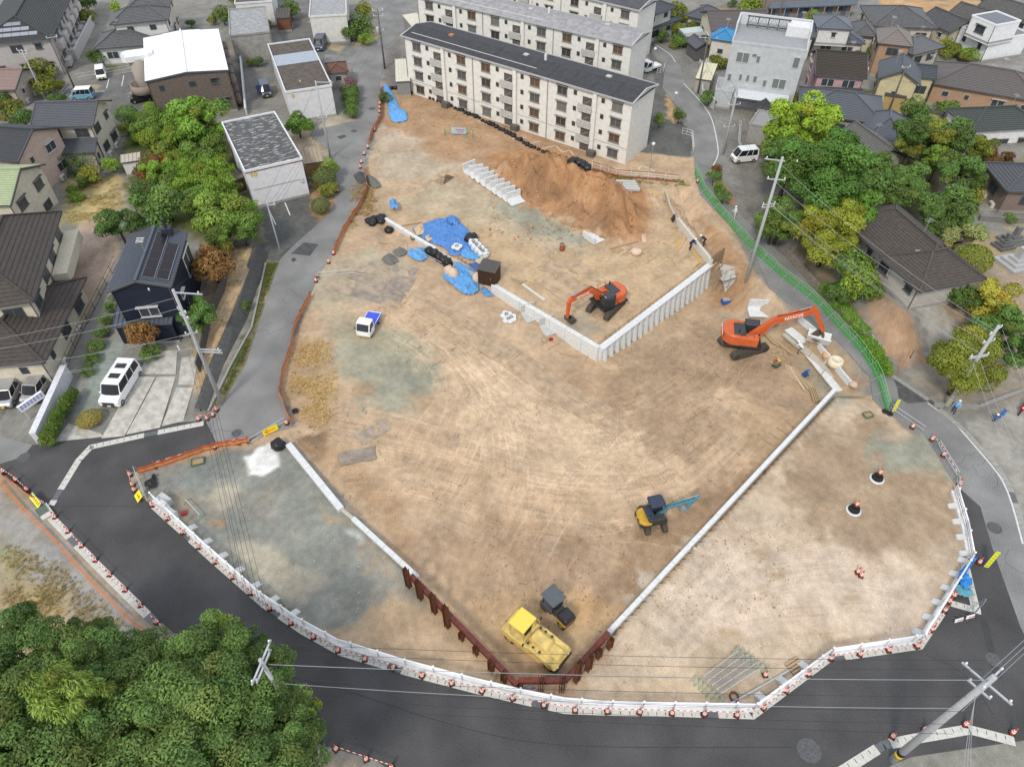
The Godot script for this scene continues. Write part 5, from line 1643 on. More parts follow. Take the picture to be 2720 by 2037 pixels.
func excavator(label: String, at: Vector3, yaw: float, track_yaw: float, S: float, cols: Array, boom: Array, bth: Array, arm: Array, bucket_turn: float, name_ := ""):
	var o := thing("excavator", label, "excavator", at, yaw)
	var m: Material = cols[0]
	var bm: Material = cols[1]
	var black := mt(.025, .026, .028, .5)
	var gl := mt(.03, .035, .04, .08, 0, 0)
	var chrome := mt(.6, .6, .62, .2, .9, 0)
	crawler(o, track_yaw - yaw, 4.1 * S, 2.3 * S, .6 * S, .85 * S)
	var y0 := 1.0 * S
	# upper structure
	var mb := MB.new()
	mb.rb(Vector3(-.3, y0 + .12 * S, 0) * Vector3(S, 1, S), Vector3(3.6, .22, 2.6) * S, .04)
	part(o, "deck", mb, black)
	mb = MB.new()      # counterweight: a rounded arc
	var pf := PackedVector2Array()
	for i in 11:
		var a := PI * .5 + PI * (i / 10.0)
		pf.append(Vector2(-1.25 * S + cos(a) * 1.1 * S, sin(a) * 1.32 * S))
	pf.append(Vector2(-.75 * S, -1.32 * S))
	pf.append(Vector2(-.75 * S, 1.32 * S))
	var chh := 1.15 if S > .65 else .6
	mb.extr(pf, chh * S, .08, Transform3D(Basis(Vector3.RIGHT, Vector3(0, 0, 1), Vector3(0, -1, 0)), Vector3(0, y0 + (.82 if S > .65 else .55) * S, 0)))
	var cw := part(o, "counterweight", mb, m)
	mb = MB.new()
	mb.rb(Vector3(.1 * S, y0 + .75 * S, .85 * S), Vector3(1.9, 1.0, .85) * S, .06)
	var hm: Material = cols[5] if cols.size() > 5 else m
	part(o, "side_housing", mb, hm)
	mb = MB.new()
	mb.rb(Vector3(-.65 * S, y0 + .85 * S, 0), Vector3(.9, 1.0, 2.5) * S, .06)
	part(o, "engine_housing", mb, hm)
	mb = MB.new()
	mb.rb(Vector3(-.75 * S, y0 + 1.42 * S, .15 * S), Vector3(1.1 if S > .6 else 1.9, .26, 1.7 if S > .6 else 2.3) * S, .08)
	part(o, "engine_cover", mb, cols[2])
	mb = MB.new()
	mb.tube(Vector3(-.9 * S, y0 + 1.5 * S, .85 * S), Vector3(-.9 * S, y0 + 1.95 * S, .85 * S), .07 * S)
	part(o, "exhaust", mb, black)
	for i in 2:
		bx(cw, "access_panel", Vector3(-2.36 * S + .02, y0 + .8 * S, (-.4 + .8 * i) * S), Vector3(.03, .4, .5) * S, cols[3])
	mb = MB.new()
	mb.path([Vector3(.5, y0 / S + 1.3, 1.2) * S, Vector3(.5, y0 / S + 1.75, 1.2) * S, Vector3(-.6, y0 / S + 1.75, 1.2) * S, Vector3(-.6, y0 / S + 1.3, 1.2) * S], .022, 6)
	part(o, "handrail", mb, black)
	# cab on the left (-z)
	var cb := part(o, "cab", ubox, black, Vector3(.55 * S, y0 + .35 * S, -.8 * S), Basis.from_scale(Vector3(1.5, .5, .95) * S))
	mb = MB.new()
	mb.rb(Vector3(.5 * S, y0 + 1.05 * S, -.8 * S), Vector3(1.5, 1.1, .92) * S, .06, Basis.IDENTITY, Vector2(.88, .94))
	part(o, "cab_glass", mb, gl)
	mb = MB.new()
	mb.rb(Vector3(.46 * S, y0 + 1.64 * S, -.8 * S), Vector3(1.42, .12, .95) * S, .05)
	part(o, "cab_roof", mb, cols[2])
	for e in [[1.2, -.36], [1.2, -1.24], [-.2, -.36], [-.2, -1.24]]:
		mb = MB.new()
		mb.bar(Vector3(e[0], y0 / S + .5, e[1]) * S, Vector3(lerpf(e[0], .5, .1), y0 / S + 1.62, e[1]) * S, .07 * S, .07 * S)
		part(o, "cab_pillar", mb, black)
	mb = MB.new()
	mb.bar(Vector3(-.6, y0 / S + .62, -.85) * S, Vector3(-.2, y0 / S + .62, -.85) * S, .8 * S, .9 * S)
	part(o, "left_housing", mb, hm)
	# boom, arm, bucket
	var b := part(o, "boom", beam_shape(boom, bth, .42 * S, .05), bm)
	var e0: Vector2 = boom[-1]
	var a1: Vector2 = arm[1]
	var ar := part(o, "arm", beam_shape(arm, [.5 * S, .5 * S, .24 * S] if arm.size() == 3 else [.5 * S, .26 * S], .34 * S, .05), bm)
	var tip: Vector2 = arm[-1]
	var bk := MB.new()
	var B := Basis(Vector3(0, 0, 1), bucket_turn)
	var prof := PackedVector2Array([Vector2(0, .12), Vector2(.5, .02), Vector2(.85, -.35), Vector2(.8, -.75), Vector2(.5, -1.0), Vector2(.46, -.92), Vector2(.68, -.7), Vector2(.72, -.38), Vector2(.42, -.06), Vector2(0, 0)])
	var q := PackedVector2Array()
	for p in prof: q.append(p * S)
	bk.extr(q, .95 * S, 0, Transform3D(B, Vector3(tip.x, tip.y, .05)))
	var bu := part(o, "bucket", bk, cols[4])
	for s in [-1, 1]:
		var side := MB.new()
		var pl := PackedVector2Array()
		for p in [Vector2(0, .1), Vector2(.5, 0), Vector2(.84, -.36), Vector2(.78, -.75), Vector2(.48, -1.0), Vector2(.1, -.5)]: pl.append(p * S)
		side.extr(pl, .04, 0, Transform3D(B, Vector3(tip.x, tip.y, .05 + s * .475 * S)))
		part(bu, "side_plate", side, cols[4])
	for i in 4: part(bu, "tooth", ubox, cols[4], Vector3(tip.x, tip.y, .05) + B * Vector3(.46 * S, -1.02 * S, (-.36 + i * .24) * S), B * Basis.from_scale(Vector3(.08, .16, .07) * S))
	# rams
	var root: Vector2 = boom[0]
	var mid: Vector2 = boom[boom.size() / 2]
	for s in [-1, 1]:
		var rm := MB.new()
		var p0 := Vector3(root.x + .55 * S, root.y - .45 * S, .05 + s * .3 * S)
		var p1 := Vector3(mid.x - .1 * S, mid.y, .05 + s * .3 * S)
		rm.tube(p0, p0.lerp(p1, .62), .085 * S, -1, 8)
		part(o, "boom_ram", rm, bm)
		rm = MB.new()
		rm.tube(p0.lerp(p1, .6), p1, .045 * S, -1, 8)
		part(o, "ram_rod", rm, chrome)
	var rm2 := MB.new()
	var t0 := Vector3(lerpf(mid.x, e0.x, .05), lerpf(mid.y, e0.y, .05) + .42 * S, .05)
	var t1 := Vector3(arm[0].x, arm[0].y + .1 * S, .05)
	rm2.tube(t0, t0.lerp(t1, .62), .085 * S, -1, 8)
	part(o, "arm_ram", rm2, bm)
	rm2 = MB.new()
	rm2.tube(t0.lerp(t1, .6), t1, .045 * S, -1, 8)
	part(o, "ram_rod", rm2, chrome)
	rm2 = MB.new()
	var d2: Vector2 = (tip - arm[0]).normalized()
	var nn := Vector2(-d2.y, d2.x) * .3 * S
	if nn.x < 0: nn = -nn
	rm2.tube(Vector3(arm[0].x + d2.x * .5 * S + nn.x, arm[0].y + d2.y * .5 * S + nn.y, .05), Vector3(tip.x + nn.x * .9 - d2.x * .3 * S, tip.y + nn.y * .9 - d2.y * .3 * S, .05), .07 * S, -1, 8)
	part(o, "bucket_ram", rm2, bm)
	for s in [-1, 1]:
		var hs := MB.new()
		var pp := []
		for i in boom.size(): pp.append(Vector3(boom[i].x, boom[i].y + bth[i] * .5 + .06 + .06 * (i % 2), .05 + s * .1 * S))
		hs.path(pp, .028 * S + .004, 6)
		part(o, "hose", hs, black)
		bx(o, "work_lamp", Vector3(1.15 * S, y0 + 1.78 * S, (-.8 + s * .3) * S), Vector3(.1, .1, .14) * S, chrome)
	bx(o, "step", Vector3(.4 * S, y0 - .12 * S, -1.3 * S), Vector3(1.0, .05, .16) * S, black)
	bx(o, "grab_rail", Vector3(1.3 * S, y0 + .8 * S, -.32 * S), Vector3(.04, .9, .04) * S, black)
	bx(o, "mud_flap", Vector3(-1.6 * S, y0 - .05, 0), Vector3(1.2, .1, 2.2) * S, mt(.16, .13, .1, .9, 0, 2, 1))
	if name_:
		var wm := mt(.75, .74, .7, .5, 0, 0)
		var c: Vector2 = boom[1].lerp(boom[2], .45)
		var dd: Vector2 = boom[2] - boom[1]
		var ang := atan2(dd.y, dd.x)
		var bs := Basis(Vector3(0, 0, 1), ang)
		word(o, "lettering", name_, .3 * S, wm, Transform3D(bs * Basis(Vector3.UP, PI), Vector3(c.x, c.y, .05 - .225 * S)))
		word(o, "lettering", name_, .3 * S, wm, Transform3D(bs, Vector3(c.x, c.y, .05 + .225 * S)))
		word(o, "lettering", name_, .3 * S, wm, Transform3D(Basis(Vector3.UP, -PI * .5), Vector3(-2.37 * S, y0 + 1.12 * S, 0)))
	return o

func wheel(par: Node3D, c: Vector3, r: float, w: float, m: Material = null):
	var mb := MB.new(true)
	var rs := []
	for q in [[r * .6, -.5], [r * .95, -.5], [r, -.4], [r, .4], [r * .95, .5], [r * .6, .5]]: rs.append(mb.ring(c + Vector3(0, 0, w * q[1]), Vector3.RIGHT, Vector3.UP, q[0], 16))
	mb.loft(rs)
	var t := part(par, "wheel", mb, mt(.022, .022, .023, .8, 0, 0))
	for s in [-1, 1]:
		mb = MB.new()
		mb.tube(c + Vector3(0, 0, s * w * .45), c + Vector3(0, 0, s * w * .52), r * .6, r * .5, 12)
		part(t, "rim", mb, m if m else mt(.4, .4, .42, .4, .6, 0))

# L length, W width, H height, hood: length of the bonnet, belt height
func car(label: String, px: Array, L: float, W: float, H: float, hood: float, col: Color, rail := .86, n := "parked_car", cat := "car", metal := 0.0, two_tone = null):
	var c := gp(px[0], px[1])
	var f := gp(px[2], px[3])
	c.y += .04
	var o := thing(n, label, cat, c, yawto(c, f))
	var paint := mt(col.r, col.g, col.b, .25, metal, 0)
	paint.clearcoat_enabled = true
	paint.clearcoat = .6
	var roofm: Material = paint
	if two_tone != null: roofm = mt(two_tone.r, two_tone.g, two_tone.b, .25, 0, 0)
	var gl := mt(.018, .02, .024, .06, 0, 0)
	var h := L * .5
	var belt := H * .56
	var mb := MB.new()
	var nose := belt - .06
	mb.extr(PackedVector2Array([Vector2(-h, .32), Vector2(-h + .08, .2), Vector2(h - .12, .2), Vector2(h, .34), Vector2(h - .02, nose * .78), Vector2(h - .16, nose * .93), Vector2(h - hood, belt), Vector2(-h + .06, belt), Vector2(-h, belt - .2)]), W, .08)
	part(o, "body", mb, paint)
	var xa := -h + .1
	var xb := h - hood + .12
	var ra := -h + .22
	var rbk := h - hood - .42
	var hw := W * .5 - .05
	var rw := W * .5 * rail
	mb = MB.new()
	var r0 := PackedVector3Array([Vector3(xa, belt - .02, -hw), Vector3(xb, belt - .02, -hw), Vector3(xb + .12, belt - .02, -hw * .5), Vector3(xb + .12, belt - .02, hw * .5), Vector3(xb, belt - .02, hw), Vector3(xa, belt - .02, hw)])
	var r1 := PackedVector3Array([Vector3(ra, H - .07, -rw), Vector3(rbk, H - .07, -rw), Vector3(rbk + .08, H - .07, -rw * .5), Vector3(rbk + .08, H - .07, rw * .5), Vector3(rbk, H - .07, rw), Vector3(ra, H - .07, rw)])
	r0.reverse(); r1.reverse()
	mb.loft([r0, r1])
	part(o, "windows", mb, gl)
	mb = MB.new()
	mb.rb(Vector3((ra + rbk) * .5 + .02, H - .045, 0), Vector3(rbk - ra + .14, .09, rw * 2 + .05), .04)
	part(o, "roof", mb, roofm)
	for s in [-1, 1]:
		for e in [[xb - .02, rbk, .07], [xa + (xb - xa) * .58, ra + (rbk - ra) * .58, .07], [xa + .04, ra + .02, .16], [xa + (xb - xa) * .3, ra + (rbk - ra) * .3, .06]]:
			mb = MB.new()
			mb.bar(Vector3(e[0], belt - .04, s * (hw + .004)), Vector3(e[1], H - .06, s * (rw + .004)), .05, e[2])
			part(o, "pillar", mb, paint)
		for x in [h - .62, -h + .62]: wheel(o, Vector3(x, .29, s * (W * .5 - .09)), .29, .19)
		bx(o, "headlight", Vector3(h - .05, nose * .74, s * (W * .5 - .2)), Vector3(.1, .12, .26), mt(.7, .72, .74, .15, 0, 0))
		bx(o, "tail_light", Vector3(-h + .0, belt * .85, s * (W * .5 - .12)), Vector3(.06, .3, .12), mt(.35, .02, .02, .3, 0, 0))
		bx(o, "mirror", Vector3(xb - .1, belt + .08, s * (W * .5 + .06)), Vector3(.1, .13, .14), paint)
		for e in [.05, .45]: bx(o, "door_handle", Vector3(-h * e + .1, belt - .12, s * (W * .5 - .0)), Vector3(.16, .03, .03), mt(.2, .2, .2, .4, .5, 0))
	bx(o, "grille", Vector3(h - .01, nose * .55, 0), Vector3(.04, .16, W * .5), mt(.03, .03, .03, .5, 0, 0))
	bx(o, "bumper", Vector3(h - .03, .32, 0), Vector3(.08, .14, W * .8), mt(.05, .05, .05, .6, 0, 0))
	bx(o, "number_plate", Vector3(h + .02, .4, 0), Vector3(.02, .15, .33), mt(.75, .6, .08, .5, 0, 0) if L < 3.6 else mt(.75, .75, .72, .5, 0, 0))
	bx(o, "wiper", Vector3(xb + .07, belt + .06, .1), Vector3(.03, .03, W * .5), mt(.02, .02, .02, .6, 0, 0))
	return o

func kei_truck(label: String, px: Array, bed: Color, cover: bool):
	var c := gp(px[0], px[1])
	var f := gp(px[2], px[3])
	var o := thing("mini_truck", label, "truck", c, yawto(c, f))
	var w := mt(.80, .80, .80, .3, 0, 0)
	var gl := mt(.03, .035, .04, .06, 0, 0)
	var mb := MB.new()
	mb.extr(PackedVector2Array([Vector2(.35, .3), Vector2(1.62, .3), Vector2(1.69, .45), Vector2(1.66, .95), Vector2(1.28, 1.72), Vector2(1.2, 1.77), Vector2(.42, 1.77), Vector2(.35, 1.7)]), 1.46, .06)
	part(o, "cab", mb, w)
	mb = MB.new()
	mb.quad(Vector3(1.655, 1.0, -.62), Vector3(1.655, 1.0, .62), Vector3(1.325, 1.66, .56), Vector3(1.325, 1.66, -.56))
	var ws := PackedVector2Array([Vector2(1.655, 1.0), Vector2(1.335, 1.66), Vector2(1.30, 1.65), Vector2(1.6, 1.0)])
	mb = MB.new()
	mb.extr(ws, 1.26, 0, Transform3D(Basis.IDENTITY, Vector3(.02, 0, 0)))
	part(o, "windscreen", mb, gl)
	for s in [-1, 1]:
		mb = MB.new()
		mb.extr(PackedVector2Array([Vector2(.55, 1.02), Vector2(1.5, 1.02), Vector2(1.22, 1.62), Vector2(.55, 1.62)]), .03, 0, Transform3D(Basis.IDENTITY, Vector3(0, 0, s * .725)))
		part(o, "door_window", mb, gl)
		for x in [1.1, -1.0]: wheel(o, Vector3(x, .27, s * .62), .27, .16, mt(.5, .5, .5, .4, .5, 0))
		bx(o, "headlight", Vector3(1.67, .7, s * .52), Vector3(.06, .16, .24), mt(.7, .72, .7, .2, 0, 0))
		bx(o, "mirror", Vector3(1.5, 1.15, s * .83), Vector3(.08, .22, .12), mt(.03, .03, .03, .5, 0, 0))
		bx(o, "side_gate", Vector3(-.68, .72, s * .7), Vector3(1.96, .28, .04), w)
		bx(o, "tail_light", Vector3(-1.69, .5, s * .6), Vector3(.04, .1, .14), mt(.35, .02, .02, .3, 0, 0))
	bx(o, "bed", Vector3(-.68, .57, 0), Vector3(1.98, .06, 1.42), w)
	bx(o, "tail_gate", Vector3(-1.66, .72, 0), Vector3(.04, .28, 1.42), w)
	bx(o, "chassis", Vector3(-.3, .4, 0), Vector3(2.6, .14, .7), mt(.03, .03, .03, .7, 0, 0))
	bx(o, "number_plate", Vector3(1.7, .42, 0), Vector3(.02, .14, .3), mt(.75, .55, .05, .5, 0, 0))
	bx(o, "rear_guard", Vector3(.33, 1.15, 0), Vector3(.05, .9, 1.36), w)
	if cover:
		mb = MB.new(true)
		var n := 10
		var g := []
		for j in n + 1:
			for i in n + 1:
				var x := -1.68 + 2.0 * i / n
				var z := -.73 + 1.46 * j / n
				var e := minf(minf(i, n - i), minf(j, n - j)) / 3.0
				g.append(Vector3(x, .78 + .16 * clampf(e, 0, 1) + .05 * fn.get_noise_2d(x * 80, z * 80), z))
		for j in n:
			for i in n: mb.quad(g[j * (n + 1) + i], g[j * (n + 1) + i + 1], g[(j + 1) * (n + 1) + i + 1], g[(j + 1) * (n + 1) + i])
		part(o, "bed_cover", mb, mt(bed.r, bed.g, bed.b, .5, 0, 0))
		for s in [-1, 1]: bx(o, "cover_flap", Vector3(-.68, .72, s * .735), Vector3(1.98, .18, .02), mt(bed.r, bed.g, bed.b, .5, 0, 0))
	return o

# ---- people: one continuous body from smoothly joined tapered capsules
func seg_sd(p: Vector3, a: Vector3, b: Vector3, ra: float, rb: float) -> float:
	var ab := b - a
	var t := clampf((p - a).dot(ab) / maxf(ab.length_squared(), 1e-6), 0, 1)
	return p.distance_to(a + ab * t) - lerpf(ra, rb, t)
func person(label: String, at: Vector3, yaw: float, J: Dictionary, shirt: Color, pants: Color, hat: Color):
	var o := thing("person", label, "person", at, yaw)
	var skin := Color(.42, .27, .19)
	var B := []      # a, b, ra, rb, colour
	B.append([J.hip, J.chest, .15, .165, shirt])
	B.append([J.chest, J.neck, .16, .075, shirt])
	B.append([J.neck, J.head + Vector3(0, -.05, 0), .055, .06, skin])
	B.append([J.head + Vector3(.01, -.05, 0), J.head + Vector3(0, .05, 0), .085, .1, skin])
	B.append([J.head + Vector3(.095, -.01, 0), J.head + Vector3(.11, -.035, 0), .014, .018, skin])
	for s in ["l", "r"]:
		var sg: float = -1.0 if s == "l" else 1.0
		B.append([J.chest + Vector3(0, .1, 0), J["sh" + s], .1, .075, shirt])
		B.append([J["sh" + s], J["el" + s], .068, .05, shirt])
		B.append([J["el" + s], J["ha" + s], .048, .032, shirt])
		B.append([J["ha" + s], J["ha" + s] + (J["ha" + s] - J["el" + s]).normalized() * .08, .034, .03, skin])
		B.append([J.hip + Vector3(0, 0, sg * .07), J["kn" + s], .105, .068, pants])
		B.append([J["kn" + s], J["an" + s], .066, .045, pants])
		B.append([J["an" + s] + Vector3(-.04, -.02, 0), J["an" + s] + Vector3(.17, -.045, 0), .045, .035, Color(.03, .03, .03)])
	var lo: Vector3 = J.hip
	var hi: Vector3 = J.hip
	for b in B:
		for e in 2:
			lo = lo.min(b[e] - Vector3.ONE * .2)
			hi = hi.max(b[e] + Vector3.ONE * .2)
	var cs := .032
	var nx := int((hi.x - lo.x) / cs) + 1
	var ny := int((hi.y - lo.y) / cs) + 1
	var nz := int((hi.z - lo.z) / cs) + 1
	var F := PackedFloat32Array()
	F.resize(nx * ny * nz)
	F.fill(.3)
	for b in B:
		var r := maxf(b[2], b[3]) + .1
		var l: Vector3 = (b[0].min(b[1]) - Vector3.ONE * r - lo) / cs
		var h: Vector3 = (b[0].max(b[1]) + Vector3.ONE * r - lo) / cs
		for y in range(maxi(0, int(l.y)), mini(ny, int(h.y) + 1)):
			for z in range(maxi(0, int(l.z)), mini(nz, int(h.z) + 1)):
				for x in range(maxi(0, int(l.x)), mini(nx, int(h.x) + 1)):
					var i := (y * nz + z) * nx + x
					var d := seg_sd(lo + Vector3(x, y, z) * cs, b[0], b[1], b[2], b[3])
					var k := .035
					var hmix := clampf(.5 + .5 * (F[i] - d) / k, 0, 1)
					F[i] = lerpf(F[i], d, hmix) - k * hmix * (1 - hmix)
	var V := {}
	var pts := PackedVector3Array()
	var mb := MB.new(true)
	mb.use = true
	var sx := [1, nx, nx * nz]
	for y in ny - 1:
		for z in nz - 1:
			for x in nx - 1:
				var i := (y * nz + z) * nx + x
				var s := Vector3.ZERO
				var n := 0
				for e in [[0, 1, 0, 0, 0, 1, 0, 0], [0, nx, 0, 0, 0, 0, 0, 1], [0, nx * nz, 0, 0, 0, 0, 1, 0], [1, 1 + nx, 1, 0, 0, 1, 0, 1], [1, 1 + nx * nz, 1, 0, 0, 1, 1, 0], [nx, nx + 1, 0, 0, 1, 1, 0, 1], [nx, nx + nx * nz, 0, 0, 1, 0, 1, 1], [nx * nz, nx * nz + 1, 0, 1, 0, 1, 1, 0], [nx * nz, nx * nz + nx, 0, 1, 0, 0, 1, 1], [nx + 1, nx + 1 + nx * nz, 1, 0, 1, 1, 1, 1], [nx * nz + 1, nx * nz + nx + 1, 1, 1, 0, 1, 1, 1], [nx * nz + nx, nx * nz + nx + 1, 0, 1, 1, 1, 1, 1]]:
					var fa := F[i + e[0]]
					var fb := F[i + e[1]]
					if (fa < 0) != (fb < 0):
						var t := fa / (fa - fb)
						s += Vector3(e[2], e[3], e[4]).lerp(Vector3(e[5], e[6], e[7]), t)
						n += 1
				if n:
					V[i] = pts.size()
					pts.append(lo + (Vector3(x, y, z) + s / n) * cs)
	var colr := []
	for p in pts:
		var best := 1e9
		var c := skin
		for b in B:
			var d := seg_sd(p, b[0], b[1], b[2], b[3])
			if d < best:
				best = d
				c = b[4]
		colr.append(c)
	for y in range(1, ny - 1):
		for z in range(1, nz - 1):
			for x in range(1, nx - 1):
				var i := (y * nz + z) * nx + x
				for ax in 3:
					var j: int = i + sx[ax]
					if (F[i] < 0) == (F[j] < 0): continue
					var u: int = sx[(ax + 1) % 3]
					var w: int = sx[(ax + 2) % 3]
					var q := [i - u - w, i - w, i, i - u]
					if F[i] >= 0: q.reverse()
					var ok := true
					for e in q:
						if not V.has(e): ok = false
					if not ok: continue
					for e in [0, 1, 2, 0, 2, 3]:
						mb.col = colr[V[q[e]]]
						mb.v(pts[V[q[e]]])
	for s in ["l", "r"]:      # fingers
		var h: Vector3 = J["ha" + s]
		var d: Vector3 = (h - J["el" + s]).normalized()
		var side := d.cross(Vector3.UP).normalized()
		mb.col = skin
		for k in 5:
			var b0 := h + d * (.07 if k < 4 else .02) + side * ((k - 1.5) * .018 if k < 4 else -.03)
			var m1: Vector3 = b0 + d * ([.035, .042, .04, .03, .03][k]) + (side * -.02 if k == 4 else Vector3.ZERO)
			mb.tube(b0, m1, .009, .008, 5)
			mb.tube(m1, m1 + d * .02 + Vector3(0, -.02, 0), .008, .006, 5)
	part(o, "body", mb, vmat(.85))
	mb = MB.new(true)
	mb.lathe([[.15, .01], [.13, .03], [.125, .07], [.09, .13], [.02, .15]], 14, J.head + Vector3(.01, .02, 0))
	part(o, "helmet", mb, mt(hat.r, hat.g, hat.b, .35, 0, 0))
	return o
func stand(dx := 0.0) -> Dictionary:
	return {hip = Vector3(0, .92, 0), chest = Vector3(.02, 1.25, 0), neck = Vector3(.03, 1.46, 0), head = Vector3(.06, 1.6, 0), shl = Vector3(.02, 1.38, -.19), shr = Vector3(.02, 1.38, .19), ell = Vector3(.0, 1.1, -.25), elr = Vector3(.0, 1.1, .25), hal = Vector3(.12 + dx, .88, -.24), har = Vector3(.12 + dx, .88, .24), knl = Vector3(.04, .5, -.12), knr = Vector3(-.02, .5, .12), anl = Vector3(.02, .08, -.15), anr = Vector3(-.1, .08, .15)}
func bend() -> Dictionary:
	return {hip = Vector3(-.12, .9, 0), chest = Vector3(.16, 1.1, 0), neck = Vector3(.34, 1.2, 0), head = Vector3(.46, 1.26, 0), shl = Vector3(.26, 1.12, -.19), shr = Vector3(.26, 1.12, .19), ell = Vector3(.38, .86, -.24), elr = Vector3(.38, .88, .24), hal = Vector3(.56, .72, -.16), har = Vector3(.58, .74, .14), knl = Vector3(.08, .5, -.13), knr = Vector3(-.04, .5, .13), anl = Vector3(-.02, .08, -.17), anr = Vector3(-.2, .08, .15)}

func crouch() -> Dictionary:
	return {hip = Vector3(-.1, .38, 0), chest = Vector3(.08, .68, 0), neck = Vector3(.17, .87, 0), head = Vector3(.25, .99, 0), shl = Vector3(.12, .79, -.19), shr = Vector3(.12, .79, .19), ell = Vector3(.3, .56, -.24), elr = Vector3(.3, .56, .24), hal = Vector3(.46, .38, -.1), har = Vector3(.46, .38, .1), knl = Vector3(.28, .48, -.17), knr = Vector3(.25, .42, .17), anl = Vector3(.05, .08, -.16), anr = Vector3(-.05, .08, .16)}
func build_machines():
	font.font_names = PackedStringArray(["Droid Sans"])
	font.font_weight = 700
	var orange := mt(.58, .125, .04, .4, 0, 1, 4)
	var orange2 := mt(.60, .115, .03, .4, 0, 1, 4)
	var dark := mt(.05, .055, .06, .5)
	var panel := mt(.55, .09, .02, .4, 0, 0)
	var steel := mt(.12, .10, .085, .6, .5)
	var V := func(a): 
		var r := []
		for q in a: r.append(Vector2(q[0], q[1]))
		return r
	# excavator on the terrace
	var c := gp(1609, 818)
	var b := gp(1506, 866)
	var R := Vector2(c.x, c.z).distance_to(Vector2(b.x, b.z))
	var ty := yawto(gp(1602, 855), gp(1641, 815))
	excavator("orange excavator with lowered arm on the upper terrace", c, yawto(c, b), ty, .92, [orange, orange2, dark, panel, steel], V.call([[.3, 1.7], [2.2, 3.3], [R - .25, 3.1]]), [.5, .66, .42], V.call([[R - .45, 3.35], [R - .1, 2.9], [R, .95]]), -1.5, "HITACHI")
	# excavator in the cut
	c = gp(1972, 922)
	b = gp(2180, 915)
	R = Vector2(c.x, c.z).distance_to(Vector2(b.x, b.z))
	ty = yawto(gp(1940, 951), gp(2029, 926))
	excavator("large orange excavator lifting a white L block by the footing", c, yawto(c, b), ty, 1.05, [orange, orange2, dark, panel, mt(.2, .17, .14, .6, .4)], V.call([[.4, 1.8], [2.5, 4.2], [R - 1.9, 5.8]]), [.55, .75, .5], V.call([[R - 2.2, 6.1], [R - 1.7, 5.8], [R - .3, 3.3]]), -1.2, "HITACHI")
	# small excavator
	c = gp(1732, 1385)
	b = gp(1850, 1362)
	R = Vector2(c.x, c.z).distance_to(Vector2(b.x, b.z))
	ty = yawto(gp(1722, 1420), gp(1700, 1360))
	var bl := mt(.09, .27, .34, .55, 0, 2, 2)
	var me: Node3D = excavator("small yellow and blue excavator with canopy beside the thin white wall", c, yawto(c, b), ty, .62, [mt(.56, .33, .035, .45, 0, 1, 3), bl, mt(.035, .045, .075, .6), mt(.05, .05, .06), mt(.40, .38, .36, .5, .4), mt(.05, .05, .05, .6)], V.call([[.25, .8], [1.1, 1.75], [R - .6, 2.1]]), [.26, .32, .24], V.call([[R - .35, 2.45], [R - .6, 2.0], [R - 1.15, 1.0]]), -2.4)
	var cm := MB.new()
	cm.rb(Vector3(.2, 2.25, -.35), Vector3(1.25, .16, 1.15), .12)
	part(me, "canopy", cm, mt(.04, .05, .085, .6))
	for e in [[-.35, -.65], [-.35, .15], [.5, -.65], [.5, .15]]: bx(me, "canopy_post", Vector3(e[0] + .1, 1.7, e[1] - .1), Vector3(.05, 1.0, .05), mt(.04, .05, .085, .6))
	cm = MB.new()
	cm.extr(PackedVector2Array([Vector2(0, .05), Vector2(.1, .0), Vector2(.14, .2), Vector2(.1, .36), Vector2(.04, .36), Vector2(.06, .2)]), 1.5)
	part(me, "dozer_blade", cm, mt(.05, .05, .055, .6, .4), Basis(Vector3.UP, ty - me.rotation.y) * Vector3(1.25, .05, 0), Basis(Vector3.UP, ty - me.rotation.y))
	# tyre roller
	c = gp(1421, 1716)
	b = gp(1490, 1770)
	var yel := mt(.70, .51, .17, .5, 0, 2, 3)
	var o := thing("tyre_roller", "big yellow pneumatic tyre roller inside the rusty piles", "roller", c, yawto(c, b))
	var mb := MB.new()
	mb.extr(PackedVector2Array([Vector2(-2.35, .7), Vector2(-2.2, .5), Vector2(1.2, .5), Vector2(1.35, .9), Vector2(2.3, .95), Vector2(2.4, 1.2), Vector2(2.2, 1.42), Vector2(.9, 1.52), Vector2(.2, 1.55), Vector2(-.4, 1.3), Vector2(-2.3, 1.25)]), 1.95, .07)
	part(o, "body", mb, yel)
	mb = MB.new()
	mb.rb(Vector3(.55, 1.72, 0), Vector3(1.7, .5, 1.0), .1, Basis.IDENTITY, Vector2(.86, .9))
	part(o, "hood", mb, yel)
	mb = MB.new()
	mb.rb(Vector3(1.75, 1.5, 0), Vector3(1.0, .24, .95), .08)
	part(o, "front_tank", mb, yel)
	mb = MB.new()
	mb.rb(Vector3(-1.15, 2.5, 0), Vector3(1.35, .1, 1.5), .05)
	part(o, "canopy", mb, mt(.72, .58, .09, .4, 0, 0))
	for e in [[-1.75, -.68], [-1.75, .68], [-.55, -.68], [-.55, .68]]: bx(o, "canopy_post", Vector3(e[0], 1.85, e[1]), Vector3(.06, 1.25, .06), yel)
	bx(o, "seat", Vector3(-1.4, 1.5, 0), Vector3(.5, .5, .55), mt(.02, .02, .02, .7))
	bx(o, "console", Vector3(-.75, 1.6, 0), Vector3(.3, .7, .6), mt(.03, .03, .03, .6))
	mb = MB.new()
	mb.path([Vector3(-2.3, 1.25, -.9), Vector3(-2.3, 1.9, -.9), Vector3(-2.3, 1.9, .9), Vector3(-2.3, 1.25, .9)], .03)
	part(o, "rear_rail", mb, yel)
	mb = MB.new()
	mb.path([Vector3(-.4, 1.3, -.95), Vector3(-.4, 1.85, -.95), Vector3(-1.9, 1.85, -.95)], .025)
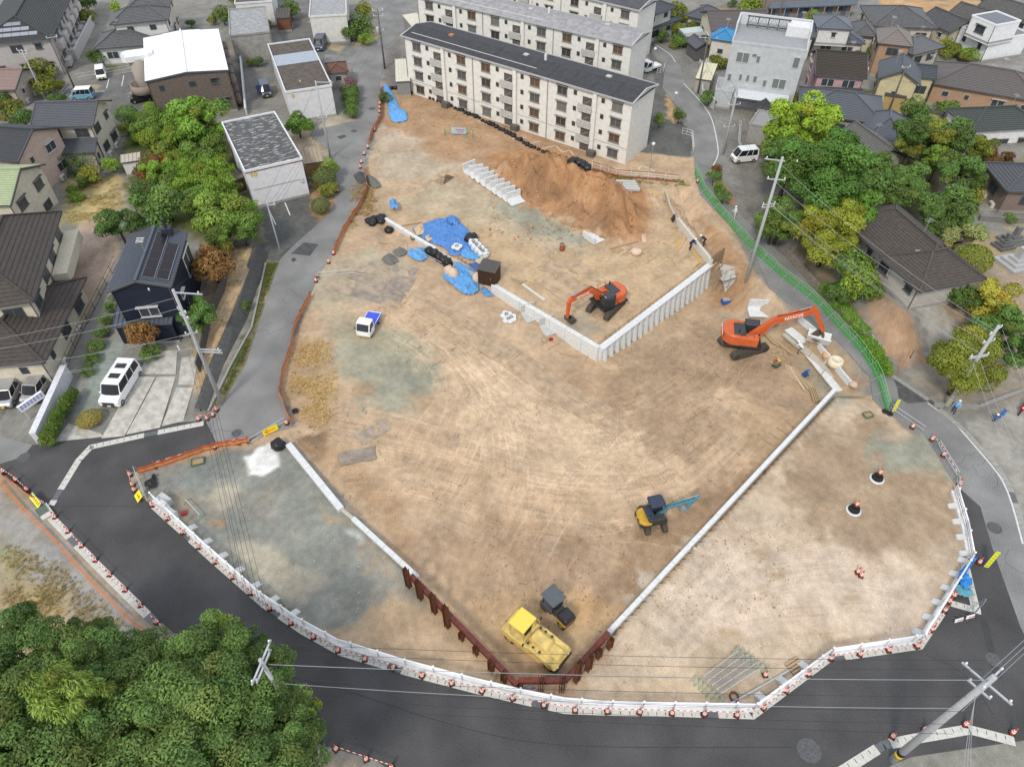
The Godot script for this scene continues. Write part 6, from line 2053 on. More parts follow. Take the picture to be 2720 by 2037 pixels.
	part(o, "side_rail", mb, yel)
	for i in 3: wheel(o, Vector3(1.75, .45, -.6 + i * .6), .46, .42, mt(.5, .36, .08, .5, 0, 0))
	for i in 4: wheel(o, Vector3(-1.6, .45, -.75 + i * .5), .46, .4, mt(.5, .36, .08, .5, 0, 0))
	for s in [-1, 1]:
		for e in [-.1, .35, .9]: bx(o, "filler_cap", Vector3(e, 1.58, s * .72), Vector3(.16, .05, .14), mt(.05, .05, .04, .6))
		bx(o, "mirror", Vector3(-.3 + s * .1, 1.9, s * 1.15), Vector3(.08, .28, .14), mt(.03, .03, .03, .5))
		bx(o, "headlight", Vector3(2.4, 1.1, s * .6), Vector3(.06, .14, .14), mt(.7, .7, .65, .2, 0, 0))
	bx(o, "front_bumper", Vector3(2.42, .75, 0), Vector3(.1, .14, 1.9), mt(.03, .03, .03, .6))
	# combined roller
	c = gp(1482, 1634)
	b = gp(1514, 1668)
	o = thing("combined_roller", "small yellow and black roller with grey canopy beside the big yellow one", "roller", c, yawto(c, b))
	var y2 := mt(.50, .31, .035, .5, 0, 2, 2)
	mb = MB.new()
	mb.rb(Vector3(.75, .78, 0), Vector3(1.0, .35, 1.15), .05)
	part(o, "rear_frame", mb, y2)
	mb = MB.new()
	mb.rb(Vector3(.78, 1.12, 0), Vector3(1.05, .5, 1.12), .1, Basis.IDENTITY, Vector2(.85, .88))
	part(o, "hood", mb, mt(.03, .03, .035, .35))
	mb = MB.new()
	mb.rb(Vector3(-.75, .75, 0), Vector3(1.2, .4, 1.2), .05)
	part(o, "front_frame", mb, mt(.07, .07, .075, .5))
	mb = MB.new()
	mb.rb(Vector3(-.6, 2.1, 0), Vector3(1.4, .1, 1.3), .05)
	part(o, "canopy", mb, mt(.10, .115, .125, .5))
	for e in [[-1.1, -.5], [-1.1, .5], [-.1, -.5], [-.1, .5]]: bx(o, "canopy_post", Vector3(e[0], 1.5, e[1]), Vector3(.05, 1.2, .05), mt(.03, .03, .03))
	bx(o, "platform", Vector3(-.05, .72, 0), Vector3(2.2, .22, .95), mt(.06, .06, .065, .6))
	bx(o, "articulation", Vector3(.18, .86, 0), Vector3(.5, .4, .7), mt(.05, .05, .055, .6))
	bx(o, "seat", Vector3(-.2, 1.15, 0), Vector3(.4, .4, .45), mt(.02, .02, .02, .7))
	mb = MB.new()
	mb.tube(Vector3(-.5, .95, 0), Vector3(-.6, 1.35, 0), .03)
	part(o, "steering_column", mb, mt(.02, .02, .02))
	mb = MB.new(true)
	mb.tube(Vector3(-1.0, .38, -.56), Vector3(-1.0, .38, .56), .38, .38, 22)
	part(o, "drum", mb, mt(.25, .24, .23, .5, .6))
	for i in 4: wheel(o, Vector3(.85, .36, -.45 + i * .3), .36, .24, mt(.3, .2, .03, .5, 0, 0))
	# plate compactor and generator
	o = thing("plate_compactor", "yellow and grey plate compactor near the plank bundle", "compactor", gp(2062, 972), .6)
	mb = MB.new()
	mb.rb(Vector3(0, .12, 0), Vector3(.9, .14, .6), .04)
	part(o, "plate", mb, steel)
	mb = MB.new()
	mb.rb(Vector3(0, .48, 0), Vector3(.7, .5, .5), .08)
	part(o, "engine", mb, mt(.16, .16, .15, .6))
	bx(o, "cover", Vector3(.1, .76, 0), Vector3(.4, .1, .4), mt(.6, .42, .06, .5))
	bx(o, "tank", Vector3(-.15, .8, -.1), Vector3(.25, .12, .25), mt(.4, .04, .03, .5))
	mb = MB.new()
	mb.path([Vector3(-.4, .5, -.2), Vector3(-1.0, 1.0, -.2), Vector3(-1.0, 1.0, .2), Vector3(-.4, .5, .2)], .025)
	part(o, "handle", mb, mt(.6, .42, .06, .5))
	o = thing("tamping_rammer", "red and black cable reel tool by the terrace corner block", "tool", gp(1463, 903), .4)
	bx(o, "motor", Vector3(0, .15, 0), Vector3(.35, .28, .26), mt(.35, .03, .03, .5))
	mb = MB.new()
	for i in 12: mb.tube(Vector3(-.6 + cos(i * .52) * .35, .05, -.2 + sin(i * .52) * .25), Vector3(-.6 + cos((i + 1) * .52) * .35, .05, -.2 + sin((i + 1) * .52) * .25), .03, .03, 5)
	part(o, "cable", mb, mt(.02, .02, .02))
	# vehicles
	kei_truck("white mini truck with bright blue bed cover on grey gravel", [982, 872, 966, 898], Color(.05, .09, .62), true)
	kei_truck("white mini truck parked by the white railing near the flats", [1728, 187, 1715, 191], Color(.5, .5, .5), false)
	var av: Node3D = car("white people carrier with twin sunroofs on the concrete driveway", [326, 1035, 300, 1084], 4.9, 1.85, 1.92, .95, Color(.82, .82, .82), .86)
	for x in [-1.2, .1]: bx(av, "sunroof", Vector3(x, 1.925, 0), Vector3(.62, .02, 1.0), mt(.02, .02, .025, .1, 0, 0))
	bx(av, "front_grille", Vector3(2.455, .62, 0), Vector3(.03, .42, 1.1), mt(.25, .25, .26, .3, .8, 0))
	car("silver compact car parked at the left edge of the forecourt", [30, 1055, 16, 1090], 3.4, 1.48, 1.5, .75, Color(.45, .46, .47), .84, "parked_car", "car", .5)
	car("silver beige compact car parked beside the white wall", [104, 1042, 82, 1078], 3.4, 1.48, 1.55, .75, Color(.42, .40, .39), .84, "parked_car", "car", .5)
	car("light blue boxy minicar with white roof in the parking lot", [222, 262, 190, 264], 3.4, 1.48, 1.7, .6, Color(.16, .35, .47), .9, "parked_car", "car", 0., Color(.75, .78, .8))
	car("black boxy minicar beside the brown tiled building", [378, 268, 350, 273], 3.4, 1.48, 1.75, .65, Color(.012, .012, .013), .92)
	car("small white minicar backed against the parking fence", [271, 204, 272, 214], 3.4, 1.48, 1.5, .7, Color(.8, .8, .8), .84)
	car("dark blue minivan in the alley beside the flat roofed blocks", [707, 250, 711, 262], 3.4, 1.48, 1.85, .45, Color(.05, .065, .11), .9)
	car("navy van parked below the white flat roofed building", [852, 126, 846, 137], 4.2, 1.69, 1.85, .8, Color(.07, .09, .15), .86)
	car("black minicar under the striped carport roof", [1842, 118, 1843, 128], 3.4, 1.48, 1.8, .55, Color(.02, .02, .022), .9)
	car("dark car inside the garage below the grey house", [1982, 275, 1978, 290], 3.8, 1.6, 1.5, .9, Color(.03, .04, .06), .84)
	car("white kei van parked under the roadside trees", [1975, 427, 1955, 429], 3.4, 1.48, 1.9, .4, Color(.75, .76, .76), .9)
	# scooters
	for q in [[2652, 1112, 2668, 1102, "blue and white scooter parked on the right hand forecourt", Color(.05, .18, .5)], [2712, 1092, 2704, 1106, "red and black scooter parked at the forecourt edge", Color(.45, .03, .03)]]:
		var p0 := gp(q[0], q[1])
		var s := thing("scooter", q[4], "scooter", p0, yawto(p0, gp(q[2], q[3])))
		for x in [-.55, .6]: wheel(s, Vector3(x, .24, 0), .24, .12)
		mb = MB.new()
		mb.extr(PackedVector2Array([Vector2(-.8, .5), Vector2(-.3, .35), Vector2(.2, .28), Vector2(.45, .35), Vector2(.5, .9), Vector2(.4, .95), Vector2(.3, .45), Vector2(-.05, .4), Vector2(-.15, .72), Vector2(-.8, .75)]), .3, .05)
		part(s, "body", mb, mt(q[5].r, q[5].g, q[5].b, .3, 0, 0))
		mb = MB.new()
		mb.rb(Vector3(-.45, .8, 0), Vector3(.65, .12, .28), .05)
		part(s, "seat", mb, mt(.02, .02, .02, .6, 0, 0))
		mb = MB.new()
		mb.tube(Vector3(.4, 1.0, -.3), Vector3(.4, 1.0, .3), .02)
		mb.tube(Vector3(.6, .3, 0), Vector3(.42, 1.0, 0), .03)
		part(s, "handlebar", mb, mt(.05, .05, .05, .4, .5, 0))
		mb = MB.new(true)
		mb.lathe([[.02, -.12], [.12, -.05], [.13, .03], [.08, .12]], 12, Vector3(-.75, 1.0, 0))
		part(s, "top_box", mb, mt(.7, .7, .7, .4, 0, 0))
		bx(s, "headlight", Vector3(.52, .85, 0), Vector3(.08, .12, .16), mt(.7, .7, .7, .2, 0, 0))
	# people
	var navy := Color(.02, .025, .05)
	person("worker in dark navy clothes leaning over the trench formwork wall", gp(1834, 662), .3, bend(), navy, navy, Color(.75, .75, .75))
	person("worker in dark clothes standing behind the trench formwork wall", gp(1868, 652), 2.9, bend(), Color(.05, .05, .06), Color(.03, .03, .04), Color(.75, .75, .75))
	person("worker in white shirt and grey trousers on the new footing", gp(2123, 938), 2.2, bend(), Color(.70, .70, .70), Color(.16, .16, .19), Color(.78, .78, .78))
	person("crouching worker in blue overalls beside the plank bundle", gp(2134, 1002), -.2, crouch(), Color(.02, .08, .24), Color(.02, .08, .24), Color(.03, .15, .45))
	person("traffic guard in light blue shirt beside the banded pole", gp(2532, 1096), 3.6, stand(.1), Color(.22, .42, .62), Color(.05, .07, .13), Color(.72, .62, .55))
	person("worker in white overalls behind the green fence", gp(1950, 580), 3.4, stand(.15), Color(.68, .68, .68), Color(.6, .6, .6), Color(.8, .8, .8))
	person("dark clothed worker crouching at the trench wall on the terrace", gp(1786, 588), .2, crouch(), Color(.05, .05, .06), Color(.04, .04, .05), Color(.3, .3, .32))
	person("person in blue overalls beside the dark blue minivan", gp(688, 250), -1.2, stand(), Color(.03, .10, .28), Color(.03, .09, .25), Color(.05, .1, .2))

# ------------------------------------------------------------------ buildings
var places := []
func slope(mb: MB, p0: Vector3, p1: Vector3, p2: Vector3, p3: Vector3, n: int, step := .05):
	var nr := (p1 - p0).cross((p3 + p2) * .5 - p0).normalized()
	if nr.y < 0: nr = -nr
	for i in n:
		var a := p0.lerp(p3, float(i) / n) + nr * step
		var b := p1.lerp(p2, float(i) / n) + nr * step
		mb.quad(a, b, p1.lerp(p2, float(i + 1) / n), p0.lerp(p3, float(i + 1) / n))
		mb.quad(a - nr * step, b - nr * step, b, a)
func window(o: Node3D, side: String, u: float, y: float, w: float, h: float, W: float, D: float, fm: Material, gm: Material, hood := 0):
	var c := Vector3.ZERO
	var yaw := 0.0
	match side:
		"f": c = Vector3(u * W, y, D * .5)
		"b": c = Vector3(u * W, y, -D * .5); yaw = PI
		"r": c = Vector3(W * .5, y, u * D); yaw = PI * .5
		"l": c = Vector3(-W * .5, y, u * D); yaw = -PI * .5
	var b := Basis(Vector3.UP, yaw)
	var f := bx(o, "window", c + b * Vector3(0, 0, .02), Vector3(w + .1, h + .1, .08), fm, b)
	for s in ([-1, 1] if w > 1.0 else [0]):
		part(f, "pane", ubox, gm, Vector3(.247 * s, 0, .35 + .1 * maxi(s, 0)), Basis.from_scale(Vector3(.44 if s else .86, .86, .6)))
	if hood:
		bx(o, "window_hood", c + b * Vector3(0, h * .5 + .14, .2), Vector3(w + .35, .06, .34), fm, b)
		bx(o, "window_sill", c + b * Vector3(0, -h * .5 - .1, .08), Vector3(w + .25, .06, .16), fm, b)
# A, B: pixels of the front eave corners, D depth, he eave height above the ground gy
func house(label: String, A: Array, B: Array, D: float, he: float, kind: String, rise: float, wm: Material, rm: Material, floors := 2, ov := .5, n := "house", gy := 0.0, tiles := .3, ywall := 0.0, cat := "house"):
	var a := hp(A[0], A[1], he + gy)
	var b := hp(B[0], B[1], he + gy)
	var W := a.distance_to(b)
	var yaw := yawto(a, b)
	var bs := Basis(Vector3.UP, yaw)
	var c := (a + b) * .5 - bs.z * D * .5
	c.y = gy
	var o := thing(n, label, cat, c, yaw)
	o.set_meta("dims", Vector3(W, he, D))
	var short := label
	for k in [" with ", " and ", " behind ", " beside ", " by ", " before ", " at ", " above ", " of ", " in front", " half ", " between ", ","]: short = short.split(k)[0]
	places.append([c, short, maxf(W, D)])
	var w2 := W * .5
	var d2 := D * .5
	var iw := W - ov * 2
	var idp := D - ov * 2
	var mb := MB.new()
	mb.box(Vector3(0, (he + ywall) * .5 - .1, 0), Vector3(iw, he - ywall + .2, idp))
	part(o, "wall", mb, wm)
	bx(o, "foundation", Vector3(0, ywall + .15, 0), Vector3(iw + .06, .3, idp + .06), mt(.35, .34, .32))
	var trim := mt(.09, .09, .095, .6, 0, 0)
	if kind == "flat":
		mb = MB.new()
		mb.box(Vector3(0, he + .04, 0), Vector3(W - .3, .06, D - .3))
		var r := part(o, "roof", mb, rm)
		for e in [[0, d2 - .08, W, .16], [0, -d2 + .08, W, .16], [w2 - .08, 0, .16, D - .32], [-w2 + .08, 0, .16, D - .32]]:
			part(r, "parapet", ubox, wm if ov < .2 else mt(.62, .62, .61), Vector3(e[0], he + .12, e[1]), Basis.from_scale(Vector3(e[2], .3, e[3])))
	else:
		var e := [Vector3(-w2, he, d2), Vector3(w2, he, d2), Vector3(w2, he, -d2), Vector3(-w2, he, -d2)]
		var r0 := Vector3(-w2, he + rise, 0)
		var r1 := Vector3(w2, he + rise, 0)
		var along_x := kind in ["gx", "shed"] or (kind == "hip" and W >= D)
		if not along_x:
			r0 = Vector3(0, he + rise, d2)
			r1 = Vector3(0, he + rise, -d2)
		if kind == "hip":
			var k := minf(w2, d2) * .98
			if along_x:
				r0.x += k; r1.x -= k
			else:
				r0.z -= k; r1.z += k
		var S := []
		if kind == "shed": S = [[e[0], e[1], e[2] + Vector3(0, rise, 0), e[3] + Vector3(0, rise, 0)]]
		elif along_x: S = [[e[0], e[1], r1, r0], [e[2], e[3], r0, r1]]
		else: S = [[e[1], e[2], r1, r0], [e[3], e[0], r0, r1]]
		if kind == "hip":
			if along_x: S.append_array([[e[1], e[2], r1, r1], [e[3], e[0], r0, r0]])
			else: S.append_array([[e[0], e[1], r0, r0], [e[2], e[3], r1, r1]])
		var first: MeshInstance3D = null
		for s in S:
			mb = MB.new()
			var run: float = ((s[0] + s[1]) * .5).distance_to((s[2] + s[3]) * .5)
			if tiles > 0: slope(mb, s[0], s[1], s[2], s[3], maxi(2, int(run / tiles)))
			else:
				slope(mb, s[0], s[1], s[2], s[3], 1, .03)
			mb.quad(s[3] - Vector3(0, .12, 0), s[2] - Vector3(0, .12, 0), s[1] - Vector3(0, .12, 0), s[0] - Vector3(0, .12, 0))
			var rf := part(o, "roof", mb, rm)
			if first == null: first = rf
			if tiles <= 0:      # standing seams
				var ns := int(s[0].distance_to(s[1]) / .42)
				for i in ns + 1:
					mb = MB.new()
					var t := float(i) / ns
					mb.bar(s[0].lerp(s[1], t) + Vector3(0, .05, 0), s[3].lerp(s[2], t) + Vector3(0, .05, 0), .04, .07)
					part(rf, "seam", mb, rm)
			mb = MB.new()
			mb.bar(s[0] - Vector3(0, .06, 0), s[1] - Vector3(0, .06, 0), .1, .14)
			part(rf, "gutter", mb, trim)
		if kind != "shed":
			mb = MB.new()
			mb.bar(r0 + Vector3(0, .08, 0), r1 + Vector3(0, .08, 0), .26, .16)
			part(first, "ridge_cap", mb, rm)
		if kind == "hip":
			for q in ([[e[0], r0], [e[3], r0], [e[1], r1], [e[2], r1]] if along_x else [[e[0], r0], [e[1], r0], [e[2], r1], [e[3], r1]]):
				mb = MB.new()
				mb.bar(q[0] + Vector3(0, .06, 0), q[1] + Vector3(0, .08, 0), .2, .14)
				part(first, "hip_cap", mb, rm)
		elif kind in ["gx", "gz"]:
			for s in [-1, 1]:
				mb = MB.new()
				var half := (idp if along_x else iw) * .5
				var tri_ := PackedVector2Array([Vector2(-half, he - .05), Vector2(half, he - .05), Vector2(0, he + rise * half / (d2 if along_x else w2) - .1)])
				mb.extr(tri_, .12, 0, Transform3D(Basis(Vector3.UP, PI * .5 if along_x else 0.0), Vector3(s * (iw * .5 - .06), 0, 0) if along_x else Vector3(0, 0, s * (idp * .5 - .06))))
				part(o, "gable", mb, wm)
				for q in ([[Vector3(s * w2, he, d2), r1 if s > 0 else r0], [Vector3(s * w2, he, -d2), r1 if s > 0 else r0]] if along_x else [[Vector3(w2, he, s * d2), r0 if s > 0 else r1], [Vector3(-w2, he, s * d2), r0 if s > 0 else r1]]):
					mb = MB.new()
					mb.bar(q[0], q[1], .12, .2)
					part(first, "barge_board", mb, trim)
	# windows on the faces that show
	var gm := glass(.05, .06, .07)
	var fm := mt(.12, .12, .125, .5, 0, 0) if wm.albedo_color.v < .95 and rng.randf() < .6 else mt(.5, .5, .5, .5, 0, 0)
	var sd := "r" if c.x < 0 else "l"
	for f in floors:
		var y := ywall + (he - ywall) * (f + .56) / floors
		for q in [["f", iw], [sd, idp]]:
			var nw := maxi(1, int(q[1] / 2.9))
			for i in nw:
				var ww: float = [1.6, .6, 1.7, .9][rng.randi() % 4]
				window(o, q[0], (i + .5) / nw - .5 + rng.randf_range(-.04, .04), y + (.15 if ww < 1 else 0.0), minf(ww, q[1] * .6), 1.05 if ww > 1 else .7, iw, idp, fm, gm, 1 if rng.randf() < .4 else 0)
	if floors:
		for k in 2: bx(o, "downpipe", Vector3((k - .5) * (iw - .1), (he + ywall) * .5, idp * .5 + .05), Vector3(.07, he - ywall, .07), trim)
	if floors and he > 2.7:
		for k in 2:
			var sx2 := (1 if c.x < 0 else -1) * (iw * .5 + .22)
			var ac := bx(o, "air_conditioner", Vector3(sx2, ywall + .45, (k - .3) * idp * .4), Vector3(.34, .62, .82), mt(.66, .65, .62, .6))
			part(ac, "fan_grille", ubox, mt(.2, .2, .2, .6), Vector3(.5 * signf(sx2), 0, -.1), Basis.from_scale(Vector3(.06, .7, .5)))
		if rng.randf() < .6:
			mb = MB.new()
			var ax := rng.randf_range(-.2, .2) * W
			mb.tube(Vector3(ax, he + rise * .8, 0), Vector3(ax, he + rise + 1.6, 0), .025, .025, 5)
			for k in 4: mb.tube(Vector3(ax - .35, he + rise + 1.5 - k * .02, -.3 + k * .2), Vector3(ax + .35, he + rise + 1.5 - k * .02, -.3 + k * .2), .015, .015, 4)
			part(o, "aerial", mb, mt(.5, .5, .5, .4, .5, 0))
	return o

func flats(label: String, A: Array, B: Array, D: float, he: float, rm: Material, nst: int):
	var wm := mt(.75, .735, .69, .85, 0, 1, 4)
	var a := hp(A[0], A[1], he)
	var b := hp(B[0], B[1], he)
	var W := a.distance_to(b)
	var yaw := yawto(a, b)
	var c := (a + b) * .5 - Basis(Vector3.UP, yaw).z * D * .5
	c.y = 0
	var o := thing("apartment_block", label, "apartment building", c, yaw)
	var dk := mt(.05, .045, .04, .8)
	var fm := mt(.26, .245, .22, .7)
	var gcol := [glass(.05, .05, .05), glass(.10, .10, .10), glass(.12, .075, .05), glass(.16, .16, .155)]
	var iw := W - .5
	var idp := D - .8
	var mb := MB.new()
	mb.box(Vector3(0, he * .5 - .1, 0), Vector3(iw, he + .2, idp))
	part(o, "wall", mb, wm)
	# low pitched roof in strips of felt
	var n := 12
	mb = MB.new()
	for s in [1, -1]:
		for i in n:
			var x0 := -W * .5 + W * i / n
			var x1 := -W * .5 + W * (i + 1) / n - .03
			mb.quad(Vector3(x0, he + .05, s * D * .5), Vector3(x1, he + .05, s * D * .5), Vector3(x1, he + .75, 0), Vector3(x0, he + .75, 0))
	mb.quad(Vector3(-W * .5, he, D * .5), Vector3(W * .5, he, D * .5), Vector3(W * .5, he, -D * .5), Vector3(-W * .5, he, -D * .5))
	var rf := part(o, "roof", mb, rm)
	for s in [1, -1]:
		part(rf, "roof_edge", ubox, mt(.42, .42, .42), Vector3(0, he + .05, s * D * .5), Basis.from_scale(Vector3(W, .2, .12)))
		for q in [1, -1]:
			mb = MB.new()
			mb.bar(Vector3(s * W * .5, he + .05, q * D * .5), Vector3(s * W * .5, he + .75, 0), .12, .2)
			part(rf, "roof_edge", mb, mt(.55, .55, .55))
		mb = MB.new()
		mb.extr(PackedVector2Array([Vector2(-idp * .5, he - .05), Vector2(idp * .5, he - .05), Vector2(0, he + .62)]), .1, 0, Transform3D(Basis(Vector3.UP, PI * .5), Vector3(s * (iw * .5 - .05), 0, 0)))
		part(o, "gable", mb, wm)
	mb = MB.new()
	mb.bar(Vector3(-W * .5 + 1, he + .32, D * .3), Vector3(W * .1, he + .32, D * .3), .08, .1)
	part(rf, "roof_pipe", mb, mt(.65, .65, .63))
	for i in nst:
		bx(rf, "vent_box", Vector3(-W * .5 + W * (i + .55) / nst, he + .65, .3 - i * .4), Vector3(.7, .4, .6), mt(.5, .5, .5) if i else mt(.45, .2, .1))
	bx(rf, "chimney", Vector3(W * .1, he + 1.1, -.1), Vector3(.28, .9, .28), mt(.7, .7, .7))
	var fh := he / 4.0
	for st in nst:
		var x0 := -iw * .5 + iw * st / nst
		var bw := iw / nst
		for f in 4:
			var y := fh * (f + .52)
			for q in [[.185, 1], [.84, 1], [.345, 0], [.675, 0]]:
				if q[1]: window(o, "f", (x0 + bw * q[0]) / iw, y, 1.45, 1.1, iw, idp, fm, gcol[rng.randi() % 4], 1)
				else: window(o, "f", (x0 + bw * q[0]) / iw, y + .2, .42, .55, iw, idp, fm, gcol[0])
		# stair openings with balcony fronts
		var sx := x0 + bw * .49
		for f in 4:
			var y := fh * (f + .0)
			bx(o, "stair_opening", Vector3(sx, y + (fh * .42 if f == 0 else fh * .28), idp * .5 + .01), Vector3(1.4, fh * (.75 if f == 0 else .5), .03), mt(.11, .10, .09, .8))
			if f:
				bx(o, "balcony", Vector3(sx - .15, y - fh * .18, idp * .5 + .32), Vector3(2.2, fh * .42, .1), mt(.50, .49, .46, .9, 0, 2, 1.5))
				for s in [-1, 1]: bx(o, "balcony_side", Vector3(sx - .15 + s * 1.05, y - fh * .18, idp * .5 + .15), Vector3(.1, fh * .42, .3), mt(.50, .49, .46, .9, 0, 2, 1.5))
				for k in 4: bx(o, "stair_step", Vector3(sx - .5 + k * .28, y + .12 + k * .18, idp * .5 + .05), Vector3(.3, .07, .06), mt(.3, .29, .27))
		bx(o, "pilaster", Vector3(sx + bw * .1, he * .5, idp * .5 + .18), Vector3(.55, he - .1, .4), wm)
		bx(o, "downpipe", Vector3(x0 + .05, he * .5, idp * .5 + .06), Vector3(.09, he, .09), mt(.3, .29, .28))
		bx(o, "entrance_bin", Vector3(sx + 1.6, .4, idp * .5 + .7), Vector3(1.1, .8, .8), mt(.12, .11, .1, .9))
	bx(o, "band", Vector3(0, fh * 1.02, idp * .5 + .015), Vector3(iw, .05, .03), mt(.3, .29, .27))
	return o

func slab_wall(px: Array, h: float, th: float, m: Material, label: String, n := "boundary_wall", step := 0.0):
	var p := gpl(px)
	var o := thing(n, label, "wall", p[0])
	for i in p.size() - 1:
		var mb := MB.new()
		mb.bar(p[i] - p[0] + Vector3(0, h * .5, 0), p[i + 1] - p[0] + Vector3(0, h * .5, 0), th, h)
		part(o, "panel", mb, m)
		mb = MB.new()
		mb.bar(p[i] - p[0] + Vector3(0, h + .03, 0), p[i + 1] - p[0] + Vector3(0, h + .03, 0), th + .06, .06)
		part(o, "coping", mb, m)
	return o
func mesh_fence(px: Array, h: float, m: Material, label: String, step := 1.8):
	var p := gpl(px)
	var o := thing("mesh_fence", label, "fence", p[0])
	for i in p.size() - 1:
		for k in 3:
			var mb := MB.new()
			mb.tube(p[i] - p[0] + Vector3(0, .1 + k * (h - .1) * .5, 0), p[i + 1] - p[0] + Vector3(0, .1 + k * (h - .1) * .5, 0), .02, .02, 5)
			part(o, "rail", mb, m)
	for w in walk(p, step):
		var mb := MB.new()
		mb.tube(Vector3.ZERO, Vector3(0, h, 0), .03, .03, 5)
		part(o, "post", mb, m, w[0] - p[0])
	return o

func build_town():
	var slate := mt(.075, .08, .095, .6, 0, 1, 3)
	var slate2 := mt(.105, .11, .125, .6, 0, 1, 3)
	var dkroof := mt(.045, .048, .055, .6, 0, 1, 3)
	var brown := mt(.075, .062, .055, .7, 0, 2, 2)
	var cream := mt(.60, .55, .45, .85, 0, 1, 4)
	var white := mt(.70, .70, .69, .8, 0, 1, 4)
	var pinkw := mt(.55, .42, .36, .85, 0, 1, 4)
	var tanw := mt(.42, .27, .18, .85, 0, 1, 4)
	var tiler := mt(.13, .13, .135, .7, 0, 2, 2)
	var fw := FastNoiseLite.new()
	fw.frequency = .02
	fw.fractal_octaves = 5
	fw.seed = 8
	var im := fw.get_image(512, 1600)
	im.resize(512, 512)
	var by := im.get_data()
	for i in by.size(): by[i] = int(lerpf(78, 178, smoothstep(.56, .86, by[i] / 255.0 + rng.randf_range(-.1, .1))))
	im = Image.create_from_data(512, 512, false, Image.FORMAT_L8, by)
	im.convert(Image.FORMAT_RGB8)
	var felt := StandardMaterial3D.new()
	felt.albedo_texture = ImageTexture.create_from_image(im)
	felt.uv1_triplanar = true
	felt.uv1_scale = Vector3.ONE / 15.0
	felt.roughness = .9
	flats("long four storey cream apartment block with dark roof beside the dirt field", [1064, 96], [1681, 277], 7.0, 8.5, mt(.055, .057, .063, .8, 0, 2, 4), 3)
	flats("cream apartment block with stained pale grey roof behind the dark roofed block", [1100, -10], [1679, 123], 6.6, 8.5, mt(.33, .32, .33, .85, 0, 2, 5), 3)
	flats("rearmost cream apartment block with blue netted stair opening", [1130, -105], [1698, 30], 6.6, 8.5, mt(.09, .09, .1, .8, 0, 2, 4), 3)
	# left side
	var o: Node3D = house("brown tiled two storey building with bright white vaulted roof", [384, 218], [606, 187], 17.5, 6.0, "gz", .5, mt(.17, .135, .115, .85, 0, 2, 1.5), mt(.83, .84, .86, .6, 0, 1, 6), 2, .15, "apartment_house", 0., 30.)
	for k in 2:
		for i in 5:
			var mb := MB.new()
			mb.rb(Vector3(5.9, 1.0 + k * 2.8, -7 + i * 3.4), Vector3(.9, 1.0, 2.6), .25)
			part(o, "balcony", mb, mt(.17, .135, .115, .85, 0, 2, 1.5))
	var tw := MB.new(true)
	tw.lathe([[1.5, 0], [1.5, 6.0]], 20)
	part(o, "stair_tower", tw, mt(.38, .34, .30), Vector3(-6.6, 0, -1.5))
	tw = MB.new()
	tw.rb(Vector3(-6.6, 6.1, -1.5), Vector3(4.4, .4, 2.8), .6)
	part(o, "tower_roof", tw, mt(.78, .79, .8))
	tw = MB.new(true)
	tw.lathe([[1.9, 1.6], [1.9, 2.8], [1.75, 2.8], [1.75, 1.7]], 20, Vector3(-7.0, 0, .3))
	part(o, "stair_parapet", tw, mt(.30, .25, .21))
	o = house("long grey apartment house with dark roof and rows of solar panels", [-70, 120], [136, 101], 26, 5.8, "hip", 1.9, mt(.46, .43, .42, .85, 0, 1, 3), mt(.055, .058, .058, .7, 0, 1, 3), 2, .5, "apartment_house")
	for i in 9:
		for j in 4: bx(o, "solar_panel", Vector3(1.2 + j * .95, 7.6 - j * .36, -17 + i * 1.45), Vector3(.95, .05, 1.38), mt(.30, .31, .35, .25, .2, 0), Basis(Vector3(0, 0, 1), -.36))
	for j in 3:
		for i in 5 - j * 2 + 1: bx(o, "solar_panel", Vector3((i - (5 - j * 2) * .5) * 1.25 - .3, 6.35 + j * .4, 11.6 - j * 1.2), Vector3(1.2, .05, .8), mt(.30, .31, .35, .25, .2, 0), Basis(Vector3.RIGHT, .33))
	for i in 6:
		for k in 2:
			var mb := MB.new()
			mb.rb(Vector3(5.3, .8 + k * 2.8, -9 + i * 3.6), Vector3(1.0, 1.1, 2.2), .06)
			part(o, "balcony", mb, mt(.52, .49, .47))
	house("old tiled house lower wing with pale worn roof patches", [247, 130], [399, 119], 7, 3.0, "hip", 1.6, white, tiler, 1)
	house("upper storey of the old tiled house with grey hip roof", [290, 66], [446, 52], 6, 5.6, "hip", 1.5, white, tiler, 1, .5, "house", 0, .3, 2.8)
	house("dark tiled house behind the worn roof house", [330, 26], [446, 19], 7, 5.6, "hip", 1.6, cream, tiler, 2)
	house("two storey house with shiny grey tile gable roof by the clipped hedge", [78, 339], [246, 334], 7.5, 5.4, "gx", 1.6, mt(.60, .54, .46, .85, 0, 1, 4), slate2, 2, .6, "house", 0, .26)
	house("lower porch roof of the grey tile gable house", [126, 412], [252, 404], 2.4, 2.7, "shed", .9, mt(.55, .5, .43), slate2, 1, .3, "porch", 0, .26, 0, "porch")
	house("pale pink house with plain dark roof at the left edge", [-90, 420], [47, 430], 9, 5.6, "gx", 1.9, pinkw, mt(.06, .063, .07, .7, 0, 1, 3), 2, .4)
	house("cream house with pale green ribbed roof at the left edge", [-120, 548], [28, 545], 9, 5.4, "gx", 1.9, cream, mt(.36, .42, .25, .7, 0, 1, 3), 2, .4)
	o = house("ground floor wing of the big brown roofed house", [-160, 985], [116, 964], 12.6, 3.2, "hip", 1.6, mt(.62, .57, .45, .85, 0, 1, 4), brown, 1, .6, "house", .5, .4)
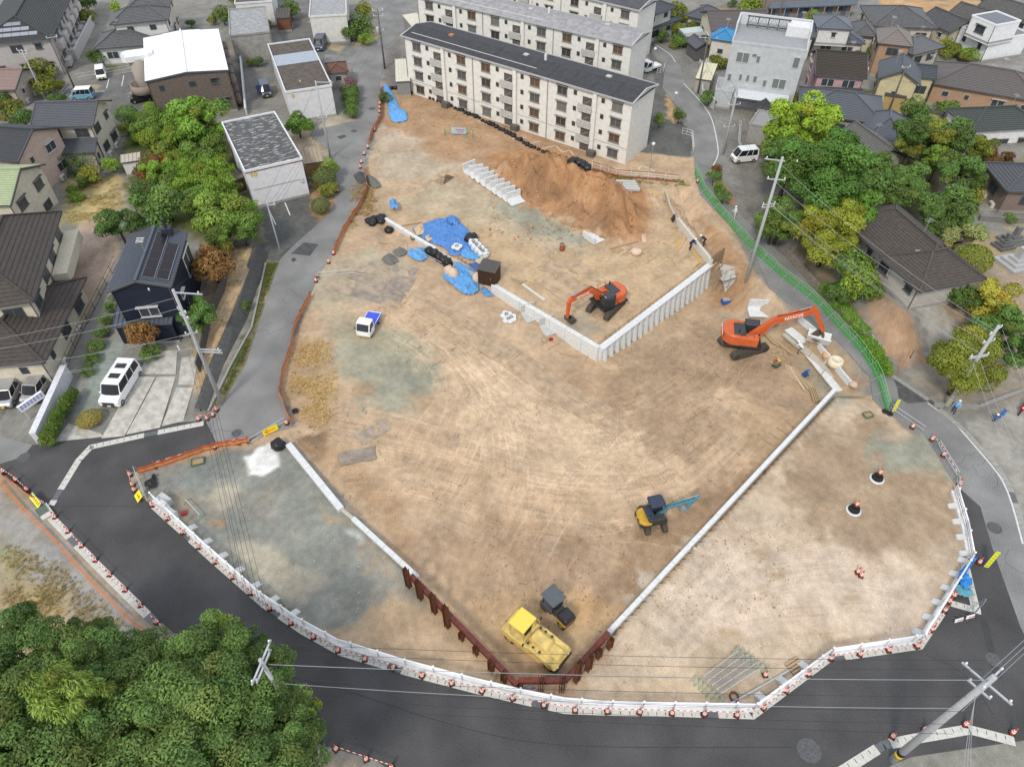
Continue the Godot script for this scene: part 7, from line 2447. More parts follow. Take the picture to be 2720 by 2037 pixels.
	o = house("upper storey of the big brown roofed house with cream balcony", [-160, 838], [88, 800], 15.5, 6.2, "hip", 2.4, mt(.62, .57, .45, .85, 0, 1, 4), brown, 1, .6, "house", .5, .4, 3.0)
	var d: Vector3 = o.get_meta("dims")
	bx(o, "balcony", Vector3(d.x * .5 + .3, 3.7, -3), Vector3(1.4, 1.2, 8), mt(.60, .55, .43))
	o = house("navy two storey house with seamed roof and black solar panels", [282, 777], [453, 762], 8.9, 6.3, "gz", .95, mt(.012, .018, .035, .5, 0, 1, 3), mt(.085, .098, .125, .45, .1, 1, 3), 1, .25, "house", .95, 0)
	d = o.get_meta("dims")
	for i in 5:
		for j in 2:
			if i == 4 and j == 1: continue
			bx(o, "solar_panel", Vector3(d.x * (.16 + .2 * j), 6.3 + .95 * (1 - .36 - .36 * j) + .18, 3.0 - i * 1.42), Vector3(1.0, .05, 1.36), mt(.022, .018, .022, .2, .3, 0), Basis(Vector3(0, 0, 1), -.315))
			bx(o, "panel_frame", Vector3(d.x * (.16 + .2 * j), 6.3 + .95 * (1 - .36 - .36 * j) + .155, 3.0 - i * 1.42), Vector3(1.06, .03, 1.42), mt(.5, .5, .52, .4, .5, 0), Basis(Vector3(0, 0, 1), -.315))
	bx(o, "chimney_base", Vector3(1.3, 7.1, -3.7), Vector3(.9, .9, .7), mt(.03, .035, .05, .5))
	var ch := MB.new()
	ch.tube(Vector3(1.3, 7.4, -3.7), Vector3(1.3, 8.5, -3.7), .14)
	part(o, "flue", ch, mt(.05, .055, .065, .4, .5))
	window(o, "r", -.32, 4.3, 2.6, 2.2, d.x - .5, d.z - .5, mt(.75, .75, .75, .5, 0, 0), glass(.05, .07, .06))
	house("single storey front wing of the navy house with seamed lean roof", [298, 869], [456, 858], 2.6, 2.6, "shed", .8, mt(.012, .018, .035, .5, 0, 1, 3), mt(.085, .098, .125, .45, .1, 1, 3), 0, .15, "house", .75, 0)
	o = house("white two storey block with black weathered flat roof and yellow number 10", [649, 459], [804, 424], 14.2, 4.9, "flat", 0, mt(.72, .72, .74, .8, 0, 1, 5), felt, 0, .12, "apartment_house")
	d = o.get_meta("dims")
	word(o, "lettering", "10", .62, mt(.6, .38, .02, .6, 0, 0), Transform3D(Basis.IDENTITY, Vector3(-d.x * .5 + .95, 4.35, d.z * .5 - .1)))
	bx(o, "meter_box", Vector3(d.x * .5 - .7, 2.2, d.z * .5 - .05), Vector3(.35, .5, .14), mt(.6, .6, .6))
	bx(o, "conduit", Vector3(0, 2.45, d.z * .5 - .08), Vector3(d.x - 1, .05, .05), mt(.4, .4, .4))
	bx(o, "red_trim", Vector3(0, 4.78, d.z * .5 - .1), Vector3(d.x, .12, .06), mt(.16, .05, .045))
	o = house("white two storey block with brown felt roof and grey middle strip", [757, 248], [882, 229], 19, 4.4, "flat", 0, mt(.68, .68, .70, .8, 0, 1, 5), mt(.115, .095, .08, .9, 0, 2, 5), 0, .12, "apartment_house")
	d = o.get_meta("dims")
	bx(o, "roof_strip", Vector3(0, 4.5, -2.5), Vector3(d.x - .3, .03, 4.2), mt(.36, .40, .46, .7))
	word(o, "lettering", "9", .6, mt(.55, .33, .02, .6, 0, 0), Transform3D(Basis.IDENTITY, Vector3(-d.x * .5 + 1.0, 3.8, d.z * .5 - .1)))
	house("grey weathered block with pale streaked flat roof", [609, 98], [716, 87], 12.8, 4.2, "flat", 0, mt(.36, .35, .33, .9, 0, 2, 4), mt(.33, .335, .34, .85, 0, 2, 4), 0, .12, "apartment_house")
	house("small block with dark flat roof at the top edge", [622, 12], [722, 5], 12, 4.2, "flat", 0, white, mt(.10, .10, .11), 0, .12, "apartment_house")
	house("white block with striped grey flat roof at the top of the lane", [820, 47], [921, 41], 16, 4.5, "flat", 0, mt(.66, .65, .61, .8, 0, 1, 5), mt(.34, .35, .36, .85, 0, 2, 3), 0, .12, "apartment_house")
	house("beige metal roofed bicycle shed beside the apartment block", [1051, 217], [1089, 215], 8, 2.4, "shed", .3, mt(.25, .25, .24), mt(.66, .63, .53, .6), 0, .1, "bicycle_shed", 0, 0, 0, "shed")
	house("second beige metal roofed shed at the end of the flats", [1097, 74], [1135, 68], 6, 2.4, "shed", .3, mt(.25, .25, .24), mt(.66, .63, .53, .6), 0, .1, "bicycle_shed", 0, 0, 0, "shed")
	house("small white garden shed with rusty ribbed roof", [320, 433], [372, 425], 1.8, 2.0, "shed", .25, white, mt(.50, .44, .38, .7, 0, 2, 1), 0, .1, "garden_shed", 0, 0, 0, "shed")
	house("brown lean to shed against the white numbered block", [614, 482], [648, 468], 5, 2.2, "shed", .4, mt(.10, .05, .035), mt(.22, .18, .15, .8), 0, .1, "lean_to", 0, 0, 0, "shed")
	house("wooden shack with patched roof beside the white numbered block", [806, 436], [858, 428], 3.6, 2.2, "shed", .4, mt(.33, .19, .08), mt(.38, .31, .22, .8, 0, 2, 1), 0, .1, "shack", 0, 0, 0, "shed")
	house("rusty hip roofed outbuilding behind the pink blossom shrub", [868, 196], [925, 190], 4, 2.5, "hip", .7, mt(.40, .39, .37), mt(.17, .085, .065, .8, 0, 2, 1), 1, .3, "outbuilding", 0, .3, 0, "outbuilding")
	house("brick red shed beside the dark round shrub", [731, 48], [768, 46], 4, 2.4, "shed", .4, mt(.19, .08, .05), mt(.10, .09, .085), 0, .1, "outbuilding", 0, 0, 0, "outbuilding")
	house("rust roofed house at the left edge above the round shrubs", [-60, 240], [40, 238], 8, 3.0, "gx", 1.4, mt(.48, .42, .36), mt(.28, .20, .18, .7, 0, 1, 2), 1)
	# right side
	o = house("tall light grey three storey house with roof terrace and steel screen", [1944, 113], [2145, 138], 8, 9.2, "flat", 0, mt(.50, .52, .54, .8, 0, 1, 5), mt(.32, .33, .34), 0, .05, "house")
	d = o.get_meta("dims")
	var gfm := mt(.55, .55, .55, .5, 0, 0)
	var gg := glass(.16, .19, .18)
	for q in [[-.31, 7.4, 1.7, 1.4], [-.1, 7.4, .4, .9], [-.16, 7.9, .6, .3], [.4, 7.6, .8, 1.5], [-.28, 4.6, .3, .9], [-.18, 4.6, .3, .9], [-.08, 4.6, .4, .9], [.06, 4.2, .4, .9], [.25, 4.4, 1.8, 1.4], [-.43, 4.4, .4, 1.0]]: window(o, "f", q[0], q[1], q[2], q[3], d.x, d.z, gfm, gg)
	for s in [-1, 1]: bx(o, "terrace_wall", Vector3(s * (d.x * .5 - .1), 10.0, -1.5), Vector3(.2, 1.7, 5), mt(.62, .64, .66))
	bx(o, "terrace_back", Vector3(0, 10.0, -3.9), Vector3(d.x, 1.7, .2), mt(.62, .64, .66))
	bx(o, "terrace_box", Vector3(d.x * .33, 9.9, -2.2), Vector3(3.2, 1.5, 2.6), mt(.68, .69, .70))
	bx(o, "screen_rail", Vector3(-.9, 10.9, -2.5), Vector3(6.2, .15, .15), mt(.08, .085, .09))
	bx(o, "screen_rail", Vector3(-.9, 9.7, -2.5), Vector3(6.2, .15, .15), mt(.08, .085, .09))
	for i in 5: bx(o, "screen_post", Vector3(-3.8 + i * 1.45, 10.2, -2.5), Vector3(.15, 1.5, .15), mt(.08, .085, .09))
	for i in 8: bx(o, "screen_brace", Vector3(-3.4 + i * .72, 10.3, -2.45), Vector3(.08, 1.4, .06), mt(.3, .31, .33), Basis(Vector3(0, 0, 1), .5 if i % 2 else -.5))
	house("white striped carport roof before the grey house", [1951, 258], [2092, 278], 5, 2.6, "shed", .5, mt(.2, .2, .2), mt(.66, .68, .71, .5), 0, .4, "carport", 0, 0, 2.2, "carport")
	house("grey porch wing of the tall grey house", [1900, 240], [1948, 246], 4.5, 2.6, "flat", 0, mt(.50, .52, .54), mt(.4, .41, .42), 0, .05, "porch", 0, .3, 0, "porch")
	house("small temple style gate roof with dark tiles by the grey house", [2000, 295], [2046, 303], 2.6, 2.4, "gz", .9, mt(.3, .28, .25), dkroof, 0, .3, "gatehouse", 0, .2, 1.2, "gatehouse")
	house("white house with bright blue hip roof beside the lane", [1885, 102], [1952, 112], 5, 4.4, "hip", 1.0, mt(.66, .63, .56), mt(.06, .25, .48, .5, 0, 1, 2), 1, .3)
	house("house with large brown ribbed gable roof behind the blue roof", [1891, 82], [2050, 80], 9, 4.6, "gx", 1.6, mt(.6, .55, .42), mt(.135, .115, .115, .7, 0, 1, 2), 1, .4)
	house("two storey grey tile house beside the flats, upper roof", [1722, 47], [1799, 17], 6, 5.2, "hip", 1.2, mt(.58, .58, .55), slate, 1, .6, "house", 0, .3, 2.6)
	house("lower roof wing of the grey tile house beside the flats", [1728, 80], [1809, 50], 6, 2.8, "hip", 1.0, mt(.58, .58, .55), slate, 1, .6)
	house("small grey hip roofed house behind the shrubs", [1819, 40], [1880, 55], 6, 3.0, "hip", 1.2, mt(.5, .47, .42), slate2, 1)
	house("dark shed roof between the lane and the blue roofed house", [1850, 130], [1892, 125], 4, 2.5, "gz", .8, mt(.12, .12, .12), mt(.11, .115, .13), 0, .3, "outbuilding", 0, .3, 0, "outbuilding")
	house("pale translucent carport roof over a black minicar", [1826, 98], [1880, 92], 3.4, 2.4, "shed", .2, mt(.3, .3, .3), mt(.55, .64, .63, .4), 0, .1, "carport", 0, 0, 2.2, "carport")
	house("cream corrugated lean to roof by the road bend", [1848, 208], [1890, 214], 6, 2.2, "shed", .3, mt(.4, .38, .33), mt(.70, .66, .48, .6), 0, .1, "lean_to", 0, 0, 0, "shed")
	o = house("brown apartment house with blue grey walkway at the top", [2040, -30], [2290, -40], 9, 5.6, "gx", 1.5, mt(.28, .225, .20), slate, 2, .4, "apartment_house")
	d = o.get_meta("dims")
	bx(o, "walkway", Vector3(.5, 2.9, d.z * .5 + .6), Vector3(d.x - 1, 1.1, .1), mt(.20, .24, .30))
	bx(o, "walkway_floor", Vector3(.5, 2.4, d.z * .5 + .1), Vector3(d.x - 1, .15, 1.1), mt(.2, .2, .22))
	for i in 7: bx(o, "walkway_post", Vector3(-d.x * .5 + 1.5 + i * (d.x - 2.5) / 6, 1.2, d.z * .5 + .6), Vector3(.1, 2.4, .1), mt(.4, .41, .43))
	for i in 6: bx(o, "door", Vector3(-d.x * .5 + 2.3 + i * (d.x - 4) / 5, 1.2, d.z * .5 - .36), Vector3(.9, 2.0, .08), mt(.10, .13, .18))
	house("white two storey house upper part with blue grey hip roof", [2172, 74], [2268, 79], 6, 5.4, "hip", 1.1, white, mt(.14, .155, .18, .6, 0, 1, 3), 1, .3, "house", 0, .3, 2.8)
	house("white two storey house lower skirt roof", [2158, 108], [2300, 117], 7.5, 2.8, "hip", 1.2, white, mt(.115, .13, .155, .6, 0, 1, 3), 1, .4)
	house("annex with blue grey roof beside the white hip roofed house", [2094, 92], [2168, 100], 6, 4.0, "gx", 1.2, white, mt(.115, .13, .155, .6, 0, 1, 3), 1, .4)
	house("pink walled house with big dark brown tile roof", [2166, 199], [2305, 210], 9, 4.8, "gx", 1.9, mt(.52, .33, .36), mt(.062, .052, .043, .75, 0, 1, 2), 2, .4)
	house("low dark roofed wing in front of the pink house", [2150, 262], [2296, 268], 4, 2.6, "gx", .8, mt(.45, .44, .40), mt(.09, .085, .08, .7, 0, 1, 2), 1, .4, "outbuilding", 0, .3, 0, "outbuilding")
	house("tan two storey house with greige hip roof", [2333, 114], [2426, 124], 6.5, 5.2, "hip", 1.5, tanw, mt(.21, .185, .17, .7, 0, 1, 2), 2, .3)
	house("wide dark weathered tile house behind the tan house", [2318, 68], [2492, 76], 10, 3.4, "hip", 1.8, cream, tiler, 1)
	house("low grey hip wing right of the tan house", [2428, 146], [2512, 124], 6, 3.0, "hip", 1.3, mt(.5, .47, .4), mt(.14, .145, .15, .6, 0, 1, 2), 1)
	house("dark tiled wing left of the tan house", [2268, 92], [2332, 98], 6, 3.0, "hip", 1.2, cream, tiler, 1)
	house("cream and black timbered house with dark blue gable roof", [2332, 209], [2447, 226], 7, 4.8, "gz", 1.5, mt(.60, .53, .33), mt(.075, .085, .10, .55, 0, 1, 2), 1, .4)
	house("right wing of the timbered house with dark blue roof", [2432, 204], [2490, 210], 4.5, 4.2, "gx", 1.0, mt(.60, .53, .33), mt(.075, .085, .10, .55, 0, 1, 2), 1, .3)
	house("front porch roof of the timbered house", [2352, 250], [2410, 258], 3, 2.8, "shed", .9, mt(.45, .33, .15), mt(.075, .085, .10, .55, 0, 1, 2), 0, .2, "porch", 0, .3, 0, "porch")
	house("long tan house with broad greige hip roof", [2475, 221], [2770, 272], 9, 3.2, "hip", 2.0, tanw, mt(.135, .12, .118, .7, 0, 1, 2), 1, .4)
	house("white modern cube house, lower block", [2553, 72], [2632, 109], 8.5, 3.4, "flat", 0, mt(.80, .81, .82, .7, 0, 1, 5), mt(.20, .21, .23), 1, .05)
	house("white modern cube house, upper block", [2582, 43], [2647, 70], 5.5, 6.0, "flat", 0, mt(.80, .81, .82, .7, 0, 1, 5), mt(.18, .19, .22), 1, .05, "house", 0, .3, 3.2)
	house("long dark roofed cream house beside the orange field", [2440, 48], [2526, 86], 6.5, 3.0, "gx", 1.4, cream, mt(.10, .10, .105, .7, 0, 2, 2), 1)
	house("dark roofed shed house behind the modern cube house", [2520, 33], [2600, 58], 6, 3.0, "gx", 1.2, cream, mt(.12, .115, .11, .7, 0, 2, 2), 1)
	house("long dark roof at the upper right corner", [2600, 14], [2740, 58], 6, 3.0, "gx", 1.3, cream, mt(.12, .118, .115, .7, 0, 2, 2), 1)
	house("white walled house with dark green tile hip roof", [2583, 348], [2780, 338], 6.5, 4.8, "hip", 1.5, white, mt(.062, .072, .066, .6, 0, 1, 2), 1, .4)
	house("dark green tiled lower roof of the white walled house", [2586, 392], [2650, 396], 3, 2.8, "shed", .7, white, mt(.062, .072, .066, .6, 0, 1, 2), 0, .2, "porch", 0, .25, 0, "porch")
	house("large blue grey hip roofed house behind the bright tree", [2120, 300], [2352, 330], 9, 3.4, "hip", 1.9, mt(.4, .38, .34), mt(.105, .115, .135, .55, 0, 1, 2), 1)
	house("blue grey hip roofed house wing beside the dark conifers", [2290, 366], [2412, 386], 8, 3.2, "hip", 2.0, mt(.4, .38, .34), mt(.095, .105, .125, .55, 0, 1, 2), 1)
	house("old grey tiled house half hidden by the roadside trees", [2190, 372], [2286, 448], 8, 3.4, "gx", 2.0, mt(.4, .38, .34), mt(.15, .145, .14, .8, 0, 2, 1.5), 1)
	house("dark tiled hip house behind the graveyard", [2676, 508], [2830, 512], 6.5, 3.2, "hip", 1.6, mt(.22, .17, .14), mt(.085, .09, .10, .55, 0, 1, 2), 1, .5, "house", 2.4)
	house("old brown tiled house with white repair patches above the hedge", [2222, 568], [2443, 775], 7.6, 3.2, "hip", 2.2, mt(.50, .47, .43), mt(.085, .073, .063, .8, 0, 2, 2), 1, .9, "house", 2.5, .28)
	o = house("side hip wing of the old brown tiled house", [2445, 776], [2618, 738], 6, 3.15, "hip", 2.0, mt(.50, .47, .43), mt(.085, .073, .063, .8, 0, 2, 2), 0, .9, "house", 2.5, .28)
	for k in 14:
		var q := hp(rng.randf_range(2425, 2570), rng.randf_range(640, 725), 7.0)
		bx(o, "repair_patch", o.transform.affine_inverse() * hp(2440 + k * 9, 668 + k * 4.5 + rng.randf_range(-8, 4), 7.1 - k * .09), Vector3(.5, .04, .25), mt(.55, .58, .62), Basis.from_euler(Vector3(.4, rng.randf() * 3, -.2)))
	house("low grey outbuilding behind the bright green tree", [1990, 330], [2080, 350], 5, 2.6, "flat", 0, mt(.36, .35, .33), mt(.3, .3, .29), 0, .1, "outbuilding", 0, .3, 0, "outbuilding")
	# boundary walls and fences
	slab_wall([106, 1180, 186, 1000], 1.5, .5, mt(.66, .66, .70), "plain white wall beside the silver cars")
	slab_wall([693, 678, 639, 842, 573, 969, 527, 1093], .2, .25, mt(.2, .2, .19), "dark kerb topping the lane side retaining wall")
	slab_wall([706, 700, 668, 871, 614, 969, 553, 1094], .12, .15, mt(.3, .29, .27), "low kerb along the planted verge")
	var rw := thing("retaining_wall", "tall dark stained concrete retaining wall along the left lane", "wall", Vector3.ZERO)
	var top := [693, 680, 639, 842, 573, 969, 527, 1092]
	for i in 3:
		var pa := p2(top[i * 2], top[i * 2 + 1])
		var pb := p2(top[i * 2 + 2], top[i * 2 + 3])
		var dd := (pb - pa).normalized().orthogonal() * -.75
		if dd.x < 0: dd = -dd
		var mb := MB.new()
		var ha := clampf((-pa.y - 43) * .09, 0.25, 1.6) + .1
		var hb := clampf((-pb.y - 43) * .09, 0.25, 1.6) + .1
		mb.quad(Vector3(pa.x, ha, pa.y), Vector3(pb.x, hb, pb.y), Vector3(pb.x + dd.x, 0, pb.y + dd.y), Vector3(pa.x + dd.x, 0, pa.y + dd.y))
		mb.quad(Vector3(pa.x - .3, ha, pa.y), Vector3(pb.x - .3, hb, pb.y), Vector3(pb.x, hb, pb.y), Vector3(pa.x, ha, pa.y))
		part(rw, "panel", mb, mt(.10, .10, .098, .9, 0, 2, 3))
	slab_wall([520, 600, 605, 640, 610, 700], 1.3, .08, mt(.08, .075, .07), "dark louvred screen fence at the back of the navy house", "screen_fence")
	slab_wall([612, 700, 596, 770, 560, 850, 545, 920, 530, 990], 1.3, .08, mt(.08, .075, .07), "dark louvred screen fence beside the rust coloured shrubs", "screen_fence")
	mesh_fence([160, 272, 205, 215, 350, 190], 1.1, mt(.6, .61, .62, .4, .4), "white mesh fence round the small parking lot")
	mesh_fence([166, 1000, 215, 890, 262, 800, 312, 700], 1.1, mt(.05, .045, .04), "dark railing along the terracotta yard")
	slab_wall([112, 160, 205, 158, 250, 66], 1.6, .25, mt(.55, .55, .54), "pale concrete wall behind the parking lot lane")
	slab_wall([655, 305, 640, 148], 1.0, .2, mt(.62, .63, .65), "white kerb wall of the sloping asphalt alley")
	slab_wall([2080, 670, 2160, 760, 2236, 842, 2300, 908], .8, .4, mt(.24, .21, .175, .9, 0, 2, 2), "mossy stone foot wall under the hedge bank")
	slab_wall([2210, 785, 2270, 850, 2330, 925], .5, .35, mt(.4, .4, .38), "weathered concrete edge on top of the hedge bank")
	slab_wall([1895, 290, 1862, 262, 1862, 215], 1.5, .15, mt(.52, .53, .54), "pale grey garden wall by the road bend")
	slab_wall([1962, 345, 1958, 400, 1965, 420], 1.4, .3, mt(.33, .32, .30, .9, 0, 2, 2), "weathered block wall beside the tall grey pole")
	slab_wall([2600, 585, 2720, 592], .6, .3, mt(.2, .19, .18), "dark low wall under the right hand mesh fence")
	mesh_fence([2600, 580, 2720, 586], 1.2, mt(.4, .4, .4, .4, .5), "thin mesh fence above the dark low wall")
	slab_wall([2480, 1080, 2600, 1085, 2720, 1040], .35, .3, mt(.3, .29, .27), "low dark kerb wall above the scooters")
	mesh_fence([1745, 196, 1762, 192, 1766, 178], .8, mt(.75, .75, .75), "white railing beside the parked mini truck", .7)
	mesh_fence([1812, 355, 1838, 362, 1842, 405], .9, mt(.75, .75, .75), "white railing at the parking entrance", .7)
	# clinic sign by the white wall
	var sb := thing("signboard", "long white signboard with blue characters beside the white wall", "signboard", gp(104, 1098), .9)
	bx(sb, "board", Vector3(0, 1.6, 0), Vector3(2.3, .7, .25), mt(.75, .76, .8), Basis(Vector3(0, 0, 1), .1))
	for i in 7:
		for k in 2: bx(sb, "lettering", Vector3(-.9 + i * .3, 1.5 + i * .03 + k * .24, .13), Vector3(.2, .17, .01), mt(.20, .24, .42, .5, 0, 0))
	for s in [-1, 1]: bx(sb, "post", Vector3(s * .9, .7, 0), Vector3(.1, 1.4, .1), mt(.6, .6, .62))
	# concrete driveway of the navy house, one slab at a time
	var gap := [[[268, 1165, 360, 1000, 412, 1002, 330, 1158]], [[334, 1155, 416, 1002, 466, 1000, 424, 1136]], [[428, 1133, 468, 1030, 512, 1030, 486, 1118]], [[472, 1022, 482, 950, 527, 948, 514, 1022]], [[364, 994, 400, 935, 470, 930, 466, 994]], [[145, 1172, 180, 1125, 262, 1150, 276, 1160, 200, 1168]]]
	for q in gap:
		var px: Array = q[0]
		var pts := []
		for i in range(0, px.size(), 2): pts.append(gp(px[i], px[i + 1]) + Vector3(0, .05, 0))
		var mb := MB.new()
		mb.fan(PackedVector3Array(pts), true)
		for i in pts.size(): mb.quad(pts[i] - Vector3(0, .1, 0), pts[(i + 1) % pts.size()] - Vector3(0, .1, 0), pts[(i + 1) % pts.size()], pts[i])
		setting("driveway_slab", mb, mt(.50, .475, .425, .85, 0, 2, 4))
	# parking bay lines
	for q in [[282, 235, 289, 207], [322, 229, 328, 200], [245, 243, 277, 242], [756, 538, 770, 572], [712, 555, 732, 597], [1268, 320, 1296, 332], [1360, 370, 1400, 365], [1400, 384, 1436, 375], [1440, 395, 1475, 387], [1478, 388, 1495, 404, 1512, 400, 1524, 412], [1560, 432, 1645, 450], [1695, 450, 1708, 442, 1740, 455]]:
		strip("parking_line", q, .14, .02, mt(.65, .65, .63, .8))
	# graveyard stones at the right edge
	for q in [[2690, 640, 1.2, .16], [2700, 700, 1.6, .42], [2665, 655, .9, .14]]:
		var t := thing("grave_monument", ["dark stepped gravestone with plinth behind the yellow shrub", "pale polished family tomb at the right edge", "small dark side stone of the graveyard"][[2690, 2700, 2665].find(q[0])], "gravestone", gp(q[0], q[1]), .3)
		for k in 3: bx(t, "step", Vector3(0, .15 + k * .28, 0), Vector3(q[2] * (2.2 - k * .6), .3, q[2] * (1.8 - k * .5)), mt(q[3], q[3], q[3], .35, 0, 1, 1))
		bx(t, "stone", Vector3(0, 1.35, 0), Vector3(.5, .9, .4) * q[2], mt(q[3], q[3], q[3], .3, 0, 1, 1))
	# lamp posts of the flats
	for q in [[1786, 312, 5.], [1726, 450, 4.5], [1733, 190, 4.5]]:
		var t := thing("street_lamp", "slim lamp post with white lantern in the flats' grounds", "street lamp", gp(q[0], q[1]), 0, "lamp posts of the flats")
		var mb := MB.new()
		mb.tube(Vector3.ZERO, Vector3(0, 3.4, 0), .05, .04, 8)
		part(t, "post", mb, mt(.3, .29, .28))
		mb = MB.new(true)
		mb.lathe([[.05, 3.4], [.2, 3.55], [.26, 3.75], [.05, 3.9]], 10)
		part(t, "lantern", mb, mt(.75, .75, .75, .3))
	# traffic mirror
	var tm := thing("traffic_mirror", "orange pole with round traffic mirror at the hedge end", "traffic mirror", gp(2386, 992), .5)
	var pm := MB.new()
	pm.tube(Vector3.ZERO, Vector3(0, 3.0, 0), .05, .05, 8)
	part(tm, "pole", pm, mt(.55, .22, .10))
	pm = MB.new()
	pm.tube(Vector3(.3, 2.5, .1), Vector3(.34, 2.5, .2), .4, .4, 18)
	part(tm, "mirror", pm, mt(.12, .13, .14, .2, .6))

# ------------------------------------------------------------------ trees, shrubs, hedges, grass
var crowns := {}
func crown_mesh(kind: String, k: int) -> Mesh:
	var key := kind + str(k)
	if crowns.has(key): return crowns[key]
	var r := RandomNumberGenerator.new()
	r.seed = hash(key)
	var P: Array = {"fore": [38, 21000, .034, .25], "big": [24, 7500, .062, .29], "small": [10, 2200, .10, .5], "clip": [1, 2600, .075, .95], "weep": [22, 6000, .07, .30], "box": [1, 2600, .07, 1.]}[kind]
	var lobes := []
	for i in P[0]:
		var d := Vector3(r.randfn(), r.randfn() * .8 + .25, r.randfn()).normalized()
		var q := d * r.randf_range(.4, .88) * Vector3(1, .8, 1)
		if P[0] == 1: q = Vector3.ZERO
		lobes.append([q, P[3] * r.randf_range(.6, 1.25) if P[0] > 1 else P[3], r.randf_range(.55, 1.0), 1.0 + (r.randf() * .35 if r.randf() < .22 else 0.0)])
	var V := PackedVector3Array()
	var N := PackedVector3Array()
	var C := PackedColorArray()
	for i in P[1]:
		var l: Array = lobes[r.randi() % lobes.size()]
		var d := Vector3(r.randfn(), r.randfn(), r.randfn()).normalized()
		if d.y < -.2 and r.randf() < .6: d.y = -d.y
		if kind == "box":
			d = Vector3(r.randf_range(-1, 1), r.randf_range(-1, 1), r.randf_range(-1, 1))
			var m := maxf(absf(d.x), maxf(absf(d.y), absf(d.z)))
			d /= m
		var rr: float = l[1] * (r.randf_range(.72, 1.06) if P[0] > 1 else r.randf_range(.9, 1.03))
		var p: Vector3 = l[0] + d * rr * (Vector3(1, .85, 1) if kind != "box" else Vector3.ONE)
		var n := (d + Vector3(r.randfn(), r.randfn() + .5, r.randfn()) * .5).normalized()
		var t := n.cross(Vector3(r.randfn(), r.randfn(), r.randfn())).normalized()
		if kind == "weep": t = (t * .5 + Vector3(d.x * .6, -.7, d.z * .6)).normalized()
		var b := n.cross(t).normalized()
		var s: float = P[2] * r.randf_range(.6, 1.3)
		var lw := .42 if kind != "weep" else .22
		var q0 := p - t * s
		var q1 := p + b * s * lw + n * s * .1
		var q2 := p + t * s
		var q3 := p - b * s * lw + n * s * .1
		V.append_array([q0, q1, q2, q0, q2, q3])
		var tone: float = l[2] * r.randf_range(.62, 1.0)
		var c := Color(minf(tone * r.randf_range(.85, 1.0) * l[3], 1.0), tone, tone * r.randf_range(.7, 1.0))
		for e in 6:
			N.append(n)
			C.append(c)
	var arr := []
	arr.resize(Mesh.ARRAY_MAX)
	arr[Mesh.ARRAY_VERTEX] = V
	arr[Mesh.ARRAY_NORMAL] = N
	arr[Mesh.ARRAY_COLOR] = C
	var am := ArrayMesh.new()
	am.add_surface_from_arrays(Mesh.PRIMITIVE_TRIANGLES, arr)
	crowns[key] = am
	return am
func leafm(c: Color) -> StandardMaterial3D:
	var k := "leaf%s" % c
	if mats.has(k): return mats[k]
	var m := StandardMaterial3D.new()
	c = Color(c.r * 1.28, c.g * 1.28, c.b * 1.2)
	m.vertex_color_use_as_albedo = true
	m.albedo_color = c.linear_to_srgb()
	m.roughness = .6
	m.metallic_specular = .3
	m.cull_mode = BaseMaterial3D.CULL_DISABLED
	m.backlight_enabled = true
	m.backlight = Color(c.r * .5, c.g * .5, c.b * .3).linear_to_srgb()
	mats[k] = m
	return m
# u, v: pixel of the crown centre; yc its height above the ground; r radius in metres
func tree(label: String, u: float, v: float, yc: float, r: float, c: Color, kind := "big", n := "tree", flat := .9, group := ""):
	var p := hp(u, v, yc)
	var g := hh(p.x, p.z)
	p = hp(u, v, yc + g)
	g = hh(p.x, p.z)
	if n in ["garden_tree", "evergreen_tree"]:
		var best := 1e9
		var near := ""
		for q in places:
			var d2: float = q[0].distance_to(Vector3(p.x, q[0].y, p.z))
			if d2 < best:
				best = d2
				near = q[1]
		label = ("olive " if c.r > c.g * .75 else ("bright green " if c.g > .16 else "dark green ")) + ("spreading " if r > 2 else ("small " if r > 1.25 else "low ")) + ("evergreen" if n[0] == "e" else "garden tree") + " near the " + near
	var o := thing(n, label, "tree" if n.ends_with("tree") else ("hedge" if n == "hedge" else "shrub"), Vector3(p.x, g, p.z), rng.randf() * TAU, group)
	var mb := MB.new(true)
	var bark := mt(.11, .085, .06, .9, 0, 2, 1)
	var top := Vector3(rng.randf_range(-.2, .2), yc, rng.randf_range(-.2, .2))
	mb.tube(Vector3(0, -.1, 0), top, maxf(.05, r * .07), r * .03, 7)
	part(o, "trunk", mb, bark)
	if r > 1.2:
		for i in 5:
			var a := TAU * i / 5 + rng.randf()
			mb = MB.new(true)
			mb.tube(top * .55, top + Vector3(cos(a) * r * .55, r * rng.randf_range(-.1, .4), sin(a) * r * .55), r * .035, r * .012, 6)
			part(o, "limb", mb, bark)
	var cr := part(o, "crown", crown_mesh(kind, rng.randi() % 3), leafm(c))
	cr.transform = Transform3D(Basis.from_euler(Vector3(0, rng.randf() * TAU, 0)) * Basis.from_scale(Vector3(r * rng.randf_range(.92, 1.1), r * flat, r * rng.randf_range(.92, 1.1))), Vector3(0, yc, 0))
	return o
func shrub_at(q: Vector3, r: float, c: Color, near: String):
	var l := ("dark" if c.g < .2 else "bright") + (" spreading" if r > 1.1 else " low") + " shrub growing beside the " + near
	var o := thing("shrub", l, "shrub", q, rng.randf() * TAU, l)
	var mb := MB.new()
	mb.tube(Vector3.ZERO, Vector3(0, r * .8, 0), .06, .03, 6)
	part(o, "trunk", mb, mt(.11, .085, .06, .9, 0, 2, 1))
	part(o, "crown", crown_mesh("small", rng.randi() % 3), leafm(c), Vector3(0, r * .85, 0), Basis.from_scale(Vector3(r, r * .85, r)))
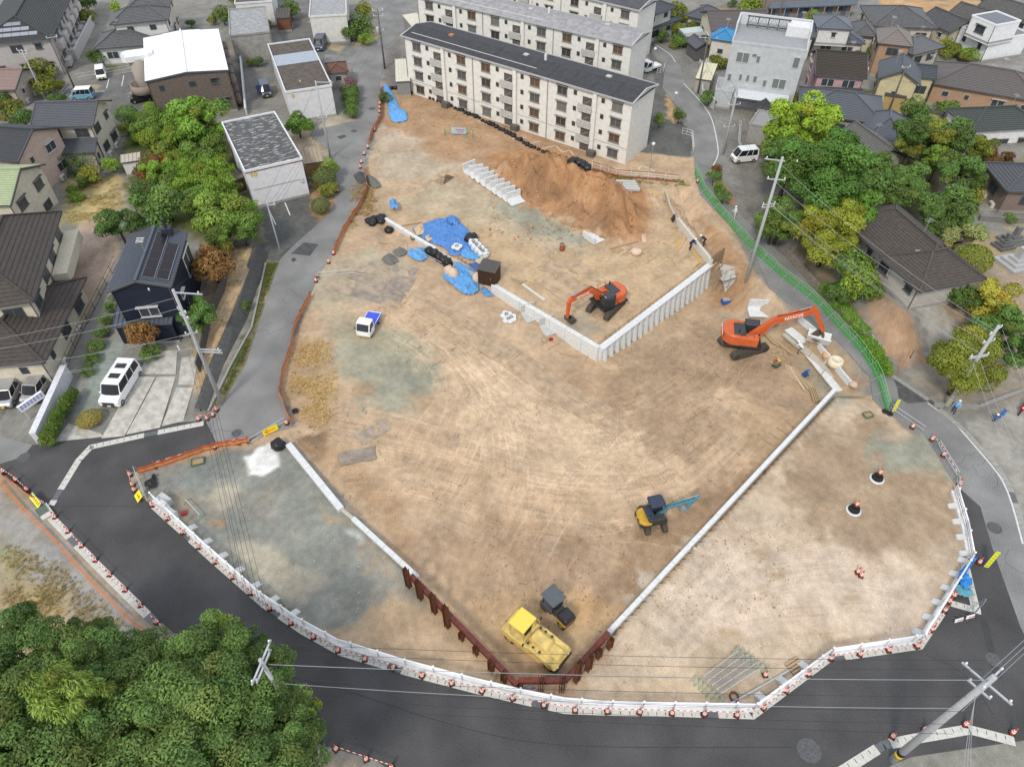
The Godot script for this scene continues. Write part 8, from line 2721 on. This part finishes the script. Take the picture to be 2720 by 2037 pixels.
func grass(n: String, label: String, px: Array, count: int, hgt: float, cols: Array):
	var pl := poly(px)
	var bb := Rect2(pl[0], Vector2.ZERO)
	for q in pl: bb = bb.expand(q)
	var mb := MB.new()
	for i in 7:
		var a := TAU * i / 7.0
		var d := Vector3(cos(a), 0, sin(a))
		var s := Vector3(-sin(a), 0, cos(a)) * .07
		mb.tri(d * .1 - s, d * (.5 + .2 * (i % 2)) + Vector3(0, 1.0 - .25 * (i % 3), 0), d * .1 + s)
	var list := []
	for i in count * 4:
		var p := Vector2(rng.randf_range(bb.position.x, bb.end.x), rng.randf_range(bb.position.y, bb.end.y))
		if not inside(p, pl) or seg_dist(p, pl, true) < rng.randf() * rng.randf() * 4.0 or fn.get_noise_2d(p.x * 12, p.y * 12) < rng.randf_range(-.35, .1): continue
		list.append(p)
		if list.size() >= count: break
	var mm := MultiMesh.new()
	mm.transform_format = MultiMesh.TRANSFORM_3D
	mm.use_colors = true
	mm.mesh = mb.done()
	mm.instance_count = list.size()
	for i in list.size():
		var s := hgt * rng.randf_range(.5, 1.4)
		mm.set_instance_transform(i, Transform3D(Basis.from_euler(Vector3(rng.randf_range(-.3, .3), rng.randf() * TAU, rng.randf_range(-.3, .3))) * Basis.from_scale(Vector3(s * 1.4, s, s * 1.4)), Vector3(list[i].x, hh(list[i].x, list[i].y), list[i].y)))
		mm.set_instance_color(i, cols[rng.randi() % cols.size()] * rng.randf_range(.8, 1.2))
	var mi := MultiMeshInstance3D.new()
	mi.multimesh = mm
	mi.material_override = vmat(.9)
	mi.name = numbered(n)
	add_child(mi)
	mi.set_meta("kind", "stuff")
	mi.set_meta("label", label)
	mi.set_meta("category", "grass")

func build_green():
	var G := Color(.175, .265, .065)
	var D := Color(.115, .185, .055)
	var L := Color(.27, .40, .075)
	var Y := Color(.36, .39, .08)
	var F := Color(.115, .195, .065)
	var R := Color(.33, .17, .07)
	# wood in the lower left corner
	var wl := ["dark green broadleaf tree in the wood beside the bottom road", "pale green bamboo like tree in the lower wood"]
	var wood := [[50, 1730, 8, 3.0], [160, 1790, 8, 2.8], [330, 1765, 7.5, 2.6], [450, 1790, 8, 2.8], [560, 1760, 8.5, 3.0], [630, 1830, 8, 2.9], [300, 1890, 9, 3.2], [90, 1880, 9, 3.0], [480, 1920, 9, 3.4], [640, 1950, 8, 3.0], [720, 1910, 7, 2.4], [200, 1990, 9, 3.2], [390, 2010, 9, 3.2], [570, 2030, 9, 3.2], [740, 2010, 7.5, 2.6], [40, 2020, 9, 3.2], [-20, 1900, 8, 3.0], [260, 1700, 5, 1.6], [660, 1740, 5, 1.8], [150, 2080, 9, 3.4], [480, 2090, 9, 3.4], [730, 2080, 8, 3.0]]
	wood.append_array([[700, 1800, 7, 2.2], [770, 1960, 6, 2.0], [540, 1850, 9, 2.6], [390, 1850, 8.5, 2.6], [200, 1720, 6, 2.0]])
	for q in wood: tree(wl[0], q[0], q[1], q[2], q[3], F.lerp(Color(.19, .28, .09), rng.randf()), "fore", "broadleaf_tree", .95, "trees of the lower wood")
	tree(wl[1], 190, 1840, 11, 2.0, Color(.33, .42, .11), "weep", "bamboo_tree", 1.3)
	tree("young lime green tree at the road edge of the lower wood", 800, 1880, 6, 1.2, Color(.32, .43, .08), "small", "broadleaf_tree", 1.4)
	tree("lime green tipped tree at the top of the lower wood", 588, 1668, 7, 1.1, Color(.32, .43, .08), "small", "broadleaf_tree", 1.3)
	# left gardens
	for q in [[335, 304, 1.5], [370, 318, 1.4], [400, 288, 1.2], [410, 303, 1.3], [388, 328, 1.3], [376, 345, 1.2], [402, 362, 1.9], [418, 352, 1.4], [370, 360, 1.1]]: tree("clipped rounded shrub in the billowing garden hedge", q[0], q[1], 1.6, q[2], L * .85 if q[0] > 365 else D * 1.2, "clip", "clipped_shrub", .95, "clipped garden shrubs")
	tree("large bright green tree before the brown tiled building", 520, 330, 4, 4.3, Color(.21, .34, .06))
	for q in [[470, 370, 3, 2.6, L], [535, 405, 3.2, 3.0, G], [565, 450, 3.2, 2.8, L], [480, 425, 2.4, 2.2, Y * .8], [520, 480, 3, 2.8, L], [585, 505, 3, 2.6, L], [585, 560, 3.4, 3.2, Color(.28, .38, .08)], [640, 600, 2.6, 2.6, G], [650, 560, 2.4, 2.0, L], [600, 610, 2.6, 2.4, G]]: tree("feathery light green tree in the thicket behind the navy house", q[0], q[1], q[2], q[3], q[4], "weep" if q[4] == L else "big", "thicket_tree", .9, "thicket behind the navy house")
	for q in [[405, 450, 2, 1.9, R * .7], [430, 415, 2, 1.7, Y * .6], [470, 485, 2, 2.0, G], [400, 560, 2.2, 2.6, D * 1.3], [445, 550, 2.2, 2.2, D * 1.5], [385, 500, 1.5, 1.6, D]]: tree("dull olive shrub at the edge of the thicket", q[0], q[1], q[2], q[3], q[4], "small", "thicket_shrub", .9, "shrubs at the thicket edge")
	tree("dark green round tree at the top of the terracotta yard", 310, 595, 2.6, 2.6, Color(.105, .175, .05))
	tree("dark box clipped hedge before the grey tile house", 213, 434, 1.4, 1.7, D, "box", "hedge", .8)
	tree("rust brown withered maple beside the navy house", 565, 712, 2.4, 1.8, R, "small", "maple_tree", 1.1)
	tree("smaller rust brown maple behind the withered one", 552, 680, 2.4, 1.2, R, "small", "maple_tree", 1.0)
	tree("olive shrub behind the rust brown maples", 585, 650, 1.6, 1.5, Y * .55, "small", "shrub")
	tree("green maple in front of the screen fence", 525, 830, 2.2, 2.0, Color(.14, .24, .07), "big", "maple_tree")
	tree("orange tinged maple before the navy front wing", 375, 888, 2.2, 1.3, R * 1.1, "small", "maple_tree", 1.2)
	tree("green shrub under the orange tinged maple", 398, 935, .8, .95, G, "small", "shrub")
	tree("small dark shrub on the sandy bank", 640, 785, .6, .7, D, "small", "shrub")
	for i in 9: tree("upright conifer in the hedge beside the plain white wall", 188 - i * 8, 1048 + i * 15, .9, .62, Color(.14, .22, .05), "small", "hedge", 1.5, "hedge conifers by the white wall")
	for i in 7: tree("low dark shrub along the terracotta yard railing", 305 - i * 13, 780 + i * 34, .5, .7, D * 1.2, "small", "shrub", .8, "shrubs along the yard railing")
	tree("dry yellow shrub on the corner of the driveway", 236, 1112, .5, 1.1, Color(.30, .27, .08), "clip", "shrub", .6)
	tree("round dull green bush beside the wooden shack", 858, 470, 1.4, 1.7, Color(.13, .18, .07), "clip", "shrub")
	tree("bright shrub behind the round roadside bush", 876, 448, 1.5, 1.1, L, "small", "shrub", 1.2)
	tree("small round bush at the parking lot corner", 851, 546, .9, 1.3, Color(.14, .16, .07), "clip", "shrub", .8)
	tree("green tree before the white block with brown roof", 790, 330, 2, 2.3, Color(.16, .28, .06))
	tree("pink blossoming shrub beside the road", 926, 222, 1.5, 1.3, Color(.36, .16, .24), "small", "flowering_shrub")
	for q in [[930, 242, 1.3], [932, 258, 1.3], [935, 276, 1.1], [934, 296, 1.1]]: tree("dark shrub in the row along the brick kerb", q[0], q[1], 1.0, q[2], D * 1.2, "small", "shrub", .9, "shrubs along the brick kerb")
	for q in [[954, 72, 2.2, D], [932, 82, 1.8, D], [966, 26, 1.5, Y * .7], [771, 24, 1.6, D], [228, 12, 1.8, D], [228, 40, 1.6, Y * .7], [104, 184, 2.4, Y * .8], [122, 222, 2.0, Y * .6], [150, 268, 1.4, D], [250, 148, 1.4, D], [305, 20, 1.2, L], [590, 40, 1.6, D], [20, 290, 2.0, Y * .6], [60, 320, 1.6, D], [735, 150, .9, D], [10, 262, 1.0, D]]: tree("small garden tree among the left hand houses", q[0], q[1], 1.8, q[2], q[3], "small", "garden_tree", .9, "garden trees on the left")
	for i in 16:
		var t := rng.randf()
		tree("bright feathery tree filling the green belt beside the white block", 410 + t * 190 + rng.randf_range(-60, 40), 340 + t * 240 + rng.randf_range(-40, 40), 2.4, rng.randf_range(1.6, 2.6), [L, G, Color(.24, .34, .07), Color(.2, .3, .06)][i % 4], "weep" if i % 3 == 0 else "big", "thicket_tree", .9, "green belt trees")
	for i in 10: tree("green tree filling the clump over the roadside bank", rng.randf_range(2060, 2290), rng.randf_range(380, 600), rng.randf_range(3, 5), rng.randf_range(2.2, 3.2), [G, Color(.14, .26, .05), Y * .8][i % 3], "big", "clump_tree", .9, "roadside clump trees")
	for k in places.size():
		if places[k].size() > 2 and places[k][2] > 5:
			var c: Vector3 = places[k][0]
			for e in 3:
				var a := rng.randf() * TAU
				var q: Vector3 = c + Vector3(cos(a), 0, sin(a)) * (places[k][2] * .62 + 1.2)
				if q.z > -70: continue
				var bad := false
				for rd in roads: bad = bad or inside(Vector2(q.x, q.z), rd)
				for m in places: bad = bad or Vector2(m[0].x - q.x, m[0].z - q.z).length() < m[2] * .45 + .8
				if bad: continue
				shrub_at(q, rng.randf_range(.7, 1.5), [D, G, L, Y * .7][rng.randi() % 4], places[k][1])
	# right side
	tree("bright yellow green tree beside the tall grey house", 2135, 322, 6, 4.4, Color(.34, .46, .06))
	tree("lower limb crown of the bright yellow green tree", 2090, 370, 4, 3.0, Color(.28, .42, .06))
	tree("broad dark green tree over the roadside bank", 2190, 450, 6, 5.6, Color(.13, .25, .06), "fore")
	tree("dark green tree at the back of the roadside trees", 2255, 470, 5, 4.0, Color(.115, .19, .055))
	tree("dark green tree behind the tall pole", 2100, 440, 5, 3.2, Color(.125, .205, .055))
	tree("yellow green maple over the hedge bank", 2222, 580, 4.5, 4.2, Color(.36, .38, .06), "fore")
	tree("small green tree under the yellow maple by the lane", 2060, 590, 3, 2.4, Color(.14, .22, .06))
	for q in [[2270, 690, 2.2, G], [2300, 735, 2.0, L * .8], [2255, 730, 1.5, D]]: tree("leafy shrub spilling over the stone bank", q[0], q[1], 1.6, q[2], q[3], "small", "shrub", .9, "shrubs on the stone bank")
	for q in [[2435, 345, 5, 2.4, D], [2490, 350, 4.5, 2.4, Y * .8], [2545, 360, 4.5, 2.8, D * 1.2], [2410, 390, 3, 1.8, Y * .7], [2500, 400, 2, 2.4, D], [2395, 505, 3, 3.0, D * 1.2], [2420, 470, 3, 2.2, D * 1.4], [2545, 450, 4, 2.8, D * 1.3], [2495, 425, 3, 2.0, L * .7], [2530, 555, 3.2, 3.2, D * 1.2], [2490, 590, 2.4, 2.2, D], [2610, 400, 2.5, 2.2, Y * .55], [2650, 420, 2.5, 1.8, R * .6], [2580, 470, 2.5, 2.0, D], [2330, 440, 2.5, 2.2, D * 1.4]]: tree("dark garden evergreen between the right hand houses", q[0], q[1], q[2], q[3], q[4], "big", "evergreen_tree", .95, "garden evergreens on the right")
	tree("pale flowering round tree beside the old brown house", 2552, 625, 2.4, 2.6, Color(.36, .37, .17))
	tree("yellow green clipped bush by the graves", 2588, 688, 1.4, 1.9, Color(.33, .35, .07), "clip", "shrub")
	tree("yellow leaved tree at the right edge", 2645, 800, 3, 2.8, Color(.48, .42, .08))
	tree("dark green tree behind the banded pole", 2665, 890, 3.5, 3.2, Color(.11, .19, .05))
	tree("olive yellow maple overhanging the road by the banded pole", 2575, 965, 4, 3.9, Color(.29, .31, .06), "fore")
	tree("dark shrub under the old brown house eaves", 2560, 775, 1.2, 1.6, D, "small", "shrub")
	for q in [[1996, 22, 2.4, L * .8], [1812, 104, 1.6, D * 1.5], [1914, 160, 1.5, Y * .6], [1886, 258, 1.3, D * 1.3], [1752, 318, 1.0, G], [1804, 306, 1.0, D], [2526, 132, 1.7, Y * .7], [2430, 290, 1.8, D * 1.4], [2516, 290, 1.6, G], [2120, 262, 1.6, Y], [2300, 104, 1.3, L], [1800, 30, 1.8, Y * .6], [2160, 48, 1.4, L], [2700, 50, 2.0, G], [1840, 70, 1.2, Y * .7], [2640, 8, 2.2, D], [1898, 470, .9, D * 1.3], [1910, 500, .9, G], [1925, 520, .9, D * 1.3], [1905, 450, .7, R * .6], [1760, 95, 1.1, D]]: tree("small garden tree among the right hand houses", q[0], q[1], 1.3, q[2], q[3], "small", "garden_tree", .9, "garden trees on the right")
	for i in 22: tree("bright green hedge plant along the top of the bank", 2205 + i * 7.2, 742 + i * 11.4, .5, .72, Color(.19, .34, .06), "small", "hedge", 1.0, "hedge on the bank")
	# grass and weeds
	grass("dry_grass", "tall dry golden grass on the bank beside the left lane", [760, 960, 790, 890, 880, 900, 900, 1010, 890, 1100, 860, 1160, 800, 1120, 752, 1050], 1400, .17, [Color(.56, .38, .15), Color(.64, .47, .22), Color(.50, .34, .13)])
	grass("weeds", "dry straw and green weeds on the vacant left lot", [180, 470, 320, 470, 330, 560, 300, 640, 180, 620], 2200, .2, [Color(.52, .36, .17), Color(.28, .28, .09), Color(.5, .4, .2)])
	grass("weeds", "brown weeds on the gravel verge above the lower wood", [0, 1420, 160, 1490, 420, 1720, 300, 1790, 0, 1720], 4000, .16, [Color(.42, .29, .12), Color(.34, .27, .13), Color(.2, .2, .08)])
	grass("verge_plants", "low planting on the verge of the left lane", [706, 700, 735, 700, 715, 760, 648, 960, 590, 1070, 560, 1090, 614, 975, 668, 875], 3000, .22, [Color(.10, .14, .04), Color(.20, .15, .06), Color(.12, .18, .04)])
	grass("weeds", "tufts of green weeds along the pipe fence and field edges", [1540, 452, 1830, 478, 1830, 498, 1560, 480], 700, .25, [Color(.14, .22, .05), Color(.3, .27, .1)])
	grass("weeds", "green weeds by the left guard fence and gravel", [690, 1560, 740, 1590, 800, 1640, 780, 1650, 700, 1590], 260, .2, [Color(.14, .24, .05)])
	grass("weeds", "sparse weeds on the haul road bank", [930, 480, 1010, 500, 1000, 570, 930, 620], 500, .3, [Color(.40, .28, .12), Color(.36, .25, .1)])
	grass("weeds", "straw and weeds over the sandy bank by the navy house", [560, 650, 690, 660, 640, 850, 540, 1070, 500, 1080, 560, 830], 900, .14, [Color(.46, .34, .18), Color(.3, .26, .1)])
	grass("weeds", "mixed weeds in the plots above the right bank", [2330, 400, 2480, 420, 2440, 640, 2360, 560], 1500, .2, [Color(.2, .22, .06), Color(.34, .27, .12)])

# ------------------------------------------------------------------ poles and overhead lines
func pole(label: String, u: float, v: float, h: float, arms: Array, r := .15, wood := false, yaw := 0.0) -> Vector3:
	var p := gp(u, v) if v < 3000 else hp(690, 1752, 12) * Vector3(1, 0, 1)
	var o := thing("utility_pole", label, "utility pole", p, yaw)
	var mb := MB.new(true)
	mb.tube(Vector3(0, -.2, 0), Vector3(0, h, 0), r, r * .62, 12)
	part(o, "shaft", mb, mt(.16, .13, .11) if wood else mt(.42, .43, .44, .8, 0, 1, 2))
	var st := mt(.55, .57, .6, .4, .5, 0)
	for a in arms:      # height, half length, direction
		var d := Vector3(cos(a[2]), 0, -sin(a[2]))
		mb = MB.new()
		mb.bar(Vector3(0, a[0], 0) - d * a[1] * (a[3] if a.size() > 3 else 1.0), Vector3(0, a[0], 0) + d * a[1], .09, .09)
		part(o, "cross_arm", mb, st)
		for s in [-1, 0, 1]:
			if s == 0: continue
			mb = MB.new(true)
			mb.lathe([[.03, 0], [.07, .05], [.05, .12], [.07, .16], [.03, .25]], 8, Vector3(0, a[0] + .04, 0) + d * a[1] * .88 * s)
			part(o, "insulator", mb, mt(.7, .71, .72, .3, 0, 0))
	return p
func wire(a: Vector3, b: Vector3, sag: float, r: float, label: String, dark := true):
	var mb := MB.new()
	var pts := []
	for i in 13:
		var t := i / 12.0
		pts.append(a.lerp(b, t) - a - Vector3(0, sag * 4 * t * (1 - t), 0))
	mb.path(pts, r, 5)
	solo("overhead_wire", mb, mt(.03, .03, .032, .6, 0, 0) if dark else mt(.38, .40, .42, .5, .3, 0), label, "wire", a, 0, label)
func build_cables():
	var A := pole("thick leaning looking concrete pole with yellow black band at the lower road", 2372, 2020, 13.0, [[12.2, 1.3, 2.2], [12.7, .9, .6], [11.4, .6, 2.2]], .24)
	for k in 2: solo("pole_band", _ring(.25, .35), mt(.65, .45, .02, .6) if k == 0 else mt(.02, .02, .02, .6), "yellow wrap band on the lower road pole" if k == 0 else "black wrap band on the lower road pole", "band", A + Vector3(0, .9 + k * .4, 0))
	var B := pole("grey concrete pole with ringed foot beside the traffic guard", 2512, 1084, 10.0, [[9.4, .9, .6], [8.2, .6, .3], [6.6, .9, .2], [6.4, .9, .2]], .2)
	for k in 4: solo("pole_band", _ring(.215, .07), mt(.55, .5, .25, .6), "pale ring on the banded pole foot", "band", B + Vector3(0, .5 + k * .25, 0), 0, "rings on the banded pole")
	var C := pole("tall grey pole with wide cross arms beside the navy house", 589, 1071, 13.2, [[12.9, 2.3, -.1, .0], [11.0, .5, 2.6], [10.4, .5, 2.6], [8.6, .5, .3], [6.8, 2.0, -.08, .1], [6.5, 2.0, -.08, .1]], .19)
	var Dp := pole("tall grey pole standing at the trench corner by the green fence", 1982, 748, 15.0, [[14.6, 1.6, 2.9, .2], [12.6, .9, 3.0], [9.8, .7, .2], [9.5, .7, .2]], .2)
	var E := pole("tall pale pole with bent arm beside the white block", 878, 421, 10.6, [[10.4, 2.2, .0, .0], [5.8, .6, .2]], .15)
	var Fp := pole("thin grey pole on the lane edge by the small parking lot", 747, 678, 6.8, [[6.6, .9, 0, .0]], .09)
	var Gp := pole("dark wooden pole at the road bend", 1854, 248, 8.6, [[5.0, .7, .1], [4.8, .7, .1], [8.3, 1.4, 2.9, .2]], .15, true)
	var Hp := pole("grey pole with paired cross arms before the grey house", 1921, 408, 9.5, [[9.2, 1.1, .1], [6.9, .9, .2], [3.9, .8, .1]], .17)
	var Ip := pole("tall dark pole behind the tall grey house", 2060, 82, 8, [[7.7, .8, .2]], .13, true)
	var Jp := pole("dark pole in the parking lot lane", 196, 232, 8, [[7.6, .8, .4]], .13, true)
	var Kp := pole("grey pole among the left hand gardens", 118, 262, 7.4, [[7.2, .9, 2.9], [6.8, .7, 2.9]], .14)
	var Lp := pole("pole with grey transformer beside the upper road", 1022, 182, 9.2, [[9.0, .9, .1], [8.2, .8, .1], [6.0, .6, .1]], .16, true)
	var tf := MB.new(true)
	tf.lathe([[.2, 0], [.24, .05], [.24, .9], [.15, 1.0]], 12)
	solo("transformer", tf, mt(.42, .45, .48, .5), "grey transformer can hung on the upper road pole", "transformer", Lp + Vector3(-.35, 5.6, .1))
	var Mp := pole("dark wooden pole before the timbered house", 2358, 305, 7.2, [[7.0, .7, .2]], .14, true)
	var Np := pole("pole standing at the edge of the lower wood", 0, 9999, 12.0, [[11.7, 1.2, 1.4], [11.2, .9, 1.4]], .17)
	var up := func(p: Vector3, h: float, dx := 0.0, dz := 0.0) -> Vector3: return p + Vector3(dx, h, dz)
	var run := func(p: Vector3, hs: Array, q: Vector3, hq: Array, n: int, sp: float, sag: float, label: String, r := .011, dark := true):
		var d: Vector3 = (q - p).normalized()
		var s := Vector3(-d.z, 0, d.x)
		for i in n:
			var o := (i - (n - 1) * .5) * sp
			wire(p + Vector3(0, hs[i % hs.size()], 0) + s * o, q + Vector3(0, hq[i % hq.size()], 0) + s * o, sag * (1 + .2 * (i % 3)), r, label, dark)
	run.call(C, [12.9, 11, 10.4, 8.6, 6.8, 6.6], Np, [11.9, 11.7, 11.2, 10.6, 9.4, 9.0], 6, .35, .5, "overhead wire from the navy house pole to the lower wood pole")
	run.call(Np, [11.9, 11.6, 10.8, 9.6, 9.2, 8.8, 8.2], A, [12.8, 12.4, 12.0, 10.4, 9.2, 8.2, 7.6], 7, .3, .5, "overhead wire along the bottom road")
	wire(up.call(Np, 11.4, .3), up.call(A, 12.6), 0.5, .013, "pale overhead wire along the bottom road", false)
	wire(up.call(Np, 9.0, -.3), up.call(A, 8.8), .9, .013, "lower pale overhead wire along the bottom road", false)
	run.call(C, [12.9, 11.6, 8.6, 6.8, 6.5], hp(-260, 1010, 9), [3, 2, .5, -1.5, -2], 5, .4, .5, "overhead wire crossing the big brown roofed house", .012, false)
	run.call(C, [12.9, 6.9, 6.6], Fp, [6.7, 6.3, 6.0], 3, .4, .4, "overhead wire from the navy house pole up the lane")
	run.call(Fp, [6.6, 6.2, 6.0, 5.7], E, [9.8, 6.2, 6.0, 5.6], 4, .3, .4, "overhead wire over the white numbered block")
	run.call(E, [10.2, 6.0, 5.6], Lp, [8.8, 8.0, 6.0], 3, .4, .4, "overhead wire over the upper lane")
	run.call(Lp, [9.0, 8.2, 6.0], hp(1130, -120, 9), [0, -.8, -2], 3, .4, .4, "overhead wire leaving over the top edge")
	run.call(B, [9.9, 9.4, 8.2, 6.6, 6.3], Dp, [14.8, 12.6, 10.5, 9.7, 9.4], 5, .35, .7, "overhead wire along the right hand lane", .013, false)
	run.call(Dp, [14.8, 12.5, 9.8, 9.4], Hp, [9.3, 9.0, 6.9, 6.6], 4, .4, .5, "overhead wire over the green fence head")
	run.call(Hp, [9.3, 6.9, 6.5], Gp, [8.2, 5.0, 4.7], 3, .4, .3, "overhead wire along the upper right road")
	run.call(B, [9.6, 6.5, 6.2], hp(2830, 1330, 8), [1, -1.6, -2], 3, .5, .4, "overhead wire leaving over the scooters", .013, false)
	run.call(A, [12.4, 10.6, 9.0], hp(2900, 1560, 12), [0, -1.6, -3], 3, .4, .4, "overhead wire leaving past the lower right corner", .013, false)
	for k in 3: wire(up.call(A, 11.2 - k * .3, .1 * k), hp(2560 + k * 18, 2180, 6), .6, .013, "blue sleeved service wire dropping from the lower pole", false)
	run.call(Gp, [8.2, 5], Ip, [7.6, 6.8], 2, .4, .3, "overhead wire behind the tall grey house")
	run.call(Mp, [7.0, 6.6, 6.2], Hp, [6.9, 6.5, 6.2], 3, .3, .4, "overhead wire over the pink house")
	run.call(Mp, [7.0, 6.6], hp(2760, 130, 7), [0, -.4], 2, .4, .4, "overhead wire over the long tan roof")
	run.call(Jp, [7.6, 7.2], Kp, [7.1, 6.8], 2, .4, .2, "overhead wire over the left gardens")
	run.call(Jp, [7.6, 7.2, 6.8], hp(110, -80, 7), [0, -.4, -.8], 3, .4, .3, "overhead wire past the solar panel building")
func _ring(r: float, h: float) -> MB:
	var mb := MB.new(true)
	mb.lathe([[r - .03, 0], [r, 0], [r, h], [r - .03, h]], 14)
	return mb

func _ready():
	rng.seed = 7
	# ---- camera, sky, sun, exposure
	var cam := Camera3D.new()
	cam.name = "camera"
	cam.position = Vector3(0, CAMH, 0)
	cam.rotation = Vector3(-TILT, 0, 0)
	cam.fov = rad_to_deg(2 * atan(1018.5 / FPX))
	cam.near = .5
	cam.far = 2500
	add_child(cam)
	cam.current = true
	var sky := ProceduralSkyMaterial.new()
	sky.sky_top_color = Color(.86, .89, .94)
	sky.sky_horizon_color = Color(.90, .91, .93)
	sky.sky_curve = .2
	sky.ground_bottom_color = Color(.45, .43, .40)
	sky.ground_horizon_color = Color(.80, .81, .82)
	var env := Environment.new()
	env.background_mode = Environment.BG_SKY
	env.sky = Sky.new()
	env.sky.sky_material = sky
	env.background_energy_multiplier = .88
	env.tonemap_mode = Environment.TONE_MAPPER_LINEAR
	env.tonemap_exposure = 1.5
	env.sdfgi_enabled = true
	env.ssao_enabled = true
	env.ssil_enabled = true
	var we := WorldEnvironment.new()
	we.name = "world_environment"
	we.environment = env
	add_child(we)
	var sun := DirectionalLight3D.new()
	sun.name = "sun"
	sun.light_energy = .5
	sun.light_angular_distance = 10
	sun.light_color = Color(1, .97, .92)
	sun.shadow_enabled = true
	sun.rotation_degrees = Vector3(-46, -24, 0)
	add_child(sun)
	# ---- shared
	fn.seed = 3
	fn.frequency = .02
	fn.fractal_octaves = 4
	var bmx := BoxMesh.new()
	ubox = bmx
	weather = grey_tex(.01, .91, 1.02, 11)
	mottle = grey_tex(.008, .80, 1.08, 12, 6)
	BOWL = poly([1020, 590, 1593, 922, 1885, 700, 1960, 720, 2010, 745, 2050, 782, 2100, 815, 2150, 850, 2240, 925, 2310, 1003, 2318, 1055, 2225, 1045, 1612, 1683, 1560, 1730, 1520, 1790, 1380, 1815, 1250, 1690, 1108, 1535, 766, 1180, 790, 1120, 770, 1000, 800, 880, 900, 760, 990, 660])
	ROADEDGE = poly([1960, 700, 2010, 735, 2050, 782, 2100, 815, 2150, 850, 2240, 925, 2310, 1003, 2322, 1062])
	PLAT = poly([2010, 560, 2080, 670, 2160, 755, 2235, 836, 2300, 903, 2345, 945, 2400, 950, 2520, 905, 2620, 870, 2900, 860, 3000, 300, 2150, 410, 2080, 470])
	LOT = poly([525, 1096, 573, 969, 639, 842, 693, 678, 640, 620, 300, 470, -900, 470, -900, 1100, 0, 1110])
	MOUND = poly([1250, 462, 1300, 436, 1400, 424, 1560, 446, 1680, 496, 1730, 570, 1720, 640, 1640, 662, 1560, 630, 1480, 575, 1390, 548, 1320, 505])
	TRENCH = poly([1775, 515, 1800, 490, 1838, 500, 1870, 560, 1920, 640, 1965, 700, 1905, 700, 1850, 630, 1800, 560])
	DIRT = poly([1000, 240, 1250, 290, 1560, 440, 1830, 480, 1990, 740, 2310, 1003, 2330, 1070, 2540, 1290, 2570, 1480, 2470, 1690, 2200, 1740, 2000, 1890, 1500, 1880, 1080, 1780, 700, 1600, 420, 1360, 370, 1270, 660, 1190, 780, 1130, 760, 1000, 790, 880, 890, 700, 980, 540, 1000, 400])
	for c in [[1600, 960, 1.75], [1750, 860, 2.3], [1885, 770, 3.0], [2000, 900, 2.3], [2150, 1000, 2.3], [2215, 1050, 1.6], [1800, 1150, 1.5], [1600, 1400, 1.0], [1480, 1750, .9], [1400, 1500, .8], [1200, 1200, .6], [1000, 1350, .35], [1110, 1530, .5], [800, 1180, .1], [900, 1000, .05], [850, 850, 0], [1000, 690, .1], [1030, 610, .5], [1200, 720, .7], [1400, 850, 1.0], [1570, 940, 1.5], [1100, 850, .3], [1750, 1500, .8], [1640, 1650, .8], [1250, 1680, .7]]:
		CTRL.append([p2(c[0], c[1]), c[2]])
	build_ground()
	build_roads()
	build_site()
	build_fences()
	build_machines()
	build_town()
	build_green()
	build_cables()
	print("done ", Time.get_ticks_msec())
